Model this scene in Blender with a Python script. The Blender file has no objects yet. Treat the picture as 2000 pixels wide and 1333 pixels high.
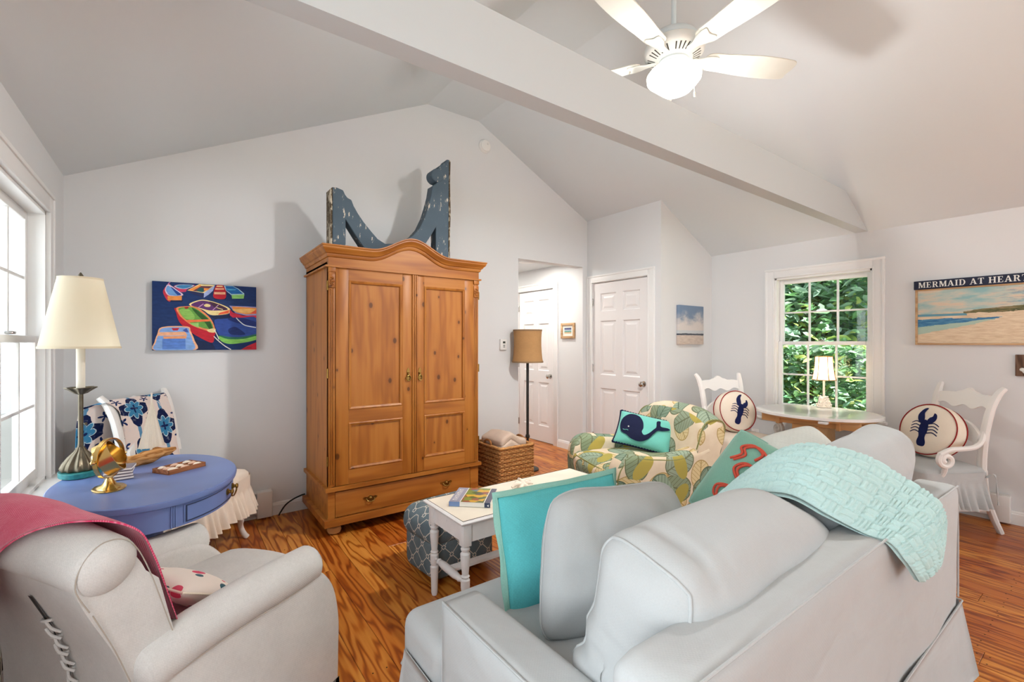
import bpy, bmesh, math, random
from mathutils import Vector, Matrix, noise, Euler
R = math.radians
PI = math.pi
random.seed(7)
scene = bpy.context.scene
C = scene.collection

# ------------------------------------------------------------------ camera
cd = bpy.data.cameras.new('camera'); cam = bpy.data.objects.new('camera', cd); C.objects.link(cam)
cd.sensor_width = 36.0; cd.sensor_fit = 'HORIZONTAL'
cd.lens = 900.34 / 2000 * 36.0
cd.shift_y = 3.24 / 2000
cd.clip_start = 0.02
cam.location = (0, 0, 1.33); cam.rotation_euler = (R(90), 0, R(-36.1646))
scene.camera = cam
# ------------------------------------------------------------------ view / world / light
vs = scene.view_settings
vs.view_transform = 'Standard'; vs.look = 'None'; vs.gamma = 1.0; vs.use_curve_mapping = False
vs.exposure = 0.92
world = bpy.data.worlds.new('World'); scene.world = world; world.use_nodes = True
bg = world.node_tree.nodes['Background']
bg.inputs[0].default_value = (0.80, 0.90, 1.0, 1); bg.inputs[1].default_value = 0.9
def light(name, kind, loc, rot, energy, color=(1, 1, 1), **kw):
    l = bpy.data.lights.new(name, kind); l.energy = energy; l.color = color
    for k, v in kw.items(): setattr(l, k, v)
    o = bpy.data.objects.new(name, l); o.location = loc; o.rotation_euler = rot; C.objects.link(o); return o
light('sun', 'SUN', (0, 0, 8), (R(48), R(-18), R(8)), 13.0, (1.0, 0.96, 0.88), angle=R(1.5))
# daylight by the two left windows, plus added fill lights at rear and right
light('fill_rear', 'AREA', (2.3, -5.0, 1.5), (R(90), 0, 0), 40, (0.82, 0.92, 1.0), shape='RECTANGLE', size=4.2, size_y=2.1)  # added fill source, shining in at an unseen rear opening
light('daylight_left', 'AREA', (-0.75, 0.2, 1.35), (0, R(-90), 0), 24, (0.88, 0.95, 1.0), shape='RECTANGLE', size=1.4, size_y=1.5)
light('daylight_left_far', 'AREA', (-1.35, 2.95, 1.35), (0, R(-90), 0), 18, (0.88, 0.95, 1.0), shape='RECTANGLE', size=1.5, size_y=1.1)
light('fill_right', 'AREA', (5.15, -1.9, 1.45), (0, R(90), 0), 34, (0.88, 0.95, 1.0), shape='RECTANGLE', size=1.5, size_y=2.2)  # added fill source outside an unseen right-hand opening

# ------------------------------------------------------------------ node helpers
def lin(c):
    return tuple(((v / 255.0) / 12.92 if v <= 10.3 else ((v / 255.0 + 0.055) / 1.055) ** 2.4) for v in c) + (1.0,)
class X_:
    """a float socket that can be used in arithmetic"""
    def __init__(s, nt, sock): s.nt = nt; s.s = sock
    def _m(s, op, *a):
        n = s.nt.nodes.new('ShaderNodeMath'); n.operation = op
        for i, v in enumerate((s,) + a):
            if isinstance(v, X_): s.nt.links.new(v.s, n.inputs[i])
            else: n.inputs[i].default_value = v
        return X_(s.nt, n.outputs[0])
    def __add__(s, o): return s._m('ADD', o)
    __radd__ = __add__
    def __sub__(s, o): return s._m('SUBTRACT', o)
    def __rsub__(s, o): return (s * -1.0) + o
    def __mul__(s, o): return s._m('MULTIPLY', o)
    __rmul__ = __mul__
    def __truediv__(s, o): return s._m('DIVIDE', o)
    def __neg__(s): return s * -1.0
    def sin(s): return s._m('SINE')
    def cos(s): return s._m('COSINE')
    def abs(s): return s._m('ABSOLUTE')
    def sqrt(s): return s._m('SQRT')
    def floor(s): return s._m('FLOOR')
    def fract(s): return s._m('FRACT')
    def pow(s, p): return s._m('POWER', p)
    def min(s, o): return s._m('MINIMUM', o)
    def max(s, o): return s._m('MAXIMUM', o)
    def lt(s, o): return s._m('LESS_THAN', o)
    def gt(s, o): return s._m('GREATER_THAN', o)
    def atan2(s, o): return s._m('ARCTAN2', o)
    def pp(s, o): return s._m('PINGPONG', o)
    def mod(s, o): return s._m('FLOORED_MODULO', o)
    def step(s, a, b):
        n = s.nt.nodes.new('ShaderNodeMapRange'); n.interpolation_type = 'SMOOTHSTEP'
        s.nt.links.new(s.s, n.inputs[0]); n.inputs[1].default_value = a; n.inputs[2].default_value = b
        return X_(s.nt, n.outputs[0])
class NT:
    def __init__(s, name, rough=0.6, spec=0.3, metal=0.0, base=(0.8, 0.8, 0.8, 1)):
        s.m = bpy.data.materials.new(name); s.m.use_nodes = True; s.nt = s.m.node_tree
        s.b = s.nt.nodes['Principled BSDF']
        s.b.inputs['Roughness'].default_value = rough; s.b.inputs['Specular IOR Level'].default_value = spec
        s.b.inputs['Metallic'].default_value = metal; s.b.inputs['Base Color'].default_value = base
        s.tc = s.nt.nodes.new('ShaderNodeTexCoord')
    def link(s, a, b): s.nt.links.new(a, b)
    def xyz(s, which='Object', scale=(1, 1, 1), off=None, rot=(0, 0, 0)):
        mp = s.nt.nodes.new('ShaderNodeMapping'); s.link(s.tc.outputs[which], mp.inputs[0])
        mp.inputs['Scale'].default_value = scale; mp.inputs['Rotation'].default_value = rot
        if off is not None:
            if isinstance(off, tuple): mp.inputs['Location'].default_value = off
            else: s.link(off, mp.inputs['Location'])
        return mp.outputs[0]
    def sep(s, v):
        n = s.nt.nodes.new('ShaderNodeSeparateXYZ'); s.link(v, n.inputs[0])
        return X_(s.nt, n.outputs[0]), X_(s.nt, n.outputs[1]), X_(s.nt, n.outputs[2])
    def comb(s, x, y, z=0.0):
        n = s.nt.nodes.new('ShaderNodeCombineXYZ')
        for i, v in enumerate((x, y, z)):
            if isinstance(v, X_): s.link(v.s, n.inputs[i])
            else: n.inputs[i].default_value = v
        return n.outputs[0]
    def noise(s, v, scale=5, detail=3, rough=0.5, dist=0.0, col=False):
        n = s.nt.nodes.new('ShaderNodeTexNoise'); s.link(v, n.inputs['Vector'])
        n.inputs['Scale'].default_value = scale; n.inputs['Detail'].default_value = detail
        n.inputs['Roughness'].default_value = rough; n.inputs['Distortion'].default_value = dist
        return n.outputs['Color'] if col else X_(s.nt, n.outputs['Fac'])
    def vor(s, v, scale=5, rnd=1.0, feat='F1', dim='3D'):
        n = s.nt.nodes.new('ShaderNodeTexVoronoi'); n.voronoi_dimensions = dim; n.feature = feat
        s.link(v, n.inputs['Vector']); n.inputs['Scale'].default_value = scale
        if 'Randomness' in n.inputs: n.inputs['Randomness'].default_value = rnd
        return n
    def ramp(s, f, stops, interp='LINEAR'):
        n = s.nt.nodes.new('ShaderNodeValToRGB'); n.color_ramp.interpolation = interp
        s.link(f.s if isinstance(f, X_) else f, n.inputs[0])
        el = n.color_ramp.elements
        while len(el) < len(stops): el.new(0.5)
        for e, (p, c) in zip(el, stops): e.position = p; e.color = c
        return n.outputs[0]
    def mix(s, f, a, b, mode='MIX'):
        n = s.nt.nodes.new('ShaderNodeMix'); n.data_type = 'RGBA'; n.blend_type = mode
        for k, v in (('Factor', f), ('A', a), ('B', b)):
            i = [x for x in n.inputs if x.name == k and x.enabled and (x.type in ('RGBA',) if k != 'Factor' else x.type == 'VALUE')][0]
            if isinstance(v, X_): s.link(v.s, i)
            elif isinstance(v, (float, int)): i.default_value = v
            elif isinstance(v, tuple): i.default_value = v
            else: s.link(v, i)
        return [o for o in n.outputs if o.type == 'RGBA'][0]
    def rnd(s):
        n = s.nt.nodes.new('ShaderNodeObjectInfo'); return X_(s.nt, n.outputs['Random'])
    def color(s, c): s.link(c, s.b.inputs['Base Color'])
    def rough(s, f): s.link(f.s, s.b.inputs['Roughness'])
    def bump(s, f, strength=0.3, dist=0.01):
        n = s.nt.nodes.new('ShaderNodeBump'); n.inputs['Strength'].default_value = strength; n.inputs['Distance'].default_value = dist
        s.link(f.s, n.inputs['Height']); s.link(n.outputs[0], s.b.inputs['Normal'])
MAT = {}
def plain(name, c, rough=0.5, spec=0.3, metal=0.0, var=0.0, vscale=3.0, bump=0.0, bscale=200, emit=0.0):
    n = NT(name, rough, spec, metal, lin(c))
    if var:
        f = n.noise(n.xyz(), vscale, 4)
        a = tuple(max(0, v * (1 - var)) for v in lin(c)[:3]) + (1,); b = tuple(min(1, v * (1 + var)) for v in lin(c)[:3]) + (1,)
        n.color(n.ramp(f, [(0.25, a), (0.75, b)]))
    if bump: n.bump(n.noise(n.xyz(), bscale, 2), bump, 0.002)
    if emit:
        n.b.inputs['Emission Color'].default_value = lin(c); n.b.inputs['Emission Strength'].default_value = emit
    MAT[name] = n.m; return n.m
def fabric(name, c, var=0.08, weave=700, rough=0.9, bump=0.25, crumple=0.0, sheen=0.0):
    n = NT(name, rough, 0.15, 0, lin(c))
    x, y, z = n.sep(n.xyz('UV'))
    w = ((x * weave).sin() * (y * weave).sin())
    big = n.noise(n.xyz('UV'), 9, 4); fine = n.noise(n.xyz('UV', (60, 700, 1)), 1, 2); fine2 = n.noise(n.xyz('UV', (700, 60, 1)), 1, 2)
    f = big * 0.35 + fine * 0.35 + fine2 * 0.35 + w * 0.03
    a = tuple(v * (1 - var) for v in lin(c)[:3]) + (1,); b = tuple(min(1, v * (1 + var)) for v in lin(c)[:3]) + (1,)
    n.color(n.ramp(f, [(0.35, a), (0.68, b)]))
    n.bump(w * 0.3 + fine + fine2, bump, 0.0015)
    if crumple:
        b0 = n.b.inputs['Normal'].links[0].from_node; wv = n.noise(n.xyz('Object', (1.0, 1.0, 1.7)), 6, 2, 0.4, 0.6)
        b1 = n.nt.nodes.new('ShaderNodeBump'); b1.inputs['Strength'].default_value = crumple; b1.inputs['Distance'].default_value = 0.02
        n.link(wv.s, b1.inputs['Height']); n.link(b1.outputs[0], b0.inputs['Normal'])
    if sheen: n.b.inputs['Sheen Weight'].default_value = sheen
    MAT[name] = n.m; return n.m
def wood(name, dark, mid, light_, axis='z', scale=1.0, rings=9.0, contrast=1.0, knots=True, rough=0.45, spec=0.35, rndmix=0.0, bump=0.05, rpow=1.5, kscale=5.0):
    n = NT(name, rough, spec)
    st = {'x': (0.9, 7, 7), 'y': (7, 0.9, 7), 'z': (7, 7, 0.9)}[axis]
    r = n.rnd()
    off = n.comb(r * 37.0, r * 91.0, r * 53.0)
    v = n.xyz('Object', tuple(q * scale for q in st), off)
    warp = n.noise(v, 0.8, 3, 0.5)
    fine = n.noise(n.xyz('Object', tuple(q * scale * (9 if q > 1 else 2.5) for q in st), off), 1.0, 3)
    ring = ((warp * rings * 6.28).sin() * 0.5 + 0.5).pow(rpow)
    f = ring * 0.55 * contrast + fine * 0.45 + (0.3 - 0.3 * contrast)
    col = n.ramp(f, [(0.15, lin(light_)), (0.5, lin(mid)), (0.95, lin(dark))])
    if rndmix:
        col = n.mix(r * rndmix, col, n.mix(1.0, col, lin((205, 150, 95)), 'MULTIPLY'))
    if knots:
        ox, oy, oz = n.sep(n.xyz('Object', (1, 1, 1), off))
        a_, b_ = {'z': (ox + oy, oz), 'x': (oz + oy, ox), 'y': (ox + oz, oy)}[axis]
        kv = n.vor(n.comb(a_ * 1.15, b_ * 0.75, 0.0), kscale, dim='2D')
        k = X_(n.nt, kv.outputs['Distance']); c0, c1, c2 = n.sep(kv.outputs['Color'])
        kk = (k / (c1 * 0.9 + 0.35)).step(0.085, 0.045) * c0.gt(0.45); halo = (k / (c1 * 0.9 + 0.35)).step(0.22, 0.05) * c0.gt(0.45)
        col = n.mix(halo * 0.35, col, lin(dark)); col = n.mix(kk * 0.8, col, lin(tuple(int(q * 0.6) for q in dark)))
    n.color(col); n.bump(f, bump, 0.003)
    MAT[name] = n.m; return n.m

# ------------------------------------------------------------------ mesh helpers
class MB:
    def __init__(s): s.v = []; s.f = []; s.mi = []; s.uv = None
    def add(s, vs, fs, mi=0, M=None):
        o = len(s.v)
        s.v += [tuple(M @ Vector(p)) if M is not None else tuple(p) for p in vs]
        s.f += [tuple(i + o for i in f) for f in fs]; s.mi += [mi] * len(fs); return s
    def bm(s, b, mi=0, M=None):
        b.verts.ensure_lookup_table(); b.verts.index_update()
        s.add([v.co.copy() for v in b.verts], [[v.index for v in f.verts] for f in b.faces], mi, M); b.free(); return s
    def box(s, c, d, bev=0.0, seg=2, rot=None, mi=0, M=None):
        b = bmesh.new(); bmesh.ops.create_cube(b, size=1.0)
        bmesh.ops.scale(b, vec=d, verts=b.verts)
        if bev: bmesh.ops.bevel(b, geom=b.edges[:], offset=min(bev, min(d) * 0.49), segments=seg, profile=0.5, affect='EDGES')
        m = Matrix.Translation(c)
        if rot is not None: m = m @ Euler(rot).to_matrix().to_4x4()
        return s.bm(b, mi, M @ m if M is not None else m)
    def bx(s, x0, x1, y0, y1, z0, z1, bev=0.0, seg=2, mi=0, M=None):
        return s.box(((x0 + x1) / 2, (y0 + y1) / 2, (z0 + z1) / 2), (x1 - x0, y1 - y0, z1 - z0), bev, seg, None, mi, M)
    def lathe(s, prof, n=24, c=(0, 0, 0), mi=0, M=None, sx=1.0, sy=1.0, petals=0, amp=0.0):
        vs = []; fs = []; k = len(prof)
        for (r, z) in prof:
            for i in range(n):
                a = 2 * PI * i / n; q = r * (1 + amp * math.cos(petals * a)) if petals else r
                vs.append((c[0] + q * math.cos(a) * sx, c[1] + q * math.sin(a) * sy, c[2] + z))
        for j in range(k - 1):
            for i in range(n):
                fs.append((j * n + i, j * n + (i + 1) % n, (j + 1) * n + (i + 1) % n, (j + 1) * n + i))
        if prof[0][0] > 1e-5: fs.append(tuple(reversed(range(n))))
        if prof[-1][0] > 1e-5: fs.append(tuple((k - 1) * n + i for i in range(n)))
        return s.add(vs, fs, mi, M)
    def tube(s, pts, r, n=8, closed=False, mi=0, M=None, flat=1.0, up=None):
        P = [Vector(p) for p in pts]; k = len(P); rr = r if isinstance(r, (list, tuple)) else [r] * k
        vs = []; fs = []; prev = None
        for i in range(k):
            if closed: t = P[(i + 1) % k] - P[i - 1]
            else: t = P[min(i + 1, k - 1)] - P[max(i - 1, 0)]
            if t.length < 1e-9: t = Vector((0, 0, 1))
            t.normalize()
            if up is not None: a = Vector(up).cross(t)
            elif prev is None:
                a = t.cross(Vector((0, 0, 1)))
                if a.length < 0.1: a = t.cross(Vector((1, 0, 0)))
            else: a = prev - t * prev.dot(t)
            if a.length < 1e-6: a = t.orthogonal()
            a.normalize(); prev = a; b = t.cross(a)
            for j in range(n):
                w = 2 * PI * j / n; vs.append(P[i] + a * (rr[i] * math.cos(w)) + b * (rr[i] * flat * math.sin(w)))
        m = k if closed else k - 1
        for i in range(m):
            i2 = (i + 1) % k
            for j in range(n): fs.append((i * n + j, i * n + (j + 1) % n, i2 * n + (j + 1) % n, i2 * n + j))
        if not closed: fs.append(tuple(reversed(range(n)))); fs.append(tuple((k - 1) * n + j for j in range(n)))
        return s.add(vs, fs, mi, M)
    def sweep(s, path, prof, closed=False, mi=0, M=None, nrm=None):
        """path: points; prof: list of (across, up) offsets; across = tangent x up(0,0,1) unless nrm given"""
        P = [Vector(p) for p in path]; k = len(P); m = len(prof); vs = []; fs = []
        up = Vector(nrm) if nrm is not None else Vector((0, 0, 1))
        for i in range(k):
            if closed: a, b = P[i] - P[i - 1], P[(i + 1) % k] - P[i]
            else: a = P[i] - P[max(i - 1, 0)]; b = P[min(i + 1, k - 1)] - P[i]
            if a.length < 1e-9: a = b
            if b.length < 1e-9: b = a
            na = a.normalized().cross(up); nb = b.normalized().cross(up)
            w = na + nb; L = w.length
            w = w / L if L > 1e-6 else na
            sc = 1.0 / max(0.35, w.dot(na))
            for (u, h) in prof: vs.append(P[i] + w * (u * sc) + up * h)
        e = k if closed else k - 1
        for i in range(e):
            i2 = (i + 1) % k
            for j in range(m): fs.append((i * m + j, i * m + (j + 1) % m, i2 * m + (j + 1) % m, i2 * m + j))
        if not closed: fs.append(tuple(reversed(range(m)))); fs.append(tuple((k - 1) * m + j for j in range(m)))
        return s.add(vs, fs, mi, M)
    def prism(s, poly, h0, h1, mi=0, M=None, bev=0.0, seg=2):
        """poly in xy, extruded along z from h0 to h1"""
        b = bmesh.new(); vs = [b.verts.new((p[0], p[1], h0)) for p in poly]; f = b.faces.new(vs)
        r = bmesh.ops.extrude_face_region(b, geom=[f]); nv = [g for g in r['geom'] if isinstance(g, bmesh.types.BMVert)]
        bmesh.ops.translate(b, vec=(0, 0, h1 - h0), verts=nv)
        bmesh.ops.recalc_face_normals(b, faces=b.faces[:])
        if bev:
            es = [e for e in b.edges if len(e.link_faces) == 2 and e.link_faces[0].normal.angle(e.link_faces[1].normal, 0) > 0.6]
            bmesh.ops.bevel(b, geom=es, offset=bev, segments=seg, profile=0.5, affect='EDGES')
        return s.bm(b, mi, M)
    def grid(s, fn, nu, nv, mi=0, M=None, closeu=False, closev=False):
        vs = [fn(i / (nu if closeu else nu - 1), j / (nv if closev else nv - 1)) for i in range(nu) for j in range(nv)]; fs = []
        for i in range(nu if closeu else nu - 1):
            for j in range(nv if closev else nv - 1):
                i2 = (i + 1) % nu; j2 = (j + 1) % nv
                fs.append((i * nv + j, i2 * nv + j, i2 * nv + j2, i * nv + j2))
        return s.add(vs, fs, mi, M)
    def loft(s, rings, mi=0, M=None, cap=True):
        k = len(rings); n = len(rings[0]); vs = [p for r in rings for p in r]; fs = []
        for i in range(k - 1):
            for j in range(n): fs.append((i * n + j, i * n + (j + 1) % n, (i + 1) * n + (j + 1) % n, (i + 1) * n + j))
        if cap: fs.append(tuple(reversed(range(n)))); fs.append(tuple((k - 1) * n + j for j in range(n)))
        return s.add(vs, fs, mi, M)
    @staticmethod
    def rb(p, d, r, puff=0.0, wr=0.0, seed=0.0, fn=None):
        hx, hy, hz = d[0] / 2, d[1] / 2, d[2] / 2
        q = Vector(tuple(math.sin(c * PI / 2) * 0.35 + c * 0.65 for c in p))
        w = Vector((q.x * hx, q.y * hy, q.z * hz)); rr = min(r, hx, hy, hz)
        inn = Vector((max(-hx + rr, min(hx - rr, w.x)), max(-hy + rr, min(hy - rr, w.y)), max(-hz + rr, min(hz - rr, w.z))))
        dd = w - inn; o = inn.copy()
        if dd.length > 1e-9: o = inn + dd.normalized() * max(abs(dd.x), abs(dd.y), abs(dd.z))
        if puff:
            fx = max(0, 1 - (o.x / hx) ** 2); fy = max(0, 1 - (o.y / hy) ** 2); fz = max(0, 1 - (o.z / hz) ** 2)
            o = o + Vector((math.copysign(1, o.x) * fy * fz * puff * (abs(o.x) / hx) ** 3, math.copysign(1, o.y) * fx * fz * puff * (abs(o.y) / hy) ** 3, math.copysign(1, o.z) * fx * fy * puff * (abs(o.z) / hz) ** 3))
        if wr: o = o + noise.noise_vector(o * 4.5 + Vector((seed, seed * 2, 0))) * wr
        return fn(o) if fn else o
    def cushion(s, d, r, n=10, puff=0.0, wr=0.0, seed=0.0, mi=0, M=None, fn=None):
        """rounded box of size d, corner radius r, faces puffed out by puff"""
        b = bmesh.new(); bmesh.ops.create_cube(b, size=2.0)
        bmesh.ops.subdivide_edges(b, edges=b.edges[:], cuts=n, use_grid_fill=True)
        for v in b.verts: v.co = MB.rb(v.co.copy(), d, r, puff, wr, seed, fn)
        return s.bm(b, mi, M)
    def pillow(s, w, h, t, n=22, pinch=0.06, wr=0.006, seed=0.0, p=2.4, q=0.5, mi=0, M=None, fn=None, rnd=0.0):
        """knife-edge pillow in the xy plane, thickness t along z"""
        vs = []; fs = []
        for side in (1, -1):
            o = len(vs)
            for i in range(n + 1):
                for j in range(n + 1):
                    a = -1 + 2 * i / n; c = -1 + 2 * j / n
                    a = math.sin(a * PI / 2) * 0.5 + a * 0.5; c = math.sin(c * PI / 2) * 0.5 + c * 0.5
                    e = ((1 - abs(a) ** p) * (1 - abs(c) ** p))
                    z = side * t / 2 * max(0, e) ** q
                    x = a * w / 2 * (1 - pinch * (1 - c * c)); y = c * h / 2 * (1 - pinch * (1 - a * a))
                    k_ = 1 - rnd * (abs(a) * abs(c)) ** 5; x *= k_; y *= k_
                    pt = Vector((x, y, z))
                    if wr:
                        nn = noise.noise_vector(Vector((x * 6 + seed, y * 6 - seed, 3.1))); nz = noise.noise_vector(Vector((x * 9 + seed, y * 9 - seed, side * 3.1)))
                        pt = pt + Vector((0, 0, nz.z * wr * 2.0 * max(0, e) ** 0.5)) + Vector((nn.x, nn.y, 0)) * wr * 0.6
                    if fn: pt = fn(pt)
                    vs.append(pt)
            for i in range(n):
                for j in range(n):
                    f = (o + i * (n + 1) + j, o + (i + 1) * (n + 1) + j, o + (i + 1) * (n + 1) + j + 1, o + i * (n + 1) + j + 1)
                    fs.append(f if side > 0 else tuple(reversed(f)))
        b = bmesh.new(); bv = [b.verts.new(v) for v in vs]
        for f in fs: b.faces.new([bv[i] for i in f])
        bmesh.ops.remove_doubles(b, verts=b.verts[:], dist=0.0012)
        return s.bm(b, mi, M)
def pillow_edge(w, h, pinch, n=18, grow=1.0, fn=None, wr=0.0, seed=0.0, rnd=0.0):
    pts = []
    for k in range(4):
        for i in range(n):
            a = -1 + 2 * i / n
            a, c = [(a, -1), (1, a), (-a, 1), (-1, -a)][k]
            p = Vector((a * w / 2 * grow * (1 - pinch * (1 - c * c)), c * h / 2 * grow * (1 - pinch * (1 - a * a)), 0)) * (1 - rnd * (abs(a) * abs(c)) ** 5)
            if wr:
                nn = noise.noise_vector(Vector((p.x * 6 + seed, p.y * 6 - seed, 3.1))); p = p + Vector((nn.x, nn.y, 0)) * wr * 0.6
            pts.append(fn(p) if fn else p)
    return pts
def obj(name, mb, mats, parent=None, sharp=38, uv='box', loc=None, rot=None, uvs=1.0):
    me = bpy.data.meshes.new(name); me.from_pydata([tuple(v) for v in mb.v], [], mb.f); me.update()
    if not isinstance(mats, (list, tuple)): mats = [mats]
    for m in mats: me.materials.append(MAT[m] if isinstance(m, str) else m)
    if len(mats) > 1: me.polygons.foreach_set('material_index', mb.mi)
    me.polygons.foreach_set('use_smooth', [True] * len(me.polygons))
    if sharp and sharp < 180: me.set_sharp_from_angle(angle=R(sharp))
    ul = me.uv_layers.new(name='UVMap'); d = ul.data
    if mb.uv is not None:
        for l in me.loops: d[l.index].uv = mb.uv[l.vertex_index]
    else:
        for p in me.polygons:
            n = p.normal; ax = max(range(3), key=lambda i: abs(n[i]))
            i0, i1 = ((1, 2), (0, 2), (0, 1))[ax]
            for li in p.loop_indices:
                co = me.vertices[me.loops[li].vertex_index].co; d[li].uv = (co[i0] * uvs, co[i1] * uvs)
    o = bpy.data.objects.new(name, me); C.objects.link(o)
    if parent is not None: o.parent = parent
    if loc is not None: o.location = loc
    if rot is not None: o.rotation_euler = rot
    return o
def tag(o, label=None, cat=None, group=None, kind=None):
    if label: o['label'] = label
    if cat: o['category'] = cat
    if group: o['group'] = group
    if kind: o['kind'] = kind
    return o
def thing(name, label, cat, loc=(0, 0, 0), rz=0.0, group=None, M=None):
    o = bpy.data.objects.new(name, None); C.objects.link(o); o.empty_display_size = 0.1
    if M is not None: o.matrix_world = M
    else: o.location = loc; o.rotation_euler = (0, 0, rz)
    return tag(o, label, cat, group)
def struct(name, mb=None, m=None, parent=None, label=None, **kw):
    if mb is None:
        o = bpy.data.objects.new(name, None); C.objects.link(o)
    else: o = obj(name, mb, m, parent, **kw)
    if parent is None: o['kind'] = 'structure'
    if label: o['label'] = label
    return o
def empty_struct(name, label=None, loc=(0, 0, 0)):
    o = struct(name, label=label); o.location = loc; return o
def copy_piece(src, parent, loc=None, rot=None, scale=None):
    c = src.copy(); C.objects.link(c); c.parent = parent
    if loc is not None: c.location = loc
    if rot is not None: c.rotation_euler = rot
    if scale is not None: c.scale = scale
    return c
def frame(c, xd, nd):
    """matrix with local x along xd and local z along nd (normal), y = z x x"""
    z = Vector(nd).normalized(); x = Vector(xd); x = (x - z * x.dot(z)).normalized(); y = z.cross(x)
    m = Matrix.Identity(4)
    for i, v in enumerate((x, y, z)):
        for k in range(3): m[k][i] = v[k]
    m.translation = Vector(c); return m
def catmull(pts, per=8, closed=False):
    P = [Vector(p) for p in pts]; k = len(P); out = []
    segs = k if closed else k - 1
    for i in range(segs):
        if closed: a, b, c, d = P[i - 1], P[i], P[(i + 1) % k], P[(i + 2) % k]
        else: a, b, c, d = P[max(i - 1, 0)], P[i], P[i + 1], P[min(i + 2, k - 1)]
        for j in range(per):
            t = j / per
            out.append(0.5 * ((2 * b) + (c - a) * t + (2 * a - 5 * b + 4 * c - d) * t * t + (3 * b - a - 3 * c + d) * t ** 3))
    if not closed: out.append(P[-1])
    return out
def cat2(pts, per=6, closed=True):
    return [(p.x, p.y) for p in catmull([(a, b, 0) for a, b in pts], per, closed)]
# ------------------------------------------------------------------ materials
n = NT('wall_paint', 0.85, 0.2); n.color(n.ramp(n.noise(n.xyz(), 1.2, 3), [(0.3, (0.706, 0.710, 0.710, 1)), (0.7, (0.726, 0.730, 0.730, 1))])); n.bump(n.noise(n.xyz(), 90, 3), 0.05, 0.002); MAT['wall'] = n.m
plain('ceiling_paint', (219, 224, 226), 0.9, 0.15, bump=0.05, bscale=60)
plain('trim_white', (232, 231, 229), 0.42, 0.4)
plain('beam_white', (200, 205, 207), 0.5, 0.3)
plain('door_white', (231, 228, 227), 0.4, 0.4)
plain('heater_white', (226, 224, 221), 0.45, 0.4)
plain('black', (18, 17, 16), 0.5, 0.3)
plain('black_metal', (40, 36, 32), 0.45, 0.5)
plain('chrome', (190, 186, 180), 0.22, 0.5, 1.0)
plain('brass', (226, 190, 118), 0.22, 0.5, 1.0)
plain('old_brass', (150, 118, 62), 0.35, 0.5, 1.0, var=0.2, vscale=60)
plain('bronze', (104, 96, 80), 0.38, 0.5, 0.8, var=0.25, vscale=40)
plain('paper', (236, 232, 222), 0.8, 0.1)
wood('pine_floor', (122, 52, 8), (182, 102, 28), (214, 146, 64), 'y', 1.0, rings=13, contrast=1.05, rpow=2.2, knots=False, rough=0.33, spec=0.4, rndmix=0.9, bump=0.06)
wood('pine_cabinet', (126, 68, 22), (162, 98, 36), (178, 116, 50), 'z', 0.75, rings=7, contrast=0.6, rpow=2.0, knots=True, rough=0.42, spec=0.35)
wood('pine_cabinet_h', (126, 68, 22), (162, 98, 36), (180, 118, 52), 'x', 0.75, rings=5, contrast=0.7, knots=False, rough=0.42, spec=0.35)
wood('pale_wood', (186, 138, 86), (206, 160, 106), (220, 178, 126), 'y', 0.6, rings=4, contrast=0.4, knots=False, rough=0.5)
wood('driftwood', (120, 74, 36), (176, 122, 70), (206, 158, 104), 'x', 2.5, rings=9, contrast=0.9, knots=True, rough=0.8, spec=0.1, bump=0.5)
wood('tray_wood', (96, 52, 28), (140, 84, 48), (166, 106, 66), 'x', 2.0, rings=6, contrast=0.6, knots=False, rough=0.6)
wood('dark_plank', (60, 42, 32), (96, 70, 54), (128, 100, 82), 'z', 2.0, rings=8, contrast=0.9, knots=False, rough=0.8)
wood('frame_wood', (150, 110, 70), (190, 152, 110), (216, 184, 146), 'x', 2.0, rings=5, contrast=0.5, knots=False, rough=0.6)
def distressed(name, base, under, amount=0.62, scale=9.0, rough=0.55, stretch=(1, 1, 0.35), var=0.08):
    n = NT(name, rough, 0.3)
    f = n.noise(n.xyz('Object', stretch), scale * 3.2, 6, 0.7); g = n.noise(n.xyz(), scale * 0.5, 3)
    m = (f * 0.75 + g * 0.25).step(amount, amount + 0.025)
    a = tuple(v * (1 - var) for v in lin(base)[:3]) + (1,); b = tuple(min(1, v * (1 + var)) for v in lin(base)[:3]) + (1,)
    n.color(n.mix(m, n.ramp(g, [(0.3, a), (0.7, b)]), lin(under))); n.bump(m * -1.0, 0.25, 0.003); MAT[name] = n.m
distressed('bracket_paint', (80, 96, 108), (214, 204, 188), 0.575, 10, 0.7)
distressed('bracket_side', (84, 70, 52), (200, 188, 166), 0.52, 12, 0.8)
distressed('table_white_top', (232, 222, 204), (196, 180, 152), 0.70, 8, 0.5)
distressed('table_white', (226, 224, 222), (96, 86, 76), 0.655, 14, 0.5)
distressed('blue_paint', (108, 128, 180), (72, 78, 112), 0.66, 5, 0.32, (1, 0.25, 1), 0.12)
plain('edge_dark', (58, 46, 36), 0.7)
plain('chair_white', (234, 231, 227), 0.42, 0.35)
fabric('linen_cream', (208, 206, 202), 0.11, 900, crumple=0.12)
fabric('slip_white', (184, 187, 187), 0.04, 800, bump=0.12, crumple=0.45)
fabric('skirt_cream', (236, 222, 206), 0.05, 700)
fabric('teal_linen', (96, 190, 194), 0.14, 600, crumple=0.3)
fabric('teal_flange', (150, 200, 186), 0.10, 600)
fabric('mint_velvet', (132, 184, 164), 0.10, 500, sheen=0.4)
fabric('knit_aqua', (188, 219, 217), 0.06, 900, bump=0.5)
fabric('whale_teal', (112, 192, 178), 0.08, 500, sheen=0.3)
fabric('navy', (28, 32, 58), 0.2, 500)
fabric('lobster_navy', (26, 34, 78), 0.2, 500)
fabric('pillow_cream', (238, 226, 208), 0.04, 600)
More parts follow.
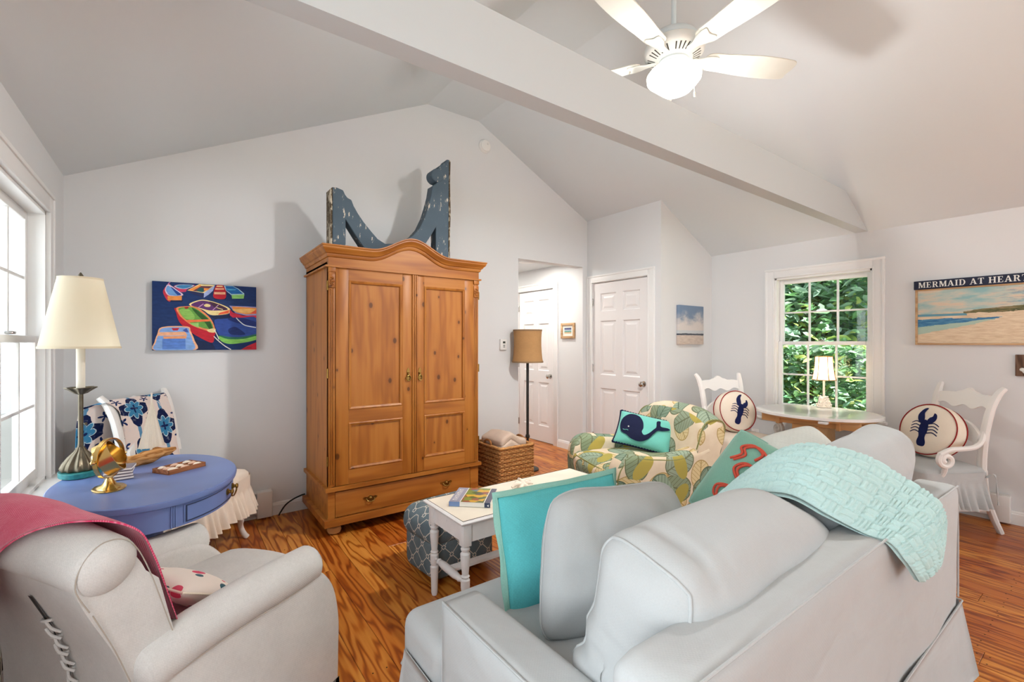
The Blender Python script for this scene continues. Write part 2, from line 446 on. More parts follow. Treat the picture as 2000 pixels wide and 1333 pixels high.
fabric('red_cord', (150, 40, 40), 0.1, 500)
fabric('coral_red', (214, 92, 74), 0.15, 500)
fabric('burlap', (184, 142, 96), 0.16, 420)
fabric('burlap_trim', (150, 122, 92), 0.1, 420)
fabric('sail', (226, 216, 198), 0.06, 500)
fabric('plaid', (206, 184, 166), 0.16, 300)
fabric('pale_print', (216, 220, 214), 0.10, 300)
fabric('dark_teal', (36, 74, 76), 0.1, 400)
fabric('cord_green', (134, 134, 84), 0.1, 500)
plain('pillow_floral', (238, 226, 216), 0.9)
n = NT('floral_small', 0.9, 0.1); v_ = n.vor(n.xyz(), 16); d_ = X_(n.nt, v_.outputs['Distance'])
cc = n.sep(v_.outputs['Color'])
col = n.mix(d_.lt(0.34) * cc[0].gt(0.4), lin((238, 226, 216)), lin((214, 86, 110))); col = n.mix(d_.lt(0.3) * cc[1].gt(0.62), col, lin((70, 100, 110))); n.color(col); MAT['floral_small'] = n.m
# lamp shades that let light through
def shade(name, c, trans=0.5):
    n = NT(name, 0.9, 0.1, 0, lin(c))
    tr = n.nt.nodes.new('ShaderNodeBsdfTranslucent'); tr.inputs[0].default_value = lin(c)
    mx = n.nt.nodes.new('ShaderNodeMixShader'); mx.inputs[0].default_value = trans
    out = [q for q in n.nt.nodes if q.type == 'OUTPUT_MATERIAL'][0]
    n.link(n.b.outputs[0], mx.inputs[1]); n.link(tr.outputs[0], mx.inputs[2]); n.link(mx.outputs[0], out.inputs[0]); MAT[name] = n.m
shade('shade_cream', (240, 230, 206), 0.35)
shade('shade_warm', (244, 226, 196), 0.6)
def glass(name, tint=(1, 1, 1, 1), refl=0.08):
    m = bpy.data.materials.new(name); m.use_nodes = True; nt = m.node_tree
    for q in list(nt.nodes):
        if q.type == 'BSDF_PRINCIPLED': nt.nodes.remove(q)
    out = [q for q in nt.nodes if q.type == 'OUTPUT_MATERIAL'][0]
    t = nt.nodes.new('ShaderNodeBsdfTransparent'); t.inputs[0].default_value = tint
    g = nt.nodes.new('ShaderNodeBsdfGlossy'); g.inputs['Roughness'].default_value = 0.02
    fr = nt.nodes.new('ShaderNodeFresnel'); fr.inputs[0].default_value = 1.5
    mx = nt.nodes.new('ShaderNodeMixShader'); nt.links.new(fr.outputs[0], mx.inputs[0]); nt.links.new(t.outputs[0], mx.inputs[1]); nt.links.new(g.outputs[0], mx.inputs[2])
    nt.links.new(mx.outputs[0], out.inputs[0]); MAT[name] = m
glass('window_glass'); 
plain('crystal', (226, 216, 202), 0.15, 0.6)
def emitter(name, c, s):
    m = bpy.data.materials.new(name); m.use_nodes = True; nt = m.node_tree
    b = nt.nodes['Principled BSDF']; b.inputs['Base Color'].default_value = lin(c); b.inputs['Emission Color'].default_value = lin(c); b.inputs['Emission Strength'].default_value = s; MAT[name] = m
emitter('fan_glass_lit', (255, 250, 240), 1.6)
emitter('downlight_lit', (255, 248, 238), 6.0)
plain('fan_white', (228, 228, 222), 0.45, 0.35); plain('fan_blue_white', (214, 222, 224), 0.4, 0.4); plain('vent_dark', (60, 56, 52), 0.6)
plain('fan_blade', (206, 203, 192), 0.5, 0.3, var=0.05, vscale=6)
plain('plate_teal', (44, 128, 130), 0.45, 0.4, var=0.35, vscale=50)
plain('candle', (228, 222, 206), 0.6)
plain('tile_white', (236, 232, 226), 0.35, 0.4); plain('tile_line', (120, 122, 130), 0.4)
plain('shell', (236, 222, 204), 0.4, 0.4, var=0.1, vscale=40)
plain('shell_pink', (222, 186, 162), 0.45, 0.35, var=0.12, vscale=50)
plain('white_plastic', (232, 230, 226), 0.4, 0.4); plain('lcd', (70, 76, 70), 0.3)
plain('gloss_white', (240, 240, 238), 0.12, 0.5)
plain('wicker_light', (196, 142, 86), 0.6, 0.25, var=0.3, vscale=60); plain('wicker_dark', (150, 98, 54), 0.65, 0.2, var=0.3, vscale=60)
plain('nail', (40, 24, 12), 0.6)
plain('patio', (104, 108, 108), 0.8, var=0.05); plain('siding', (104, 110, 112), 0.7); plain('bark', (92, 78, 64), 0.9, 0.1, var=0.3, vscale=20)
n = NT('grass', 0.9, 0.1); n.color(n.ramp(n.noise(n.xyz(), 6, 4), [(0.3, lin((60, 92, 40))), (0.7, lin((120, 140, 70)))])); MAT['grass'] = n.m
def leaf_mat(name, a, b):
    n = NT(name, 0.35, 0.5); n.color(n.ramp(n.noise(n.xyz(), 3.5, 3), [(0.3, lin(a)), (0.7, lin(b))]))
    tr = n.nt.nodes.new('ShaderNodeBsdfTranslucent'); tr.inputs[0].default_value = lin(b)
    mx = n.nt.nodes.new('ShaderNodeMixShader'); mx.inputs[0].default_value = 0.3
    out = [q for q in n.nt.nodes if q.type == 'OUTPUT_MATERIAL'][0]
    n.link(n.b.outputs[0], mx.inputs[1]); n.link(tr.outputs[0], mx.inputs[2]); n.link(mx.outputs[0], out.inputs[0]); MAT[name] = n.m
leaf_mat('leaf_a', (72, 124, 90), (130, 174, 120)); leaf_mat('leaf_b', (104, 146, 128), (176, 204, 184)); leaf_mat('leaf_c', (140, 170, 80), (196, 214, 130))
# ---- printed fabrics (flat print on the cloth)
n = NT('leaf_print', 0.9, 0.15)
uv = n.xyz('UV'); U, V, _ = n.sep(uv)
col = n.ramp(n.noise(uv, 8, 3), [(0.3, lin((216, 196, 168))), (0.7, lin((228, 212, 186)))])
def leaf_layer(col, scale, offx, offy, long_, prob, c1, c2, veins, vein_col, size):
    p = n.comb(U + offx, V + offy, 0.0)
    vn = n.vor(p, scale, 0.75, dim='2D'); px, py, _ = n.sep(vn.outputs['Position']); r0, r1, r2 = n.sep(vn.outputs['Color'])
    dx = (U + offx - px) * scale; dy = (V + offy - py) * scale
    an = r0 * 6.28; ca = an.cos(); sa = an.sin()
    lx = dx * ca + dy * sa; ly = (dy * ca - dx * sa) * long_
    rr = (lx * lx + ly * ly).sqrt(); th = ly.atan2(lx)
    edge = (th.cos() * 0.12 + (th * 2.0).cos() * 0.06 + 1.0) * size
    inside = rr.lt(edge) * r1.lt(prob)
    base = n.mix(r2, lin(c1), lin(c2))
    if veins:
        vv = ((lx * 7.5 - ly.abs() * 5.0).fract().lt(0.14)).max(ly.abs().lt(0.022)).max((rr - edge).abs().lt(0.035))
        base = n.mix(vv * 0.75, base, lin(vein_col))
    return n.mix(inside, col, base)
col = leaf_layer(col, 4.6, 3.1, 0.7, 1.25, 0.75, (216, 196, 150), (206, 186, 138), True, (160, 128, 66), 0.46)
col = leaf_layer(col, 4.2, 0.37, 0.21, 1.12, 0.85, (150, 162, 140), (132, 146, 116), True, (96, 96, 66), 0.46)
col = leaf_layer(col, 5.4, 7.7, 2.9, 1.9, 0.62, (182, 164, 84), (166, 154, 78), False, None, 0.50)
col = leaf_layer(col, 4.4, 5.2, 9.9, 1.15, 0.42, (158, 174, 152), (120, 142, 122), True, (70, 84, 66), 0.43)
n.color(col); n.bump(n.noise(n.xyz('UV'), 500, 2), 0.15, 0.001); MAT['leaf_print'] = n.m
# ikat throw
n = NT('ikat', 0.9, 0.1, 0); uv = n.xyz('UV'); wob = n.noise(uv, 22, 3); wob2 = n.noise(n.comb(*n.sep(uv)[:2], 5.0), 22, 3)
U, V, _ = n.sep(uv); U = U + (wob - 0.5) * 0.018; V = V + (wob2 - 0.5) * 0.018
cw, ch = 0.20, 0.29
colm = (U / cw).floor(); par = colm.mod(2.0) * (ch * 0.5)
lx = ((U / cw).fract() - 0.5) * cw; ly = (((V + par) / ch).fract() - 0.5) * ch
rr = (lx * lx + ly * ly).sqrt(); th = ly.atan2(lx)
col = lin((228, 212, 204))
col = n.mix(lx.abs().lt(0.011), col, lin((92, 140, 176)))
lobes = (th * 4.0).cos() * 0.024 + 0.090
col = n.mix(rr.lt(lobes), col, lin((24, 34, 72)))
inner = (th * 4.0).cos().abs() * 0.026 + 0.040
col = n.mix(rr.lt(inner), col, lin((60, 128, 168)))
col = n.mix((rr - inner).abs().lt(0.003), col, lin((196, 214, 220)))
col = n.mix(rr.lt((th * 4.0).cos() * 0.010 + 0.018), col, lin((26, 40, 84)))
# small stars between
lx2 = (((U + cw * 0.5) / cw).fract() - 0.5) * cw; ly2 = (((V + par * 0.0) / (ch * 0.5)).fract() - 0.5) * ch * 0.5
r2 = (lx2 * lx2 + ly2 * ly2).sqrt(); t2 = ly2.atan2(lx2)
col = n.mix(r2.lt((t2 * 5.0).cos() * 0.014 + 0.021), col, lin((28, 44, 92)))
bl = n.noise(uv, 40, 3)
n.color(n.mix(bl.step(0.55, 0.75) * 0.25, col, lin((196, 204, 214)))); MAT['ikat'] = n.m
# trellis ottoman
n = NT('trellis', 0.85, 0.15); U, V, _ = n.sep(n.xyz('UV')); s_ = 1 / 0.105
a = ((U * s_).fract() - 0.5).abs(); b = ((V * s_).fract() - 0.5).abs()
d1 = (a + b - 0.5).abs().lt(0.028); near = (a.max(b)).gt(0.36) * (a.min(b)).lt(0.14); d2 = (((0.5 - a.max(b)) + a.min(b)) - 0.12).abs().lt(0.028)
inn = ((0.5 - a.max(b)) + a.min(b)).lt(0.12)
m_ = (d1 * (1.0 - inn)).max(d2)
n.color(n.mix(m_, n.ramp(n.noise(n.xyz('UV'), 14, 3), [(0.3, lin((92, 108, 116))), (0.7, lin((112, 126, 130)))]), lin((212, 206, 192)))); MAT['trellis'] = n.m
# pink herringbone
n = NT('herringbone', 0.95, 0.1); uv = n.xyz('UV'); U, V, _ = n.sep(uv)
zig = (V * 30.0).pp(1.0) * 0.034
st = ((U + zig) * 900.0).sin() * 0.5 + 0.5
mott = n.noise(uv, 14, 4); f2 = n.noise(uv, 140, 3)
n.color(n.ramp(st * 0.35 + mott * 0.4 + f2 * 0.25, [(0.2, lin((204, 46, 92))), (0.5, lin((216, 76, 112))), (0.85, lin((236, 152, 172)))])); n.bump(f2 + st * 0.5, 0.4, 0.002)
n.b.inputs['Sheen Weight'].default_value = 0.3; MAT['herringbone'] = n.m
# striped tile edges
n = NT('tile_stack', 0.4, 0.4); _, _, Z = n.sep(n.xyz('Object')); n.color(n.mix((Z * 90.0).fract().lt(0.3), lin((236, 230, 224)), lin((120, 110, 118)))); MAT['tile_stack'] = n.m
# beach painting (UV 0..1)
n = NT('beach_paint', 0.55, 0.3); uv = n.xyz('UV'); U, V, _ = n.sep(uv)
n1 = n.noise(n.xyz('UV', (3, 9, 1)), 1.6, 5, 0.6); n2 = n.noise(n.xyz('UV', (5, 20, 1)), 1.5, 5, 0.65); w = (n1 - 0.5) * 0.10
Vw = V + w
sky = n.ramp(n.noise(n.xyz('UV', (2.2, 6, 1)), 1.3, 6, 0.6), [(0.36, lin((142, 182, 182))), (0.5, lin((186, 194, 182))), (0.6, lin((214, 194, 170))), (0.75, lin((200, 180, 160)))])
sky = n.mix((U - 0.55).step(0.0, 0.5) * n2.step(0.45, 0.62) * (V - 0.5).step(0.0, 0.2) * 0.8, sky, lin((84, 130, 160)))
sand = n.ramp(n2, [(0.35, lin((206, 180, 148))), (0.6, lin((226, 206, 176)))])
hz = 0.56 + 0.0
dune_top = (U - 0.42) * 0.16 + 0.58
col = n.mix(Vw.gt(0.56), sand, sky)
col = n.mix((V - 0.525).abs().lt(0.022) * (U + w).lt(0.46), col, lin((98, 150, 168)))
dn = n.ramp(n2, [(0.4, lin((64, 76, 46))), (0.55, lin((122, 112, 72))), (0.7, lin((150, 130, 104)))])
col = n.mix(Vw.lt(dune_top) * Vw.gt((U - 0.42) * 0.02 + 0.545) * (U + w * 0.5).gt(0.43), col, dn)
wt = (0.78 - U)
water = Vw.lt(0.455) * Vw.gt(0.455 - wt * 0.22) * U.lt(0.78)
col = n.mix(water, col, n.ramp(n2, [(0.4, lin((46, 104, 150))), (0.65, lin((92, 150, 180)))]))
shal = Vw.lt(0.455 - wt * 0.20) * Vw.gt(0.44 - wt * 0.36) * U.lt(0.7)
col = n.mix(shal * 0.85, col, lin((160, 192, 178)))
n.color(col); n.bump(n2, 0.4, 0.003); MAT['beach_paint'] = n.m
# small cloud and shore canvas (UV 0..1)
n = NT('shore_canvas', 0.5, 0.3); uv = n.xyz('UV'); U, V, _ = n.sep(uv); n1 = n.noise(n.xyz('UV', (2.2, 3.2, 1)), 1.4, 5, 0.6); n2 = n.noise(n.xyz('UV', (3, 14, 1)), 2, 4)
col = n.mix((V + (n1 - 0.5) * 0.9).step(0.45, 0.85), lin((206, 198, 192)), lin((112, 132, 156)))
col = n.mix((V + (n2 - 0.5) * 0.05).lt(0.36), col, lin((190, 194, 196)))
col = n.mix((V + (n2 - 0.5) * 0.04 - 0.26).abs().lt(0.022), col, lin((66, 72, 82)))
col = n.mix((V + (n2 - 0.5) * 0.03).lt(0.235), col, n.ramp(n2, [(0.3, lin((184, 166, 154))), (0.7, lin((210, 196, 182)))]))
n.color(col); MAT['shore_canvas'] = n.m
n = NT('mini_landscape', 0.5, 0.3); uv = n.xyz('UV'); U, V, _ = n.sep(uv); n1 = n.noise(n.xyz('UV', (3, 8, 1)), 2, 4); W = V + (n1 - 0.5) * 0.25
col = n.ramp(W, [(0.0, lin((220, 186, 150))), (0.25, lin((200, 176, 140))), (0.3, lin((70, 130, 110))), (0.45, lin((110, 180, 170))), (0.55, lin((190, 196, 206))), (0.75, lin((90, 96, 140))), (1.0, lin((40, 46, 90)))]); n.color(col); MAT['mini_landscape'] = n.m
# book cover photo mosaic
n = NT('book_photos', 0.3, 0.5); v_ = n.vor(n.xyz('UV', (26, 34, 1)), 1.0, 1.0, dim='2D'); cc = n.sep(v_.outputs['Color'])
n.color(n.ramp(cc[0], [(0.0, lin((70, 96, 40))), (0.25, lin((120, 140, 60))), (0.45, lin((214, 170, 50))), (0.6, lin((150, 80, 60))), (0.75, lin((96, 80, 84))), (0.9, lin((90, 130, 150)))], 'CONSTANT')); MAT['book_photos'] = n.m
plain('book_blue', (112, 138, 182), 0.35, 0.4); plain('book_lav', (150, 152, 172), 0.35, 0.4); plain('book_navy', (44, 56, 84), 0.35, 0.4); plain('book_slate', (84, 84, 104), 0.35, 0.4)
plain('sign_navy', (38, 44, 64), 0.6, 0.2, var=0.2, vscale=20); plain('sign_white', (226, 226, 220), 0.6)
# ------------------------------------------------------------------ the room
XL, XR, YB, YR = -0.56, 4.96, 3.96, -4.80
RX0, RX1, RZ = 1.912, 2.477, 3.57
ZL, ZR = 2.367, 2.318
def zceil(x):
    if x < RX0: return ZL + (x - XL) * (RZ - ZL) / (RX0 - XL)
    if x > RX1: return ZR + (XR - x) * (RZ - ZR) / (XR - RX1)
    return RZ
# floor: sub-floor, planks, nails
b = MB(); b.bx(XL - 0.12, XR + 0.12, YR - 0.12, 6.6, -0.12, -0.021)
floor = struct('floor', b, 'black', label='wide pine plank floor')
PW = 0.1295
plank_meshes = {}
def plank(L):
    L = round(L, 2)
    if L not in plank_meshes:
        q = MB(); q.box((0, 0, -0.010), (PW - 0.0016, L - 0.0016, 0.020), 0.0012, 1); o = obj('plank', q, 'pine_floor', floor, sharp=30); plank_meshes[L] = o; return o
    return copy_piece(plank_meshes[L], floor)
rp = random.Random(11); nails = MB(); pi_ = 0
LENS = [1.2, 1.6, 2.0, 2.4, 2.9, 3.3]
row = 0; x = XL
while x < XR - 0.001:
    w = PW; y1 = 6.5 if 2.75 < x + PW / 2 < 3.95 else YB
    y = YR
    first = rp.choice(LENS[:4])
    while y < y1 - 0.01:
        L = first if y == YR else rp.choice(LENS)
        if y1 - (y + L) < 0.7: L = round(y1 - y, 2)
        o = plank(L); o.location = (x + w / 2, y + L / 2, 0); o.rotation_euler = (0, 0, 0 if rp.random() < 0.5 else PI)
        y += L
        for sgn in (-1, 1):
            if y < y1 - 0.05: nails.lathe([(0.0034, 0), (0.0034, 0.0004), (0.0001, 0.0006)], 6, (x + w / 2 + sgn * 0.034, y - 0.02, 0.0))
    for yj in (0.42, 1.83, 3.24, -0.99):
        for sgn in (-1, 1):
            nails.lathe([(0.0036, 0), (0.0036, 0.0004), (0.0001, 0.0006)], 6, (x + w / 2 + sgn * 0.026 + rp.uniform(-.004, .004), yj + rp.uniform(-.008, .008), 0.0))
    x += PW
no = obj('nail_head', nails, 'nail', floor); no['kind'] = 'stuff'
def slab(mb, axis, c0, c1, a0, a1, z0, z1, holes):
    """wall slab: axis 'x' -> plane at x in c0..c1 spanning y a0..a1; 'y' likewise"""
    us = sorted(set([a0, a1] + [h[0] for h in holes] + [h[1] for h in holes])); zs = sorted(set([z0, z1] + [h[2] for h in holes] + [h[3] for h in holes]))
    for i in range(len(us) - 1):
        for j in range(len(zs) - 1):
            um, zm = (us[i] + us[i + 1]) / 2, (zs[j] + zs[j + 1]) / 2
            if any(h[0] < um < h[1] and h[2] < zm < h[3] for h in holes): continue
            if axis == 'x': mb.bx(c0, c1, us[i], us[i + 1], zs[j], zs[j + 1])
            else: mb.bx(us[i], us[i + 1], c0, c1, zs[j], zs[j + 1])
WLf = (2.50, 3.475, 0.60, 2.03)      # left window in view
WLn = (-0.55, 0.95, 0.60, 2.03)      # second left window, out of view
WRn = (-3.0, -0.8, 0.60, 2.03)     # added right-hand window behind the camera, unseen, for the fill light
WR = (1.405, 2.222, 0.645, 1.985)    # right window
b = MB(); slab(b, 'x', XL - 0.12, XL, YR, 4.08, 0, ZL + 0.03, [WLf, WLn]); struct('wall_left', b, 'wall', sharp=20)
b = MB(); slab(b, 'x', XR, XR + 0.12, YR, 4.08, 0, ZR + 0.03, [WR, WRn]); struct('wall_right', b, 'wall', sharp=20)
def gable(y0, y1, holes):
    q = MB(); slab(q, 'y', y0, y1, XL, XR, 0, 2.30, holes)
    poly = [(XL, 2.30), (XR, 2.30), (XR, ZR), (RX1, RZ), (RX0, RZ), (XL, ZL)]
    q.prism(poly, 0, y1 - y0, M=Matrix(((1, 0, 0, 0), (0, 0, 1, y0), (0, 1, 0, 0), (0, 0, 0, 1)))); return q
OP = (2.978, 3.945, 0.0, 2.237)
struct('wall_back', gable(YB, YB + 0.12, [OP]), 'wall', sharp=20)
struct('wall_rear', gable(YR - 0.12, YR, [(0.2, 4.4, 0.35, 2.28)]), 'wall', sharp=20)  # wide opening added to let the rear fill light in
# vaulted ceiling
t = 0.12
poly = [(XL - 0.3, ZL - 0.3 * 0.487), (RX0, RZ), (RX1, RZ), (XR + 0.3, ZR - 0.3 * 0.504), (XR + 0.3, ZR - 0.3 * 0.504 + t), (RX1 + 0.03, RZ + t), (RX0 - 0.03, RZ + t), (XL - 0.3, ZL - 0.3 * 0.487 + t)]
b = MB(); b.prism(poly, 0, 4.4 + 5.1, M=Matrix(((1, 0, 0, 0), (0, 0, 1, -5.1), (0, 1, 0, 0), (0, 0, 0, 1))))
struct('ceiling', b, 'ceiling_paint', sharp=5, label='white vaulted ceiling with a narrow flat ridge')
# tie beam
bz0, bz1, by0, by1 = 2.318, 2.578, 1.438, 1.528
poly = [(XL, bz0), (XR, bz0), (XR - (bz1 - ZR) / 0.504, bz1), (XL + (bz1 - ZL) / 0.487, bz1), (XL, ZL)]
b = MB(); b.prism(poly, 0, by1 - by0, M=Matrix(((1, 0, 0, 0), (0, 0, 1, by0), (0, 1, 0, 0), (0, 0, 0, 1))))
struct('trim_1', b, 'beam_white', sharp=10, label='white boxed tie beam spanning the room')
# closet projecting into the room
CX, CY = 4.02, 2.912
zc = zceil(CX)
b = MB(); slab(b, 'x', CX, CX + 0.10, CY, YB, 0, zc + 0.02, [(3.060, 3.885, 0, 2.045)]); struct('wall_closet_side', b, 'wall', sharp=20)
b = MB(); b.prism([(CX + 0.10, 0), (XR, 0), (XR, ZR), (CX + 0.10, zceil(CX + 0.10))], 0, 0.10, M=Matrix(((1, 0, 0, 0), (0, 0, 1, CY), (0, 1, 0, 0), (0, 0, 0, 1)))); struct('wall_closet_front', b, 'wall', sharp=20)
b = MB(); b.bx(CX + 0.12, CX + 0.16, CY + 0.1, YB, 0, 2.4); struct('wall_closet_inside', b, 'black')
# hall
HX0, HX1 = 2.74, 3.952
b = MB(); slab(b, 'x', HX1, HX1 + 0.1, YB + 0.12, 6.5, 0, 2.32, [(4.478, 5.262, 0, 2.045)]); struct('wall_hall_right', b, 'wall', sharp=20)
b = MB(); b.bx(HX0 - 0.1, HX0, YB + 0.12, 6.5, 0, 2.32); struct('wall_hall_left', b, 'wall')
b = MB(); b.bx(HX0 - 0.1, HX1 + 0.1, 6.5, 6.6, 0, 2.32); struct('wall_hall_end', b, 'wall')
b = MB(); b.bx(HX0 - 0.1, HX1 + 0.1, YB + 0.12, 6.6, 2.32, 2.42); struct('ceiling_hall', b, 'ceiling_paint')
b = MB(); b.bx(HX1 + 0.12, HX1 + 0.16, 4.1, 6.5, 0, 2.32); struct('wall_hall_closet', b, 'black')
# baseboards
BBP = [(0, 0), (0.014, 0), (0.014, 0.075), (0.010, 0.082), (0.010, 0.088), (0.005, 0.096), (0, 0.098)]
def baseboard(name, p0, p1):
    q = MB(); q.sweep([p0, p1], BBP); return struct(name, q, 'trim_white', sharp=25)
# sweep 'across' is tangent x up; run so that -across points into the room
baseboard('baseboard_back', (XL, YB, 0), (OP[0], YB, 0)).location = (0, 0, 0)
baseboard('baseboard_right', (XR, CY, 0), (XR, YR, 0))
baseboard('baseboard_left', (XL, YR, 0), (XL, YB, 0))
baseboard('baseboard_closet', (CX + 0.0, CY, 0), (XR, CY, 0))
baseboard('baseboard_hall', (HX1, 4.41, 0), (HX1, YB + 0.12, 0))

# ------------------------------------------------------------------ doors  (local x right, y into wall, z up)
def casing(parent, w, h, cw=0.085, proud=0.02, bottom=0.0, name='casing'):
    for (x0, x1, z0, z1) in ((-cw, -0.004, bottom, h + cw), (w + 0.004, w + cw, bottom, h + cw), (-0.004, w + 0.004, h + 0.004, h + cw)):
        q = MB(); q.bx(x0, x1, -proud * 0.7, 0, z0, z1, 0.003)
        vert = (x1 - x0) < (z1 - z0)
        if vert:
            xo = x0 - 0.002 if x0 < 0 else x1 - 0.020
            q.bx(xo, xo + 0.022, -proud, 0.001, z0 + 0.001, z1 + 0.001, 0.004); xi = x1 - 0.010 if x0 < 0 else x0 - 0.002
            q.bx(xi, xi + 0.012, -proud * 0.9, 0.001, z0 + 0.001, z1 - (cw - 0.016), 0.003)
        else:
            q.bx(x0 - cw, x1 + cw, -proud - 0.001, 0.001, z1 - 0.020, z1 + 0.002, 0.004); q.bx(x0 - 0.001, x1 + 0.001, -proud * 0.9 - 0.001, 0.001, z0 - 0.002, z0 + 0.010, 0.003)
        obj(name, q, 'trim_white', parent, sharp=30)
def six_panel_door(name, label, loc, rz, w, h=2.03, knob_x=None, hinge_x=None):
    d = empty_struct(name, label, loc); d.rotation_euler = (0, 0, rz)
    st, mu = 0.115, 0.10
    xs = [(st, (w - mu) / 2), ((w + mu) / 2, w - st)]
    zs = [(0.215, 0.80), (0.955, 1.585), (1.695, 1.905)]
    q = MB(); y0, y1 = 0.012, 0.047
    for (a, c) in ((0.003, st), ((w - mu) / 2, (w + mu) / 2), (w - st, w - 0.003)): q.bx(a, c, y0, y1, 0.008, h - 0.003)
    zr = [0.008] + [v for z in zs for v in z] + [h - 0.003]
    for (xa, xb) in xs:
        for i in range(0, len(zr), 2): q.bx(xa, xb, y0, y1, zr[i], zr[i + 1])
    obj('slab', q, 'door_white', d, sharp=20)
    for (xa, xb) in xs:
        for (za, zb) in zs:
            p = MB(); yb = 0.024
            ins = [(0.0, 0.014), (0.012, 0.0235), (0.034, 0.0235), (0.058, 0.0165)]
            vs = []; fs = []
            for (k, y) in ins: vs += [(xa + k, y, za + k), (xb - k, y, za + k), (xb - k, y, zb - k), (xa + k, y, zb - k)]
            for k in range(len(ins) - 1):
                for j in range(4): fs.append((k * 4 + j, k * 4 + (j + 1) % 4, (k + 1) * 4 + (j + 1) % 4, (k + 1) * 4 + j))
            e = (len(ins) - 1) * 4; fs.append((e, e + 1, e + 2, e + 3)); p.add(vs, fs); obj('panel', p, 'door_white', d, sharp=15)
    if knob_x is not None:
        k = MB(); M = Matrix.Translation((knob_x, y0, 0.89)) @ Matrix.Rotation(R(90), 4, 'X')
        k.lathe([(0.031, 0), (0.031, 0.006), (0.012, 0.010), (0.011, 0.030), (0.020, 0.036), (0.028, 0.046), (0.028, 0.056), (0.018, 0.064), (0.001, 0.066)], 20, M=M); obj('knob', k, 'chrome', d)
        k = MB(); k.bx(w - 0.004 if knob_x > w / 2 else 0, w + 0.001 if knob_x > w / 2 else 0.004, 0.010, 0.03, 0.86, 0.92); obj('latch_plate', k, 'chrome', d)
    if hinge_x is not None:
        for z in (0.22, 1.03, 1.81):
            k = MB(); k.lathe([(0.007, -0.045), (0.007, 0.045)], 10, (hinge_x, 0.006, z)); k.bx(hinge_x - 0.012, hinge_x + 0.012, 0.006, 0.011, z - 0.042, z + 0.042); obj('hinge', k, 'chrome', d)
    # jamb
    j = MB(); j.bx(-0.010, 0.0, 0.0, 0.10, 0, h + 0.012); j.bx(w, w + 0.010, 0.0, 0.10, 0, h + 0.012); j.bx(-0.010, w + 0.010, 0, 0.10, h + 0.002, h + 0.012); obj('jamb', j, 'trim_white', d, sharp=20)
    casing(d, w, h + 0.006)
    return d
six_panel_door('door_1', 'white six-panel closet door with chrome knob', (CX, 3.872, 0), R(-90), 0.80, knob_x=0.735, hinge_x=-0.002)
six_panel_door('door_2', 'white six-panel door seen through the hall opening', (HX1, 5.25, 0), R(-90), 0.76, knob_x=0.68, hinge_x=-0.002)

# ------------------------------------------------------------------ windows
def window(name, label, loc, rz, w, z0, z1, rail, cw=0.09, head=None, stool=0.055):
    d = empty_struct(name, label, loc); d.rotation_euler = (0, 0, rz)
    # jamb liner and stops
    for nm, bxs in (('jamb', [(0, 0.016, 0.0, 0.12, z0, z1), (w - 0.016, w, 0.0, 0.12, z0, z1), (0, w, 0.0, 0.12, z1 - 0.016, z1), (0, w, 0.0, 0.12, z0, z0 + 0.016)]),):
        for q in bxs: p = MB(); p.bx(*q); obj(nm, p, 'trim_white', d, sharp=20)
    def sash(nm, y0, za, zb, topr, botr, st=0.038):
        p = MB(); y1 = y0 + 0.032; xa, xb = 0.018, w - 0.018
        p.bx(xa, xa + st, y0, y1, za, zb, 0.003); p.bx(xb - st, xb, y0, y1, za, zb, 0.003); p.bx(xa + st, xb - st, y0, y1, zb - topr, zb, 0.003); p.bx(xa + st, xb - st, y0, y1, za, za + botr, 0.003)
        s = obj(nm, p, 'trim_white', d, sharp=30)
        gx0, gx1, gz0, gz1 = xa + st, xb - st, za + botr, zb - topr
        mw = 0.016; pw = (gx1 - gx0 - 2 * mw) / 3; ph = (gz1 - gz0 - mw) / 2
        for i in range(2):
            p = MB(); xm = gx0 + pw * (i + 1) + mw * i; p.bx(xm, xm + mw, y0 + 0.004, y1 - 0.004, gz0, gz1, 0.003); obj('muntin', p, 'trim_white', s, sharp=30)
        p = MB(); p.bx(gx0, gx1, y0 + 0.005, y1 - 0.005, gz0 + ph, gz0 + ph + mw, 0.003); obj('muntin', p, 'trim_white', s, sharp=30)
        for i in range(3):
            for j in range(2):
                p = MB(); xm = gx0 + i * (pw + mw); zm = gz0 + j * (ph + mw)
                p.add([(xm, y0 + 0.016, zm), (xm + pw, y0 + 0.016, zm), (xm + pw, y0 + 0.016, zm + ph), (xm, y0 + 0.016, zm + ph)], [(0, 1, 2, 3)]); obj('pane', p, 'window_glass', s)
        return s
    sash('lower_sash', 0.030, z0 + 0.016, rail + 0.02, 0.034, 0.055)
    up = sash('upper_sash', 0.066, rail - 0.016, z1 - 0.016, 0.045, 0.034)
    p = MB(); p.box((w / 2, 0.035, rail + 0.03), (0.05, 0.03, 0.014), 0.004); obj('sash_lock', p, 'chrome', d)
    casing(d, w, z1, cw, 0.022, z0 - 0.01)
    p = MB(); p.bx(-cw - 0.02, w + cw + 0.02, -stool, 0.03, z0 - 0.028, z0, 0.008); obj('stool', p, 'trim_white', d, sharp=30)
    p = MB(); p.bx(-cw, w + cw, -0.018, 0, z0 - 0.095, z0 - 0.028, 0.004); obj('apron', p, 'trim_white', d, sharp=30)
    return d
window('window_1', 'double-hung window looking onto green foliage behind the white oval table', (XR, WR[1], 0), R(-90), WR[1] - WR[0], WR[2], WR[3], 1.323)
window('window_2', 'tall double-hung window beside the blue table', (XL, WLf[0], 0), R(90), WLf[1] - WLf[0], WLf[2], WLf[3], 1.345, cw=0.11, stool=0.10)
window('window_3', 'second double-hung window along the same side as the blue table', (XL, WLn[0], 0), R(90), WLn[1] - WLn[0], WLn[2], WLn[3], 1.345, cw=0.11)
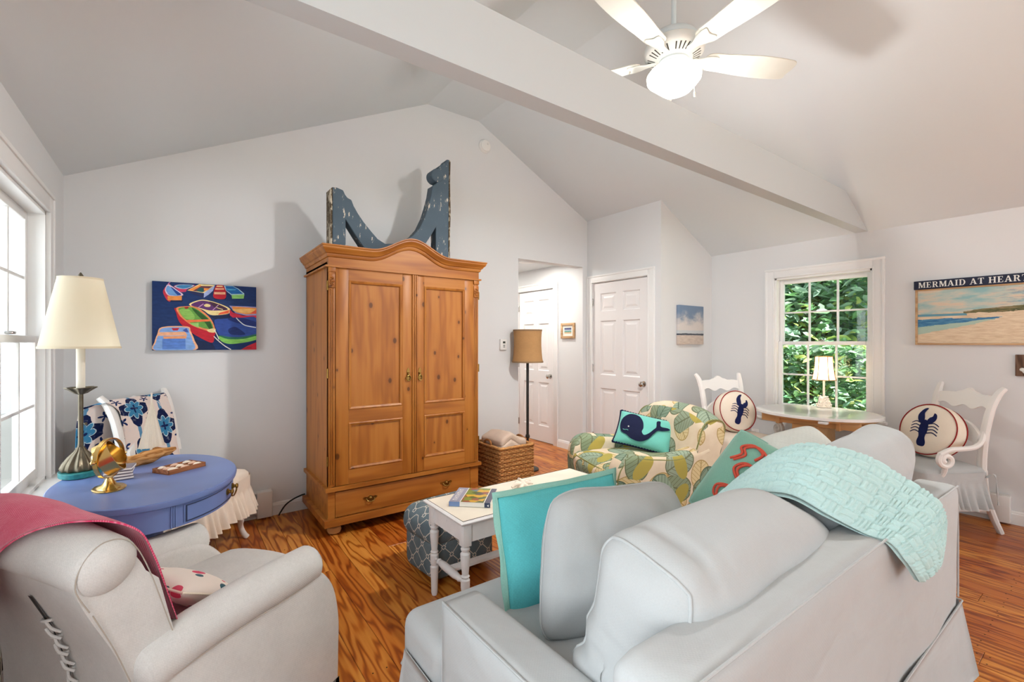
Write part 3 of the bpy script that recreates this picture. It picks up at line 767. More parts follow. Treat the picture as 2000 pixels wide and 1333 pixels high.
window('window_4', 'added wide double-hung window for fill light, unseen on the right behind the camera', (XR, WRn[1], 0), R(-90), WRn[1] - WRn[0], WRn[2], WRn[3], 1.345)
# frame of the added rear window, unseen behind the camera, for fill light
d = empty_struct('window_5', 'added wide picture window for fill light at the unseen near end of the room', (0.2, YR, 0))
for (x0, x1, z0, z1) in ((0, 0.06, 0.35, 2.28), (4.14, 4.2, 0.35, 2.28), (0, 4.2, 0.35, 0.41), (0, 4.2, 2.22, 2.28), (1.37, 1.43, 0.35, 2.28), (2.77, 2.83, 0.35, 2.28)):
    p = MB(); p.bx(x0, x1, -0.09, -0.03, z0, z1, 0.004); obj('frame', p, 'trim_white', d, sharp=30)
# ------------------------------------------------------------------ baseboard heaters
def heater(name, label, loc, rz, L, cap_end):
    h = thing(name, label, 'heater', loc, rz); D = 0.068; H = 0.205
    p = MB(); p.bx(0, L, -0.012, -0.001, 0.03, H, 0.002); obj('back_plate', p, 'heater_white', h)
    p = MB(); p.sweep([(0, 0, 0), (L, 0, 0)], [(0.002, H), (0.002, H - 0.006), (0.05, H - 0.014), (0.05, H - 0.006)]); obj('top_hood', p, 'heater_white', h, sharp=25)
    p = MB(); p.box((L / 2, -0.062, 0.105), (L, 0.004, 0.115), 0.001, rot=(R(4), 0, 0)); obj('front_cover', p, 'heater_white', h)
    p = MB(); p.bx(0.01, L - 0.01, -0.055, -0.014, 0.055, 0.095); obj('fin_tube', p, 'black_metal', h)
    for e, x0 in (('a', 0), ('b', L - 0.10)):
        if (e in cap_end):
            p = MB(); p.bx(x0 - 0.002, x0 + 0.102, -D - 0.002, -0.001, 0.012, H + 0.003, 0.006); obj('end_cap', p, 'heater_white', h)
    return h
heater('baseboard_heater', 'white baseboard heater between the skirted chair and the pine armoire', (-0.48, YB, 0), 0, 1.075, 'ab')
heater('baseboard_heater', 'white baseboard heater under the window with the oval table', (XR, 2.55, 0), R(-90), 1.98, 'ab')
heater('baseboard_heater', 'white baseboard heater behind the cream linen armchair', (XL, 0.9, 0), R(90), 2.9, 'ab')
# outlets, detector, thermostat
def outlet(label, loc, rz):
    o = thing('wall_outlet', label, 'outlet', loc, rz); p = MB(); p.bx(-0.036, 0.036, -0.006, 0, -0.058, 0.058, 0.003); obj('plate', p, 'white_plastic', o)
    for z in (-0.022, 0.022): p = MB(); p.lathe([(0.016, 0), (0.016, 0.002)], 16, M=Matrix.Translation((0, -0.006, z)) @ Matrix.Rotation(R(90), 4, 'X')); obj('socket', p, 'heater_white', o)
outlet('white wall outlet low on the wall between the closet-corner chair and the window', (XR, 2.42, 0.36), R(-90))
sd = thing('smoke_detector', 'round white smoke detector high on the gable wall', 'smoke detector', (2.545, YB, 3.33), 0)
p = MB(); p.lathe([(0.068, 0), (0.068, 0.012), (0.062, 0.020), (0.056, 0.024), (0.054, 0.034), (0.03, 0.040), (0.001, 0.041)], 32, M=Matrix.Rotation(R(90), 4, 'X')); obj('housing', p, 'white_plastic', sd)
p = MB(); p.lathe([(0.010, 0.040), (0.010, 0.044), (0.001, 0.044)], 16, (0.018, 0.018, 0), M=Matrix.Rotation(R(90), 4, 'X')); obj('test_button', p, 'heater_white', sd)
th = thing('thermostat', 'small white thermostat beside the hall opening', 'thermostat', (2.769, YB, 1.31), 0)
p = MB(); p.bx(-0.04, 0.04, -0.028, 0, -0.058, 0.058, 0.006); obj('case', p, 'white_plastic', th)
p = MB(); p.bx(-0.012, 0.018, -0.030, -0.026, 0.012, 0.034); obj('display', p, 'lcd', th)
for z in (-0.008, -0.024): p = MB(); p.bx(-0.008, 0.014, -0.030, -0.026, z - 0.004, z + 0.004); obj('button', p, 'lcd', th)
dl = thing('recessed_downlight', 'round recessed downlight glowing in the hall ceiling', 'ceiling light', (3.48, 4.45, 2.32), 0)
p = MB(); p.lathe([(0.075, 0), (0.098, -0.001), (0.098, -0.006), (0.075, -0.004)], 32); obj('trim_ring', p, 'trim_white', dl)
p = MB(); p.lathe([(0.001, -0.0025), (0.076, -0.0025)], 32); obj('lens', p, 'downlight_lit', dl)
light('hall_light', 'AREA', (3.48, 4.45, 2.30), (0, 0, 0), 7, (1.0, 0.95, 0.88), shape='DISK', size=0.15)
light('hall_light_far', 'AREA', (3.35, 5.7, 2.30), (0, 0, 0), 8, (1.0, 0.95, 0.88), shape='DISK', size=0.15)
# ------------------------------------------------------------------ outdoors
b = MB(); b.bx(-14, 16, -14, 16, -0.7, -0.6); struct('ground', b, 'grass', label='lawn outside')
b = MB(); b.bx(-5.9, XL - 0.13, -3, 15.9, -0.6, -0.35); struct('ground_patio', b, 'patio', label='pale stone patio outside the window')
hs = thing('neighbour_house', 'pale sided house wall outside the window by the blue table', 'house', (-6.0, 3.0, -0.6), 0)
for k in range(24): p = MB(); p.box((0, 0, 0.08 + k * 0.16), (0.03, 26, 0.165), 0, rot=(0, R(5), 0)); obj('clapboard', p, 'siding', hs)
def shrub(label, x, y, z0, rx, ry, h, nleaf, seed, mats, size=(0.05, 0.11)):
    rg = random.Random(seed); t = thing('leafy_tree', label, 'tree', (x, y, -0.6), 0, 'trees outside the window')
    p = MB(); p.tube(catmull([(0, 0, 0), (0.05, 0.03, h * 0.35), (-0.04, 0.05, h * 0.7), (0.02, 0, h * 0.95)], 4), [0.09 - 0.006 * i for i in range(13)], 8); obj('trunk', p, 'bark', t)
    q = MB()
    for i in range(nleaf):
        a = rg.uniform(0, 2 * PI); rr = rg.random() ** 0.45; zz = rg.uniform(-1, 1)
        k = math.sqrt(max(0.02, 1 - zz * zz * 0.8)) * (0.8 + 0.35 * noise.noise(Vector((math.cos(a) * 2 + seed, math.sin(a) * 2, zz * 3))))
        c = Vector((math.cos(a) * rr * k * rx, math.sin(a) * rr * k * ry, z0 + 0.6 + (zz + 1) / 2 * h))
        s = rg.uniform(*size); e = Euler((rg.uniform(-0.9, 0.9), rg.uniform(-0.9, 0.5), rg.uniform(0, 6.28))).to_matrix().to_4x4()
        M = Matrix.Translation(c) @ e
        q.add([(-s, 0, 0), (-0.3 * s, -0.45 * s, 0.12 * s), (0.5 * s, -0.32 * s, 0.1 * s), (s, 0, -0.15 * s), (0.5 * s, 0.32 * s, 0.1 * s), (-0.3 * s, 0.45 * s, 0.12 * s)], [(0, 1, 2, 3), (0, 3, 4, 5)], rg.choices((0, 1, 2), (0.45, 0.4, 0.15))[0], M)
    f = obj('foliage', q, mats, t, sharp=0); f['kind'] = 'stuff'
LM = ['leaf_a', 'leaf_b', 'leaf_c']
shrub('dense leafy tree filling the middle of the far window', 8.4, 3.1, 0.0, 0.95, 1.02, 5.0, 9000, 1, LM, (0.06, 0.13))
shrub('leafy tree at the edge of the far window nearest the closet', 8.4, 5.6, 0.0, 0.95, 1.02, 5.0, 7000, 2, LM, (0.06, 0.13))
shrub('leafy tree at the edge of the far window nearest the beach painting', 8.4, 0.6, 0.0, 0.95, 1.02, 4.8, 6000, 3, LM, (0.06, 0.13))
shrub('low hedge bush just outside the far window', 6.5, 2.4, -0.6, 0.55, 1.4, 1.9, 6000, 4, LM, (0.04, 0.08))
shrub('tall back tree rising behind the others outside the far window', 12.2, 4.4, 0.2, 1.9, 2.6, 7.0, 8000, 5, LM, (0.12, 0.24))
# ------------------------------------------------------------------ pine armoire (local: origin front-left floor, x right, y into wall)
ar = thing('armoire', 'tall pine two-door armoire with arched cornice and bottom drawer', 'armoire', (0.84, 3.27, 0), 0)
AW, AD = 1.20, 0.64
p = MB(); p.bx(0, 0.022, 0, AD, 0.33, 1.86); p.bx(AW - 0.022, AW, 0, AD, 0.33, 1.86); p.bx(0, AW, AD - 0.012, AD, 0.33, 1.90); p.bx(0, AW, 0.02, AD, 1.86, 1.885); p.bx(0.01, AW - 0.01, 0.03, AD, 0.33, 0.35)
obj('carcass', p, 'pine_cabinet', ar, sharp=20)
p = MB(); p.bx(0.0, 0.022, 0.004, AD, 0.12, 0.315); p.bx(AW - 0.022, AW, 0.004, AD, 0.12, 0.315); p.bx(0.022, AW - 0.022, AD - 0.02, AD, 0.12, 0.315); p.bx(-0.001, 0.046, 0.001, 0.03, 0.121, 0.314); p.bx(AW - 0.075, AW + 0.001, 0.001, 0.03, 0.121, 0.314); p.bx(0.046, AW - 0.075, 0.024, 0.034, 0.12, 0.315)
obj('plinth', p, 'pine_cabinet_h', ar, sharp=20)
loop = [(AW, AD, 0), (AW, 0, 0), (0, 0, 0), (0, AD, 0)]
def mould(name, z, prof, m='pine_cabinet_h'):
    q = MB(); q.sweep([(a, c, z) for a, c, _ in loop], [(-u, h) for u, h in prof]); return obj(name, q, m, ar, sharp=30)
mould('waist_moulding', 0.312, [(0.02, 0), (-0.014, 0.0), (-0.022, 0.008), (-0.020, 0.018), (-0.010, 0.024), (0.0, 0.026), (0.02, 0.026)])
mould('base_moulding', 0.078, [(0.03, 0), (-0.016, 0.0), (-0.020, 0.010), (-0.018, 0.026), (-0.006, 0.036), (0.0, 0.046), (0.03, 0.046)])
for (x, y) in ((0.055, 0.055), (AW - 0.055, 0.055), (0.055, AD - 0.06), (AW - 0.055, AD - 0.06)):
    p = MB(); p.lathe([(0.020, 0.0), (0.040, 0.010), (0.047, 0.030), (0.043, 0.050), (0.026, 0.062), (0.030, 0.070), (0.032, 0.080)], 20, (x, y, 0)); obj('bun_foot', p, 'pale_wood', ar)
# drawer
dr = obj('drawer', MB().bx(0.048, AW - 0.078, -0.001, 0.022, 0.127, 0.300, 0.004), 'pine_cabinet_h', ar, sharp=30)
def drawer_pull(parent, x, z):
    q = MB(); poly = cat2([(-0.052, 0.004), (-0.040, 0.016), (-0.020, 0.012), (0, 0.022), (0.020, 0.012), (0.040, 0.016), (0.052, 0.004), (0.034, -0.006), (0.02, -0.016), (0, -0.026), (-0.02, -0.016), (-0.034, -0.006)], 4)
    M = Matrix.Translation((x, -0.001, z)) @ Matrix.Rotation(R(90), 4, 'X')
    q.prism(poly, 0.0, 0.004, M=M); q.tube([(x - 0.03, -0.006, z + 0.002), (x - 0.022, -0.018, z - 0.014), (x, -0.022, z - 0.020), (x + 0.022, -0.018, z - 0.014), (x + 0.03, -0.006, z + 0.002)], 0.004, 8)
    q.lathe([(0.001, -0.012), (0.009, -0.006), (0.012, 0), (0.009, 0.006), (0.001, 0.010)], 10, (x, -0.008, z + 0.006)); obj('drawer_pull', q, 'old_brass', parent)
drawer_pull(dr, 0.29, 0.215); drawer_pull(dr, 0.90, 0.215)
# doors
def adoor(x0, x1, st_l, st_r, handle_x, hinge_x, astragal=None):
    d = MB(); z0, z1 = 0.342, 1.850; y0, y1 = -0.002, 0.022
    rails = [(z0, 0.445), (0.770, 0.862), (1.765, z1)]
    d.bx(x0, x0 + st_l, y0, y1, z0, z1, 0.002); d.bx(x1 - st_r, x1, y0, y1, z0, z1, 0.002)
    do = obj('door', d, 'pine_cabinet', ar, sharp=30)
    for (a, c) in rails: q = MB(); q.bx(x0 + st_l, x1 - st_r, y0, y1, a, c); obj('rail', q, 'pine_cabinet_h', do, sharp=20)
    xa, xb = x0 + st_l, x1 - st_r
    for (a, c) in ((0.445, 0.770), (0.862, 1.765)):
        q = MB(); q.bx(xa - 0.002, xb + 0.002, 0.010, 0.018, a - 0.002, c + 0.002); obj('panel', q, 'pine_cabinet', do, sharp=20)
        q = MB(); path = [(xa, a), (xb, a), (xb, c), (xa, c)]
        pr = [(0.0, 0.0), (0.0, 0.006), (0.006, 0.009), (0.012, 0.006), (0.018, 0.003), (0.020, -0.010), (0.0, -0.010)]
        Mx = Matrix(((1, 0, 0, 0), (0, 0, -1, 0.0), (0, 1, 0, 0), (0, 0, 0, 1)))
        q.sweep([(u, v, 0) for u, v in path], [(-u, h) for u, h in pr], closed=True, M=Mx); obj('panel_moulding', q, 'pine_cabinet', do, sharp=30)
    if astragal is not None:
        q = MB()
        for k in range(3): q.bx(astragal + k * 0.0155, astragal + 0.0125 + k * 0.0155, -0.014, -0.002, z0, z1, 0.004)
        q.bx(astragal - 0.002, astragal + 0.048, -0.006, -0.002, z0, z1); obj('astragal', q, 'pine_cabinet', do, sharp=30)
    # handle: escutcheon with drop ring
    hx, hz = handle_x, 1.085; q = MB(); M = Matrix.Translation((hx, y0 - (0.012 if astragal is not None and abs(hx - astragal) < 0.04 else 0.0), hz)) @ Matrix.Rotation(R(90), 4, 'X')
    q.prism(cat2([(-0.009, -0.03), (-0.014, -0.012), (-0.008, 0.01), (-0.012, 0.03), (0, 0.056), (0.012, 0.03), (0.008, 0.01), (0.014, -0.012), (0.009, -0.03), (0, -0.036)], 4), 0, 0.005, M=M)
    q.lathe([(0.010, 0.004), (0.010, 0.012), (0.006, 0.018), (0.001, 0.018)], 12, (0, 0.012, 0), M=M)
    q.tube([(0.017 * math.cos(w), -0.022 + 0.020 * math.sin(w), 0.012) for w in [i * PI / 8 for i in range(16)]], 0.0042, 8, closed=True, M=M); obj('door_handle', q, 'old_brass', do)
    for z in (0.52, 1.12, 1.72):
        q = MB(); q.lathe([(0.006, -0.032), (0.006, 0.032)], 8, (hinge_x, -0.001, z)); obj('hinge', q, 'old_brass', do)
adoor(0.050, 0.612, 0.088, 0.078, 0.578, -0.004)
adoor(0.616, 1.156, 0.094, 0.086, 0.672, AW + 0.004, astragal=0.610)
for x0 in (0.0, AW - 0.046):
    q = MB(); q.bx(x0, x0 + 0.046, -0.002, 0.03, 0.342, 1.848, 0.002)
    for k in range(3): q.bx(x0 + 0.006 + k * 0.012, x0 + 0.0145 + k * 0.012, -0.008, 0.0, 0.36, 1.70, 0.003)
    pl = obj('pilaster', q, 'pine_cabinet', ar, sharp=30)
    q = MB(); q.bx(x0 + 0.001, x0 + 0.045, -0.012, 0, 1.705, 1.800, 0.003); q.bx(x0 - 0.002, x0 + 0.048, -0.016, 0, 1.812, 1.846, 0.004); q.bx(x0 + 0.004, x0 + 0.042, -0.010, 0, 1.80, 1.815)
    for k in range(7):
        a = k / 7 * 2 * PI; q.lathe([(0.001, -0.008), (0.008, -0.003), (0.008, 0.003), (0.001, 0.008)], 8, (x0 + 0.023 + 0.012 * math.cos(a), -0.014, 1.75 + 0.026 * math.sin(a)))
    q.lathe([(0.001, -0.01), (0.011, -0.004), (0.011, 0.004), (0.001, 0.01)], 10, (x0 + 0.023, -0.016, 1.75)); obj('carved_capital', q, 'pine_cabinet', pl, sharp=30)
# frieze and arched cornice
def arch(x):   # cornice underside height profile
    t_ = (x - AW / 2) / 0.33
    if abs(t_) >= 1: return 0.0
    return 0.112 * (0.5 + 0.5 * math.cos(PI * t_)) ** 1.15
q = MB(); xs = [i * AW / 60 for i in range(61)]
poly = [(0, 1.853), (AW, 1.853)] + [(x, 1.945 + arch(x)) for x in reversed(xs)]
q.prism(poly, 0, 0.026, M=Matrix(((1, 0, 0, 0), (0, 0, 1, -0.010), (0, 1, 0, 0), (0, 0, 0, 1)))); q.bx(0.0, 0.02, 0.016, AD, 1.853, 1.96); q.bx(AW - 0.02, AW, 0.016, AD, 1.853, 1.96)
obj('frieze', q, 'pine_cabinet_h', ar, sharp=20)
mould('frieze_bead', 1.846, [(0.02, 0), (-0.016, 0.0), (-0.020, 0.006), (-0.016, 0.012), (0.02, 0.012)])
prof = [(0.0, -0.055), (-0.008, -0.052), (-0.014, -0.040), (-0.014, -0.032), (-0.024, -0.026), (-0.030, -0.014), (-0.038, -0.008), (-0.046, 0.004), (-0.046, 0.012), (-0.052, 0.018), (-0.052, 0.026), (0.0, 0.026)]
q = MB(); rings = []
path = [(AW, AD)] + [(AW, AD * (1 - k / 4)) for k in range(1, 4)] + [(x, 0.0) for x in reversed(xs)] + [(0, AD * k / 4) for k in range(1, 5)]
for i, (x, y) in enumerate(path):
    left = x <= 1e-6; right = x >= AW - 1e-6; front = y <= 1e-6
    dz = arch(x) if front else 0.0; ring = []
    for (u, h) in prof:
        ox = (u if left else (-u if right else 0)); oy = u if front else 0
        ring.append((x + ox, y + oy - (0.010 if front else 0), 1.968 + dz + h))
    rings.append(ring)
q.loft(rings, cap=True); obj('cornice', q, 'pine_cabinet_h', ar, sharp=30)
q = MB(); q.bx(0, AW, 0.0, AD, 1.955, 1.975); obj('top_board', q, 'pine_cabinet_h', ar)

# ------------------------------------------------------------------ painted gable bracket on the armoire
br = thing('gable_bracket', 'weathered blue-grey painted wooden gable bracket on top of the armoire', 'architectural bracket', (1.40, 3.50, 1.978), 0)
def bp(pts): return [(x - 1.40, z - 1.978) for x, z in pts]
Mb = Matrix(((1, 0, 0, 0), (0, 0, 1, 0), (0, 1, 0, 0), (0, 0, 0, 1)))
outer = [(0.930, 1.978), (1.026, 1.978), (1.026, 2.248)] + [(1.06, 2.20), (1.10, 2.14), (1.15, 2.07), (1.21, 2.01), (1.25, 1.978)] + [(1.60, 1.978), (1.645, 2.148 - 0.04), (1.70, 2.19), (1.738, 2.25), (1.768, 2.30), (1.768, 1.978), (1.885, 1.978), (1.893, 2.895), (1.872, 2.893), (1.85, 2.862), (1.815, 2.835), (1.795, 2.815), (1.785, 2.79), (1.80, 2.70), (1.775, 2.668), (1.738, 2.642), (1.725, 2.56), (1.70, 2.47), (1.668, 2.37), (1.62, 2.27), (1.56, 2.20), (1.48, 2.145), (1.40, 2.115), (1.33, 2.105), (1.27, 2.135), (1.215, 2.19), (1.16, 2.25), (1.115, 2.31), (1.085, 2.36), (1.068, 2.402), (1.040, 2.412), (1.022, 2.432), (1.008, 2.462), (0.960, 2.474), (0.930, 2.470)]
q = MB(); q.prism(bp(outer), 0, 0.10, M=Mb, bev=0.004, seg=1); obj('frame', q, 'bracket_paint', br, sharp=25)
q = MB(); q.prism([(u + 0.002 * math.sin(v * 90), v) for u, v in bp([(0.917, 1.978), (0.930, 1.978), (0.930, 2.10), (0.930, 2.30), (0.930, 2.470), (0.917, 2.455)])], -0.002, 0.11, M=Mb); obj('raw_edge', q, 'bracket_side', br)
q = MB(); q.prism(bp([(1.885, 1.978), (1.900, 1.978), (1.899, 2.2), (1.906, 2.45), (1.900, 2.7), (1.905, 2.880), (1.893, 2.893)]), -0.002, 0.10, M=Mb); obj('raw_edge', q, 'bracket_side', br)
q = MB(); q.lathe([(0.050, -0.004), (0.056, 0.002), (0.056, 0.098), (0.050, 0.104)], 28, M=Matrix.Translation((1.782 - 1.40, 0.0, 2.738 - 1.978)) @ Matrix.Rotation(R(-90), 4, 'X')); obj('scroll', q, 'bracket_paint', br)

# ------------------------------------------------------------------ painting of rowing boats
bp_ = thing('boat_painting', 'canvas painting of colourful rowing boats on dark blue water', 'painting', (-0.125, YB - 0.002, 1.278), 0)
BW, BH = 0.617, 0.468
BC = {}
def bc(c):
    k = 'paint_%d_%d_%d' % c
    if k not in MAT:
        n = NT(k, 0.55, 0.3); f = n.noise(n.xyz('Object', (1, 1, 3)), 26, 4); a = tuple(v * 0.82 for v in lin(c)[:3]) + (1,); b2 = tuple(min(1, v * 1.16) for v in lin(c)[:3]) + (1,)
        n.color(n.ramp(f, [(0.3, a), (0.7, b2)])); MAT[k] = n.m
    return k
q = MB(); q.bx(0, BW, -0.034, 0, 0, BH, 0.002); obj('canvas', q, bc((24, 52, 104)), bp_)
def px2(x, y):  # zoomed-photo pixel -> canvas metres
    tl, tr, bl, brr = (143, 138), (1735, 258), (122, 1207), (1722, 1212)
    u = v = 0.5
    for _ in range(12):
        xl = tl[0] + (bl[0] - tl[0]) * v; xr = tr[0] + (brr[0] - tr[0]) * v; u = (x - xl) / (xr - xl)
        yt = tl[1] + (tr[1] - tl[1]) * u; yb = bl[1] + (brr[1] - bl[1]) * u; v = (y - yt) / (yb - yt)
    return (min(max(u, 0), 1) * BW, (1 - min(max(v, 0), 1)) * BH)
paint = MB(); pm = []; lay = [0]
def shape(pts, c, smooth=True):
    k = bc(c)
    if k not in pm: pm.append(k)
    P = [px2(*a) for a in pts]
    if smooth: P = cat2(P, 4)
    P = [(min(max(a, 0.0), BW), min(max(b2, 0.0), BH)) for a, b2 in P]
    y = -0.0345 - 0.00012 * lay[0]; lay[0] += 1
    paint.add([(a, y, b2) for a, b2 in P], [tuple(range(len(P)))], pm.index(k))
def stroke(pts, wd, c):
    P = catmull([(a, b2, 0) for a, b2 in pts], 5); L = []; Rr = []
    for i, p_ in enumerate(P):
        t_ = (P[min(i + 1, len(P) - 1)] - P[max(i - 1, 0)]).normalized(); nn = Vector((-t_.y, t_.x, 0)) * wd / 2
        L.append((p_ + nn).to_tuple()[:2]); Rr.append((p_ - nn).to_tuple()[:2])
    k = bc(c)
    if k not in pm: pm.append(k)
    y = -0.0345 - 0.00012 * lay[0]; lay[0] += 1
    for i in range(len(P) - 1):
        qd = [px2(*a) for a in (L[i], L[i + 1], Rr[i + 1], Rr[i])]; paint.add([(a, y, b2) for a, b2 in qd], [(0, 1, 2, 3)], pm.index(k))
N_, RED, ORG, PCH, LBL, GRN, CRM, PUR = (16, 34, 74), (190, 30, 48), (238, 148, 70), (244, 180, 140), (110, 160, 216), (104, 160, 70), (236, 214, 150), (96, 50, 110)
shape([(740, 1040), (800, 1060), (1000, 1100), (1060, 1210), (760, 1210)], N_, False)
shape([(960, 690), (1280, 660), (1300, 720), (1050, 740)], N_, False); shape([(330, 440), (580, 440), (560, 470), (350, 460)], N_, False); shape([(1030, 400), (1240, 400), (1230, 440), (1050, 440)], N_, False)
# top-left small boat
shape([(370, 190), (310, 260), (295, 330), (350, 440), (400, 440), (400, 220)], (206, 50, 70)); shape([(360, 195), (320, 270), (330, 320), (380, 370), (560, 370), (570, 340), (500, 290), (430, 230)], (226, 200, 220)); shape([(360, 215), (335, 270), (350, 320), (390, 362), (520, 362), (400, 240)], LBL, True); shape([(400, 230), (470, 280), (550, 350), (500, 362), (440, 290)], (30, 70, 150)); shape([(355, 375), (560, 375), (556, 442), (355, 440)], ORG, False)
# pink hull behind
shape([(445, 225), (520, 200), (640, 205), (760, 215), (640, 270), (620, 310), (540, 310), (480, 260)], (204, 60, 100)); shape([(455, 225), (540, 200), (740, 212), (650, 262), (560, 268), (490, 250)], (190, 200, 220)); shape([(480, 225), (560, 205), (720, 214), (640, 255), (560, 260)], (60, 130, 180))
# square orange-rimmed boat
shape([(820, 195), (1060, 215), (890, 335), (640, 290)], CRM, False); shape([(840, 205), (850, 230), (720, 300), (650, 285)], ORG, False); shape([(850, 225), (1030, 230), (880, 318), (720, 300)], (110, 60, 70), False); shape([(790, 300), (800, 270), (850, 250), (885, 270), (875, 320)], (30, 90, 90)); shape([(890, 260), (975, 265), (950, 290), (890, 300)], ORG, False)
shape([(640, 290), (890, 335), (885, 405), (680, 330)], (34, 44, 90), False); shape([(890, 335), (1062, 215), (1030, 300), (960, 360), (885, 405)], (160, 176, 220), False)
# red striped boat
shape([(1090, 215), (1190, 220), (1235, 320), (1220, 420), (1120, 430), (1035, 400), (1045, 300)], RED); shape([(1095, 225), (1175, 228), (1190, 245), (1080, 240)], CRM, False); shape([(1070, 260), (1200, 265), (1205, 288), (1060, 284)], PCH, False); shape([(1045, 320), (1222, 325), (1225, 362), (1045, 355)], PCH, False)
# blue boat with green transom
shape([(1200, 225), (1340, 230), (1440, 280), (1530, 350), (1530, 385), (1320, 375), (1230, 300)], (170, 206, 224), False); shape([(1225, 232), (1340, 236), (1430, 285), (1510, 355), (1320, 355), (1240, 300)], (24, 100, 170), False); shape([(1240, 270), (1400, 285), (1380, 300), (1260, 298)], (70, 160, 200), False); shape([(1320, 370), (1530, 365), (1520, 428), (1330, 428)], (140, 200, 110), False)
# purple boat
shape([(660, 510), (820, 440), (960, 450), (1150, 510), (1290, 580), (1280, 650), (1130, 675), (980, 670), (860, 590)], CRM); shape([(690, 515), (820, 455), (960, 465), (1150, 525), (1260, 590), (1150, 605), (960, 600), (820, 560)], PUR); shape([(960, 465), (1150, 525), (1250, 590), (1100, 590)], (70, 40, 64)); shape([(885, 520), (930, 500), (985, 520), (970, 548), (910, 545)], CRM); stroke([(800, 555), (880, 500)], 14, (196, 140, 190)); stroke([(1020, 600), (1110, 520)], 12, (196, 150, 190)); stroke([(1080, 560), (1180, 592)], 10, CRM); shape([(1130, 640), (1280, 600), (1270, 650), (1100, 672)], (236, 96, 60), False)
# orange boat on the right edge
shape([(1285, 590), (1340, 640), (1500, 690), (1730, 690), (1730, 740), (1500, 730), (1340, 720), (1290, 680)], (206, 44, 70), False); shape([(1280, 535), (1500, 545), (1732, 560), (1732, 690), (1560, 690), (1380, 650)], (150, 150, 200), False); shape([(1320, 545), (1732, 575), (1732, 665), (1560, 672), (1400, 640), (1340, 590)], ORG, False); shape([(1620, 660), (1732, 600), (1732, 665)], (226, 90, 60), False); shape([(1350, 590), (1700, 590), (1600, 655), (1400, 630)], (244, 190, 110))
# blue/green boat
shape([(1040, 760), (1200, 735), (1500, 720), (1725, 730), (1725, 990), (1500, 1020), (1250, 1010), (1110, 980)], (44, 74, 150)); shape([(1250, 735), (1450, 720), (1725, 790), (1725, 850), (1550, 830), (1400, 800)], (24, 44, 110)); shape([(1260, 900), (1340, 860), (1420, 880), (1540, 975), (1400, 985), (1290, 970)], (20, 42, 104)); shape([(1110, 985), (1300, 1015), (1500, 1015), (1722, 975), (1722, 1010), (1500, 1050), (1300, 1050), (1130, 1020)], (40, 110, 80)); shape([(1105, 1000), (1250, 1045), (1500, 1045), (1722, 1005), (1722, 1060), (1500, 1105), (1280, 1120), (1150, 1080)], (130, 196, 90))
shape([(1460, 1212), (1580, 1150), (1722, 1100), (1722, 1212)], RED, False)
# green boat
shape([(480, 560), (475, 640), (520, 780), (640, 900), (800, 1010), (1000, 1100), (1040, 1000), (1050, 900), (900, 760)], RED); shape([(480, 555), (620, 535), (760, 545), (900, 640), (1000, 750), (1050, 880), (1040, 940), (880, 900), (700, 830), (560, 720), (500, 640)], (236, 140, 90)); shape([(510, 565), (620, 548), (740, 560), (880, 660), (980, 760), (1020, 880), (900, 880), (720, 815), (590, 720), (530, 640)], GRN); shape([(700, 555), (840, 640), (960, 750), (1010, 880), (960, 885), (890, 780), (780, 670)], (44, 92, 40)); shape([(520, 590), (640, 570), (740, 680), (720, 740), (620, 730), (560, 680)], (140, 190, 90)); shape([(620, 745), (960, 740), (980, 770), (640, 785)], (236, 120, 70), False); shape([(660, 800), (800, 790), (800, 870), (740, 840)], (150, 200, 110), False); shape([(930, 900), (1050, 880), (1045, 940), (960, 935)], CRM); shape([(595, 550), (655, 545), (640, 572), (605, 572)], (150, 30, 36))
# pale blue boat bottom left
shape([(160, 1207), (160, 1080), (200, 960), (270, 850), (630, 845), (680, 920), (735, 1060), (745, 1207)], PCH); shape([(175, 1207), (180, 1080), (220, 960), (285, 865), (615, 862), (660, 930), (705, 1060), (705, 1207)], (130, 168, 222)); shape([(270, 1030), (600, 1030), (600, 1190), (265, 1190)], (90, 130, 204), False); shape([(230, 930), (600, 925), (630, 985), (205, 985)], PCH, False); shape([(280, 995), (620, 990), (610, 1030), (290, 1030)], (236, 160, 110), False); shape([(400, 868), (515, 866), (490, 905), (425, 905)], RED, False); shape([(560, 900), (620, 870), (650, 940), (600, 930)], (70, 90, 170), False)
stroke([(1040, 900), (1080, 980), (1110, 1050)], 14, (226, 226, 216)); stroke([(1030, 1000), (1100, 1070), (1200, 1150), (1300, 1208)], 14, (230, 226, 220)); stroke([(1390, 720), (1450, 780), (1540, 840), (1720, 875)], 14, (214, 222, 230)); stroke([(360, 205), (375, 180), (400, 160)], 12, (180, 120, 170)); stroke([(1560, 1180), (1640, 1186)], 6, (60, 14, 24))
obj('painted_boats', paint, pm, bp_, sharp=0)
# dark frame glimpsed behind the lamp on the left-hand wall
fr = thing('dark_frame', 'small dark wooden frame on the window wall behind the cone-shade lamp', 'picture frame', (XL, 3.70, 1.45), R(90))
for (x0, x1, z0, z1) in ((-0.11, -0.085, 0, 0.2), (0.085, 0.11, 0, 0.2), (-0.085, 0.085, 0, 0.025), (-0.085, 0.085, 0.175, 0.2)): q = MB(); q.bx(x0, x1, -0.022, 0, z0, z1, 0.003); obj('frame_side', q, 'dark_plank', fr)
q = MB(); q.bx(-0.085, 0.085, -0.008, 0, 0.025, 0.175); obj('picture', q, 'paper', fr)

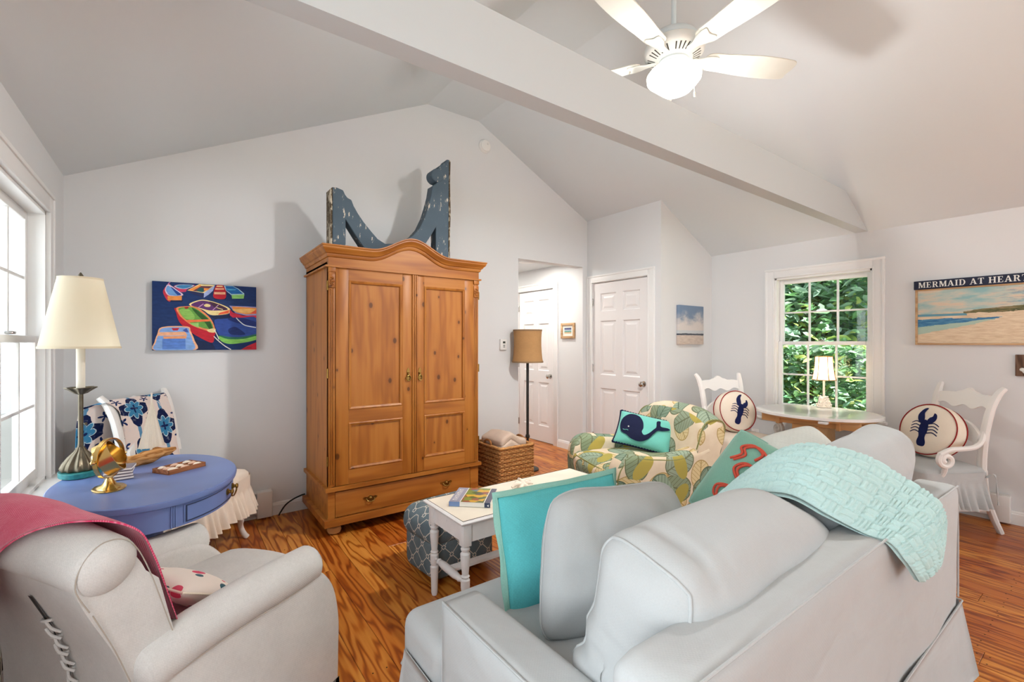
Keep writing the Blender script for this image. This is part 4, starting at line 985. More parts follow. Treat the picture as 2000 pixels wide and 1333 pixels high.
# ------------------------------------------------------------------ blue oval table
TZ = 0.72; TX, TY, TA, TB = -0.093, 2.667, 0.337, 0.466
bt = thing('oval_table', 'blue painted oval pedestal table by the window', 'table', (TX, TY, 0), 0)
def ell(a, b_, n_=72, z=0): return [(a * math.cos(2 * PI * i / n_), b_ * math.sin(2 * PI * i / n_), z) for i in range(n_)]
q = MB(); prof = [(0.0, TZ), (-0.004, TZ), (0.0, TZ - 0.003), (0.002, TZ - 0.012), (-0.001, TZ - 0.024), (-0.010, TZ - 0.028)]
rings = [[(x * (1 + u / TA), y * (1 + u / TB), h) for x, y, _ in ell(TA, TB)] for (u, h) in prof[1:]]; q.loft(rings, cap=True); obj('tabletop', q, 'blue_paint', bt, sharp=35)
q = MB(); rings = [[(x, y, h) for x, y, _ in ell(TA - o_, TB - o_)] for (o_, h) in ((0.016, TZ - 0.028), (0.016, TZ - 0.115), (0.034, TZ - 0.115), (0.034, TZ - 0.03))]; q.loft(rings, cap=False); obj('apron', q, 'blue_paint', bt, sharp=35)
def on_apron(a, z, out=0.0):
    A, B = TA - 0.016, TB - 0.016
    nx, ny = math.cos(a) / A, math.sin(a) / B; l = math.hypot(nx, ny)
    return Vector((A * math.cos(a) + nx / l * out, B * math.sin(a) + ny / l * out, z))
def curved_panel(a0, a1, z0, z1, out, back=0.0, k=14):
    vs = []; fs = []
    for i in range(k + 1):
        a = a0 + (a1 - a0) * i / k
        vs += [on_apron(a, z0, back), on_apron(a, z0, out), on_apron(a, z1, out), on_apron(a, z1, back)]
    for i in range(k):
        for j in range(4): fs.append((i * 4 + j, i * 4 + (j + 1) % 4, (i + 1) * 4 + (j + 1) % 4, (i + 1) * 4 + j))
    fs.append((3, 2, 1, 0)); fs.append(tuple(k * 4 + j for j in range(4))); return vs, fs
for (a0, a1) in ((R(-68), R(18)), (R(112), R(198))):
    q = MB(); q.add(*curved_panel(a0, a1, TZ - 0.106, TZ - 0.036, 0.003)); dw = obj('drawer', q, 'blue_paint', bt, sharp=30)
    q = MB()
    for (z0, z1) in ((TZ - 0.104, TZ - 0.100), (TZ - 0.042, TZ - 0.038)): q.add(*curved_panel(a0 + 0.02, a1 - 0.02, z0, z1, 0.0045))
    for aa in (a0 + 0.02, a1 - 0.035): q.add(*curved_panel(aa, aa + 0.015, TZ - 0.104, TZ - 0.038, 0.0045))
    obj('cock_bead', q, 'book_navy', dw)
    am = a0 + (a1 - a0) * (0.52 if a0 < 0 else 0.5); q = MB(); pa, pb = on_apron(am - 0.10, TZ - 0.066, 0.006), on_apron(am + 0.10, TZ - 0.066, 0.006)
    for pt in (pa, pb):
        nrm = (on_apron(am, TZ - 0.066, 0.1) - on_apron(am, TZ - 0.066, 0.0)).normalized(); M = frame(pt, (0, 0, 1), nrm); q.lathe([(0.014, -0.004), (0.015, 0.002), (0.008, 0.006), (0.007, 0.012), (0.012, 0.016), (0.010, 0.022), (0.001, 0.024)], 14, M=M)
    o1 = nrm * 0.016; mid = (pa + pb) / 2
    q.tube(catmull([pa + o1, pa + o1 + Vector((0, 0, -0.018)), pa * 0.7 + pb * 0.3 + o1 + Vector((0, 0, -0.027)), mid + o1 + Vector((0, 0, -0.029)), pb * 0.7 + pa * 0.3 + o1 + Vector((0, 0, -0.027)), pb + o1 + Vector((0, 0, -0.018)), pb + o1], 4), 0.0036, 8); obj('bail_pull', q, 'old_brass', dw)
for a in (R(-74), R(24), R(106), R(204)):
    q = MB()
    for k in range(3): q.add(*curved_panel(a - 0.03 + k * 0.022, a - 0.016 + k * 0.022, TZ - 0.113, TZ - 0.03, 0.004, k=2))
    obj('reeded_block', q, 'blue_paint', bt, sharp=30)
q = MB(); q.lathe([(0.12, TZ - 0.03), (0.12, TZ - 0.06), (0.055, TZ - 0.085), (0.045, TZ - 0.14), (0.052, TZ - 0.17), (0.064, TZ - 0.18), (0.064, TZ - 0.195), (0.050, TZ - 0.205), (0.048, 0.32), (0.060, 0.27), (0.075, 0.22), (0.062, 0.17), (0.04, 0.15)], 28); obj('pedestal', q, 'blue_paint', bt, sharp=30)
for k in range(4):
    a = R(45 + 90 * k); dx, dy = math.cos(a), math.sin(a); q = MB()
    q.tube(catmull([(dx * 0.03, dy * 0.03, 0.22), (dx * 0.12, dy * 0.14, 0.17), (dx * 0.20, dy * 0.25, 0.075), (dx * 0.27, dy * 0.34, 0.022)], 6), [0.032] * 6 + [0.028] * 6 + [0.02] * 6 + [0.016], 10); obj('leg', q, 'blue_paint', bt)
# --- things on the blue table
pl = thing('teal_tray', 'oval teal glazed dish under the table lamp', 'dish', (-0.372, 2.905, TZ), 0)
q = MB(); pr = [(0.001, 0.024), (0.066, 0.024), (0.071, 0.026), (0.073, 0.024), (0.072, 0.004), (0.066, 0.0), (0.001, 0.0)]; q.lathe(pr[::-1], 40, sx=1.05, sy=1.5); obj('dish_body', q, 'plate_teal', pl, sharp=40)
pl.location = (-0.352, 2.895, TZ)
lp = thing('table_lamp', 'bronze candlestick lamp with cone shade on the blue table', 'lamp', (-0.352, 2.895, TZ + 0.0265), 0)
q = MB(); q.lathe([(0.066, 0.0), (0.068, 0.010), (0.062, 0.030), (0.044, 0.058), (0.022, 0.084), (0.014, 0.10), (0.001, 0.11)], 56, petals=12, amp=0.085); obj('base', q, 'bronze', lp, sharp=60)
q = MB(); q.lathe([(0.011, 0.095), (0.0095, 0.13), (0.0095, 0.36)], 12); q.lathe([(0.001, 0.20), (0.006, 0.203), (0.006, 0.212), (0.001, 0.215)], 10, (0.018, -0.006, 0)); q.tube([(0, 0, 0.207), (0.018, -0.006, 0.207)], 0.002, 6); obj('stem', q, 'bronze', lp)
q = MB(); q.lathe([(0.010, 0.345), (0.022, 0.350), (0.036, 0.362), (0.054, 0.375), (0.052, 0.378), (0.034, 0.368), (0.016, 0.366), (0.001, 0.366)], 48, petals=8, amp=0.12); obj('drip_pan', q, 'bronze', lp, sharp=60)
q = MB(); q.lathe([(0.016, 0.366), (0.016, 0.62)], 20); obj('candle_sleeve', q, 'candle', lp)
zb, zt = 1.305 - 0.7465, 1.627 - 0.7465
q = MB(); q.lathe([(0.143, zb), (0.079, zt)], 48); q.f = [f for f in q.f if len(f) == 4]; q.lathe([(0.1445, zb - 0.002), (0.1445, zb + 0.008), (0.1415, zb + 0.008), (0.1415, zb - 0.002), (0.1445, zb - 0.002)], 48); q.lathe([(0.0805, zt - 0.006), (0.0805, zt + 0.002), (0.0775, zt + 0.002), (0.0775, zt - 0.006), (0.0805, zt - 0.006)], 48); q.f = [f for f in q.f if len(f) == 4]; obj('lamp_shade', q, 'shade_cream', lp, sharp=60)
q = MB(); q.lathe([(0.005, zt - 0.02), (0.008, zt - 0.004), (0.012, zt + 0.004), (0.010, zt + 0.014), (0.004, zt + 0.024), (0.001, zt + 0.028)], 12); q.tube([(0.02, 0, 0.62), (0.045, 0, 0.76), (0.0, 0, zt - 0.008), (-0.045, 0, 0.76), (-0.02, 0, 0.62)], 0.002, 6); q.lathe([(0.014, 0.62), (0.012, 0.66), (0.024, 0.70), (0.018, 0.74), (0.001, 0.75)], 12); obj('finial', q, 'bronze', lp)
gb = thing('brass_gimbal', 'polished brass ring gimbal ornament on an oval foot', 'ornament', (-0.222, 2.548, TZ), R(10))
q = MB(); q.lathe([(0.073, 0), (0.075, 0.004), (0.070, 0.007), (0.058, 0.007), (0.054, 0.011), (0.034, 0.018), (0.022, 0.034), (0.016, 0.044), (0.016, 0.05), (0.001, 0.05)], 36, sx=0.75, sy=1.05); obj('foot', q, 'brass', gb, sharp=45)
cz = 0.128; tilt = Matrix.Translation((0, 0, cz)) @ Matrix.Rotation(R(52), 4, 'Z')
q = MB(); ring_prof = [(0.080, -0.008), (0.083, -0.008), (0.083, 0.008), (0.080, 0.008), (0.080, -0.008)]
def ringm(mb, r0, r1, hw, M, n_=48): mb.lathe([(r0, -hw), (r1, -hw), (r1, hw), (r0, hw), (r0, -hw)], n_, M=M)
q = MB(); ringm(q, 0.079, 0.083, 0.008, tilt @ Matrix.Rotation(R(90), 4, 'X')); q.f = [f for f in q.f if len(f) == 4]; obj('outer_ring', q, 'brass', gb)
q = MB(); ringm(q, 0.066, 0.069, 0.026, tilt @ Matrix.Rotation(R(62), 4, 'X') @ Matrix.Rotation(R(20), 4, 'Y')); q.f = [f for f in q.f if len(f) == 4]; obj('inner_band', q, 'brass', gb)
q = MB(); q.lathe([(0.001, -0.030), (0.040, -0.030), (0.056, -0.020), (0.056, 0.024), (0.050, 0.028), (0.050, 0.006), (0.001, 0.006)], 36, M=tilt @ Matrix.Rotation(R(48), 4, 'X')); obj('bowl', q, 'brass', gb, sharp=40)
q = MB()
for sgn in (-1, 1): q = MB(); q.lathe([(0.006, -0.006), (0.006, 0.006), (0.009, 0.010), (0.001, 0.016)], 12, M=tilt @ Matrix.Translation((sgn * 0.083, 0, 0)) @ Matrix.Rotation(R(90 * sgn), 4, 'Y')); obj('pivot_knob', q, 'brass', gb)

for k in range(4):
    cst = obj('coaster', MB().box((0, 0, 0.0065), (0.098, 0.098, 0.0125), 0.0015, 1), 'tile_stack', None)
    tag(cst, ['white stone coaster at the bottom of the stack behind the brass gimbal', 'second white stone coaster from the bottom of the stack', 'third white stone coaster from the bottom of the stack', 'topmost white stone coaster of the stack by the driftwood boat'][k], 'coaster', 'coaster stack on the blue table'); cst.location = (-0.205 + 0.002 * k, 2.715 - 0.001 * k, TZ + 0.001 + 0.0135 * k); cst.rotation_euler = (0, 0, R(8 - 5 * k))
# driftwood sailboat
sbt = thing('driftwood_sailboat', 'driftwood toy sailboat with cream cloth sails on the blue table', 'ornament', (-0.115, 2.955, TZ), R(30))
q = MB(); rings = []
for i in range(26):
    u = -1 + 2 * i / 25; w = max(0.12, (1 - abs(u) ** 2.6)) ** 0.6; cx = u * 0.135; ring = []
    for j in range(16):
        a = 2 * PI * j / 16; nn = noise.noise(Vector((u * 3, math.cos(a) * 1.5, math.sin(a) * 1.5)))
        ring.append((cx, (0.030 * w * (1 + 0.45 * nn)) * math.cos(a), max(0.001, 0.036 + 0.014 * u + (0.030 * w * (1 + 0.45 * nn)) * math.sin(a))))
    rings.append(ring)
q.loft(rings); obj('hull', q, 'driftwood', sbt, sharp=0)
mz = 0.335
q = MB(); q.tube([(0.02, 0, 0.04), (0.02, 0.002, 0.15), (0.022, 0, mz + 0.02)], [0.006, 0.005, 0.004], 8); obj('mast', q, 'sail', sbt)
def sail(a, b_, c_, bul):
    q = MB()
    def fn(u, v):
        A, B, Cc = Vector(a), Vector(b_), Vector(c_); pt = A * (1 - u) + (B * (1 - v) + Cc * v) * u
        return pt + Vector((0, bul * math.sin(PI * v) * u + 0.004 * math.sin(v * 16) * u, 0))
    q.grid(fn, 12, 12); n0 = len(q.v); q.v += [(x, y + 0.0025, z) for (x, y, z) in q.v]; q.f += [tuple(i + n0 for i in reversed(f)) for f in q.f]; q.mi += q.mi; return q
obj('mainsail', sail((0.022, 0.003, mz), (0.018, 0.004, 0.07), (0.095, 0.02, 0.075), 0.012), 'sail', sbt, sharp=0)
obj('jib', sail((0.022, -0.003, mz - 0.01), (0.015, -0.004, 0.075), (-0.045, -0.012, 0.085), -0.01), 'sail', sbt, sharp=0)
q = MB(); q.tube(catmull([(0.022, -0.002, mz - 0.01), (0.05, -0.006, mz - 0.03), (0.06, -0.004, mz - 0.05)], 5), 0.0012, 5); q.tube(catmull([(0.02, -0.004, mz - 0.03), (-0.015, -0.008, 0.16), (-0.045, -0.012, 0.085)], 5), 0.0012, 5); obj('rigging', q, 'sail', sbt)
# wooden tray of shells
ty = thing('shell_tray', 'shallow wooden sectioned tray holding small shells', 'tray', (0.018, 2.735, TZ), R(33))
W_, D_ = 0.175, 0.115
q = MB(); q.bx(-W_ / 2, W_ / 2, -D_ / 2, D_ / 2, 0, 0.004); obj('bottom', q, 'tray_wood', ty)
for (x0, x1, y0, y1) in ((-W_ / 2, W_ / 2, -D_ / 2, -D_ / 2 + 0.005), (-W_ / 2, W_ / 2, D_ / 2 - 0.005, D_ / 2), (-W_ / 2, -W_ / 2 + 0.005, -D_ / 2, D_ / 2), (W_ / 2 - 0.005, W_ / 2, -D_ / 2, D_ / 2)): q = MB(); q.bx(x0, x1, y0, y1, 0, 0.021, 0.001, 1); obj('side', q, 'tray_wood', ty)
for k in (1, 2):
    q = MB(); q.bx(-W_ / 2 + 0.005, W_ / 2 - 0.005, -D_ / 2 + k * D_ / 3 - 0.0015, -D_ / 2 + k * D_ / 3 + 0.0015, 0.004, 0.018); obj('divider', q, 'tray_wood', ty)
    q = MB(); q.bx(-W_ / 2 + k * W_ / 3 - 0.0015, -W_ / 2 + k * W_ / 3 + 0.0015, -D_ / 2 + 0.005, D_ / 2 - 0.005, 0.004, 0.018); obj('divider', q, 'tray_wood', ty)
spots = ['far left', 'far middle', 'far right', 'middle left', 'centre', 'middle right', 'near left', 'near middle', 'near right']
for i in range(3):
    for j in range(3):
        q = MB(); s_ = 0.9 if (i, j) != (0, 0) else 1.2
        q.lathe([(0.001, -0.022 * s_), (0.007 * s_, -0.015 * s_), (0.0115 * s_, -0.002), (0.010 * s_, 0.008), (0.005, 0.018 * s_), (0.001, 0.024 * s_)], 14, M=Matrix.Rotation(R(90), 4, 'Y'))
        sh = obj('seashell', q, 'shell' if (i + j) % 2 == 0 else 'shell_pink', None); lx, ly = (-W_ / 3 + i * W_ / 3), (-D_ / 3 + j * D_ / 3)
        wv = Matrix.Rotation(R(33), 3, 'Z') @ Vector((lx, ly, 0)); sh.location = (0.018 + wv.x, 2.735 + wv.y, TZ + 0.0155); sh.rotation_euler = (0, 0, R(33 + random.uniform(-12, 12)))
        tag(sh, 'small %s seashell in the %s pocket of the wooden tray' % (('cream' if (i + j) % 2 == 0 else 'pinkish'), spots[(2 - j) * 3 + i]), 'seashell', 'shells in the wooden tray')
plain('seam_grey', (176, 166, 154), 0.9)
# ------------------------------------------------------------------ cream linen armchair (local +y = facing, +x = sitter's right)
def face(az): return R(-az)
ca = thing('linen_armchair', 'cream linen roll-arm armchair with laced back', 'armchair', (0.012, 1.938, 0), face(57.3))
HW, LA, ZA = 0.335, 0.29, 0.575
q = MB(); q.cushion((2 * HW - 0.10, 0.62, 0.27), 0.05, 8, M=Matrix.Translation((0, 0.02, 0.165))); obj('base', q, 'linen_cream', ca, sharp=0)
q = MB()
def seatfn(o):
    w = 1.0 - 0.10 * max(0, o.y) ** 2
    return Vector((o.x, o.y + (0.05 * (1 - (o.x / 0.26) ** 2) if o.y > 0.1 else 0), o.z))
q.cushion((0.50, 0.62, 0.17), 0.07, 12, puff=0.025, fn=seatfn, M=Matrix.Translation((0, 0.075, 0.365))); obj('seat_cushion', q, 'linen_cream', ca, sharp=0)
def capsule(path, rads, n_=20, flat=1.0, up=None):
    P = [Vector(p) for p in path]; out = []; rr = []
    t0 = (P[0] - P[1]).normalized(); t1 = (P[-1] - P[-2]).normalized()
    for k in range(6): a = PI / 2 * k / 6; out.append(P[0] + t0 * rads[0] * 0.55 * math.cos(a)); rr.append(max(0.002, rads[0] * math.sin(a)))
    out += P; rr += rads
    for k in range(1, 7): a = PI / 2 * k / 6; out.append(P[-1] + t1 * rads[-1] * 0.55 * math.sin(a)); rr.append(max(0.002, rads[-1] * math.cos(a)))
    m = MB(); m.tube(out, rr, n_, flat=flat, up=up); return m
for s in (-1, 1):
    q = capsule([(s * (HW - 0.035), y, ZA - 0.066 + z) for y, z in ((-0.28, -0.03), (-0.15, -0.008), (0.0, 0.0), (0.14, 0.0), (LA - 0.03, 0.0))], [0.068, 0.068, 0.070, 0.071, 0.068])
    poly = cat2([(-0.30, 0.02), (-0.30, 0.30), (-0.28, 0.50), (0.0, 0.53), (0.16, 0.53), (0.26, 0.50), (LA + 0.05, 0.41), (LA + 0.085, 0.28), (LA + 0.085, 0.14), (LA + 0.083, 0.06), (LA + 0.078, 0.022), (LA + 0.05, 0.018), (0.0, 0.018), (-0.27, 0.018)], 5)
    Mx = Matrix(((0, 0, 1, 0), (1, 0, 0, 0), (0, 1, 0, 0), (0, 0, 0, 1)))
    x0, x1 = ((HW - 0.115, HW + 0.022) if s > 0 else (-HW - 0.022, -HW + 0.115))
    q.prism(poly, x0, x1, M=Mx, bev=0.022, seg=3); obj('arm', q, 'linen_cream', ca, sharp=50)
    q = MB(); q.tube(catmull([(s * (HW + 0.025), -0.27, 0.455), (s * (HW + 0.028), -0.1, 0.468), (s * (HW + 0.028), 0.1, 0.470), (s * (HW + 0.024), LA - 0.05, 0.475)], 6), 0.0014, 6); obj('arm_seam', q, 'seam_grey', ca)
# back: outer panel raked, rolled top
prof = [(-0.30, 0.02), (-0.305, 0.25), (-0.315, 0.44), (-0.35, 0.57), (-0.41, 0.71), (-0.435, 0.79), (-0.41, 0.835), (-0.335, 0.835), (-0.285, 0.76), (-0.245, 0.60), (-0.205, 0.44), (-0.18, 0.30), (-0.18, 0.02)]
prof = cat2(prof, 4)
def backsec(x):
    k = 1 - 0.10 * (abs(x) / HW) ** 3; wav = abs(x) / HW
    return [(x, y + 0.02 * wav ** 3 * (1 if y > -0.28 else -0.2), z * (1 - 0.03 * wav ** 4)) for (y, z) in prof]
q = MB(); q.loft([backsec(-HW + 0.02 + i * (2 * HW - 0.04) / 12) for i in range(13)])
obj('back', q, 'linen_cream', ca, sharp=50)
q = capsule([(x, -0.385 + 0.012 * (x / HW) ** 2, 0.815 - 0.03 * (x / HW) ** 2) for x in [(-HW + 0.03) + i * (2 * HW - 0.06) / 8 for i in range(9)]], [0.070, 0.072, 0.074, 0.076, 0.077, 0.076, 0.074, 0.072, 0.070], 24); obj('back_roll', q, 'linen_cream', ca, sharp=0)
for s in (-1, 1):
    q = MB(); q.tube(catmull([(s * (HW - 0.016), -0.41, 0.70), (s * (HW - 0.010), -0.440, 0.77), (s * (HW - 0.008), -0.425, 0.825), (s * (HW - 0.008), -0.385, 0.855), (s * (HW - 0.010), -0.330, 0.835), (s * (HW - 0.014), -0.285, 0.745), (s * (HW - 0.014), -0.235, 0.58), (s * (HW - 0.014), -0.21, 0.50)], 6), 0.0014, 6); obj('back_seam', q, 'seam_grey', ca)
    q = MB(); q.tube(catmull([(s * (HW - 0.014), -0.405, 0.69), (s * (HW - 0.014), -0.36, 0.58), (s * (HW - 0.010), -0.32, 0.46), (s * (HW + 0.022), -0.30, 0.40), (s * (HW + 0.022), -0.30, 0.2), (s * (HW + 0.022), -0.30, 0.05)], 6), 0.0014, 6); obj('back_seam', q, 'seam_grey', ca)
# laced opening in the middle of the back
def by(z):  # outer back surface y at height z
    for (z0, y0), (z1, y1) in zip([(0.02, -0.30), (0.25, -0.305), (0.44, -0.315), (0.57, -0.35), (0.70, -0.405), (0.76, -0.425)], [(0.25, -0.305), (0.44, -0.315), (0.57, -0.35), (0.70, -0.405), (0.76, -0.425), (0.9, -0.43)]):
        if z0 <= z <= z1: return y0 + (y1 - y0) * (z - z0) / (z1 - z0)
    return -0.3
LX = 0.045
q = MB()
for i in range(24):
    z0, z1 = 0.68 - 0.02 * i, 0.66 - 0.02 * i; w = 0.009 if z0 > 0.60 else 0.004
    q.add([(LX - w, by(z0) - 0.0045, z0), (LX + w, by(z0) - 0.0045, z0), (LX + w, by(z1) - 0.0045, z1), (LX - w, by(z1) - 0.0045, z1)], [(0, 1, 2, 3)])
obj('back_slit', q, 'black', ca)
for i in range(8):
    z = 0.60 - 0.052 * i; dy = -0.012
    q = MB(); q.tube(catmull([(LX - 0.022, by(z) - 0.002, z - 0.004), (LX, by(z) + dy, z), (LX + 0.022, by(z) - 0.002, z + 0.004)], 5), 0.0042, 8); obj('lace', q, 'linen_cream', ca)
    for w in (-0.002, 0.016):
        q = MB(); q.tube(catmull([(LX + 0.006, by(z) + dy * 0.8, z - 0.002 - w), (LX + 0.016, by(z - 0.026) + dy * 1.1, z - 0.022 - w), (LX + 0.030, by(z - 0.040) - 0.003, z - 0.036 - w)], 5), 0.0036, 8); obj('lace', q, 'linen_cream', ca)
# pink throw over the back
pt_ = thing('pink_throw', 'pink herringbone wool throw draped over the cream armchair back', 'throw', (0.012, 1.938, 0), face(57.3))
tp = catmull([(0, -0.165, 0.47), (0, -0.195, 0.56), (0, -0.235, 0.68), (0, -0.265, 0.78), (0, -0.305, 0.87), (0, -0.385, 0.908), (0, -0.455, 0.875), (0, -0.482, 0.81), (0, -0.470, 0.74), (0, -0.452, 0.66), (0, -0.425, 0.58)], 5)
nP = len(tp)
def ex(t_):  # right-hand edge of the throw
    pts = [(0, 0.285), (0.2, 0.30), (0.40, 0.305), (0.50, 0.26), (0.58, 0.17), (0.68, 0.09), (0.8, 0.02), (1.0, -0.08)]
    for (a, b2), (c, d2) in zip(pts, pts[1:]):
        if a <= t_ <= c: return b2 + (d2 - b2) * (t_ - a) / (c - a)
    return pts[-1][1]
q = MB(); uvl = []
def pf(u, v):
    f = u * (nP - 1); i = min(int(f), nP - 2); p0 = tp[i].lerp(tp[i + 1], f - i)
    x1 = ex(u); x = x1 + (-0.318 - x1) * v; k = (abs(x) / HW)
    r = noise.noise(Vector((x * 5, u * 4, 1.7))) * 0.012
    uvl.append((x, u * 0.95)); thin = 0.010 if v > 0.02 else 0.0
    nrm = Vector((0, p0.y + 0.36, p0.z - 0.72)); nrm.normalize()
    return Vector((x, p0.y + 0.0 * k, p0.z - 0.030 * k * k)) + nrm * (0.006 + max(0, r) + 0.004 * math.sin(v * 9 + u * 5))
q.grid(pf, 60, 40); n0 = len(q.v)
vs2 = [Vector(v) for v in q.v]
q.v = [tuple(v) for v in vs2]; inner = []
for v in vs2:
    nrm = Vector((0, v.y + 0.36, v.z - 0.72)).normalized(); inner.append(tuple(v - nrm * 0.005))
F0 = list(q.f); q.v += inner; q.f += [tuple(i + n0 for i in reversed(f)) for f in F0]
def rim(nu, nv, n0):
    idx = [i * nv for i in range(nu)] + [(nu - 1) * nv + j for j in range(1, nv)] + [i * nv + nv - 1 for i in range(nu - 2, -1, -1)] + [j for j in range(nv - 2, 0, -1)]
    return [(idx[k], idx[(k + 1) % len(idx)], idx[(k + 1) % len(idx)] + n0, idx[k] + n0) for k in range(len(idx))]
q.f += rim(60, 40, n0); q.mi = [0] * len(q.f); q.uv = uvl + uvl
obj('woven_cloth', q, 'herringbone', pt_, sharp=0)
# small floral pillow on its seat
ch = math.radians(57.3)
def loc2w(o, az, x, y, z):
    a = math.radians(az); return Vector((o[0] + x * math.cos(a) + y * math.sin(a), o[1] - x * math.sin(a) + y * math.cos(a), z))
def dir2w(az, x, y, z):
    a = math.radians(az); return Vector((x * math.cos(a) + y * math.sin(a), -x * math.sin(a) + y * math.cos(a), z))
M = frame(loc2w((0.012, 1.938), 57.3, 0.055, -0.03, 0.525), dir2w(57.3, 1, 0.1, 0), dir2w(57.3, 0.0, 0.50, 0.86))
sp = thing('floral_cushion', 'small white cushion with pink flowers tucked in the cream armchair', 'cushion', M=M)
q = MB(); q.pillow(0.30, 0.26, 0.10, 16, seed=3.0); obj('cover', q, 'floral_small', sp, sharp=0)
q = MB(); q.tube(pillow_edge(0.30, 0.26, 0.06, wr=0.006, seed=3.0), 0.004, 6, closed=True); obj('piping', q, 'pillow_cream', sp)

# ------------------------------------------------------------------ white ladder-back chairs
def white_chair(label, loc, az, arms=True, skirt_m='skirt_cream', group='white country chairs', scrunch=False):
    c = thing('country_chair', label, 'chair', loc, face(az), group)
    for s in (-1, 1):
        q = MB(); P = catmull([(s * 0.205, -0.335, 0.002), (s * 0.200, -0.285, 0.12), (s * 0.198, -0.235, 0.27), (s * 0.198, -0.215, 0.44)], 6); q.tube(P, [0.017 + 0.008 * i / (len(P) - 1) for i in range(len(P))], 8, flat=1.25, up=(1, 0, 0)); obj('leg', q, 'chair_white', c)
        q = MB(); P = catmull([(s * 0.198, -0.213, 0.42), (s * 0.202, -0.212, 0.55), (s * 0.208, -0.225, 0.70), (s * 0.216, -0.255, 0.86), (s * 0.226, -0.290, 0.96), (s * 0.244, -0.325, 1.015)], 6); q.tube(P, [0.023] * 12 + [0.022] * 6 + [0.021] * 6 + [0.020 - 0.0008 * i for i in range(7)], 8, flat=1.3, up=(1, 0, 0)); obj('stile', q, 'chair_white', c)
        q = MB(); P = catmull([(s * 0.235, 0.200, 0.43), (s * 0.250, 0.222, 0.33), (s * 0.240, 0.214, 0.20), (s * 0.232, 0.206, 0.10), (s * 0.240, 0.222, 0.035), (s * 0.252, 0.240, 0.003)], 6); q.tube(P, [0.030] * 6 + [0.027] * 6 + [0.021] * 6 + [0.017] * 6 + [0.018] * 7, 10); obj('leg', q, 'chair_white', c)
        q = MB(); q.tube([(s * 0.203, -0.27, 0.165), (s * 0.236, 0.208, 0.165)], 0.010, 8); obj('stretcher', q, 'chair_white', c)
    q = MB(); q.tube([(-0.222, 0.0, 0.165), (0.222, 0.0, 0.165)], 0.010, 8); obj('stretcher', q, 'chair_white', c)
    def rail(name, zt, zb, y0, tilt, w):
        q = MB(); N = 40; rings = []
        for i in range(N + 1):
            x = -w + 2 * w * i / N; bow = -0.022 * (1 - (x / w) ** 2)
            a, b2 = zb(x / w), zt(x / w); t_ = 0.011
            rings.append([(x, y0 + bow - t_ + tilt * (a - 0.9), a), (x, y0 + bow + t_ + tilt * (a - 0.9), a), (x, y0 + bow + t_ + tilt * (b2 - 0.9), b2), (x, y0 + bow - t_ + tilt * (b2 - 0.9), b2)])
        q.loft(rings); obj(name, q, 'chair_white', c, sharp=45)
    rail('crest_rail', lambda u: 0.965 + 0.012 * math.cos(u * PI * 2.0) * (1 - abs(u)) + 0.020 * math.exp(-(u / 0.16) ** 2) - 0.02 * abs(u) ** 3 + 0.006 * math.exp(-((abs(u) - 0.3) / 0.08) ** 2), lambda u: 0.862 + 0.012 * math.cos(u * PI * 3) + 0.012 * abs(u) ** 2, -0.268, -0.32, 0.218)
    rail('lower_rail', lambda u: 0.775 - 0.085 * abs(u) ** 2.2, lambda u: 0.645 - 0.03 * abs(u) ** 2, -0.226, -0.15, 0.205)
    # seat with fabric and skirt
    outline = [(-0.235, -0.20), (-0.268, 0.0), (-0.285, 0.17), (-0.265, 0.245), (-0.16, 0.275), (0.0, 0.285), (0.16, 0.275), (0.265, 0.245), (0.285, 0.17), (0.268, 0.0), (0.235, -0.20)]
    O = cat2(outline, 6, closed=False)
    full = O + [(0.12, -0.215), (0.0, -0.22), (-0.12, -0.215)]
    rings = [[(x * k, y * k, z) for x, y in full] for k, z in ((0.90, 0.375), (0.99, 0.385), (1.0, 0.42), (0.99, 0.445), (0.94, 0.463), (0.80, 0.474), (0.5, 0.482), (0.15, 0.485))]
    q = MB(); q.loft(rings); obj('seat', q, skirt_m, c, sharp=0)
    P = [Vector((x, y, 0)) for x, y in O]; L = [0.0]
    for a, b2 in zip(P, P[1:]): L.append(L[-1] + (b2 - a).length)
    def at(s_):
        d = s_ * L[-1]
        for i in range(len(P) - 1):
            if L[i + 1] >= d: break
        f = (d - L[i]) / max(1e-6, L[i + 1] - L[i]); p = P[i].lerp(P[i + 1], f); t_ = (P[i + 1] - P[i]).normalized(); return p, Vector((t_.y, -t_.x, 0))
    q = MB(); uvl2 = []
    def sk(u, v):
        p, nn = at(u); nn = -nn
        if v < 0.3: z = 0.435 - v / 0.3 * 0.10; off = 0.006 + 0.006 * v; wv = 0
        else:
            k = (v - 0.3) / 0.7; z = 0.335 - k * 0.135 - 0.012 * math.sin(u * 21) * k; off = 0.012 + 0.028 * k
            wv = (0.006 + 0.016 * k) * math.sin(u * 2 * PI * 27 + 1.5 * math.sin(u * 40)) + 0.006 * k * math.sin(u * 71)
        uvl2.append((u * L[-1], v * 0.25))
        return p + nn * (off + wv) + Vector((0, 0, z))
    q.grid(sk, 260, 14); nn0 = len(q.v); q.v = [tuple(v) for v in q.v]
    q.uv = uvl2; obj('skirt', q, skirt_m, c, sharp=0)
    if scrunch:
        for s in (-1, 1):
            q = MB(); q.tube(catmull([(s * 0.245, -0.20, 0.40), (s * 0.262, -0.225, 0.43), (s * 0.275, -0.235, 0.40), (s * 0.268, -0.25, 0.30), (s * 0.262, -0.262, 0.22)], 5), [0.008 + 0.005 * math.sin(i) for i in range(21)], 8, flat=0.5); obj('tie', q, skirt_m, c)
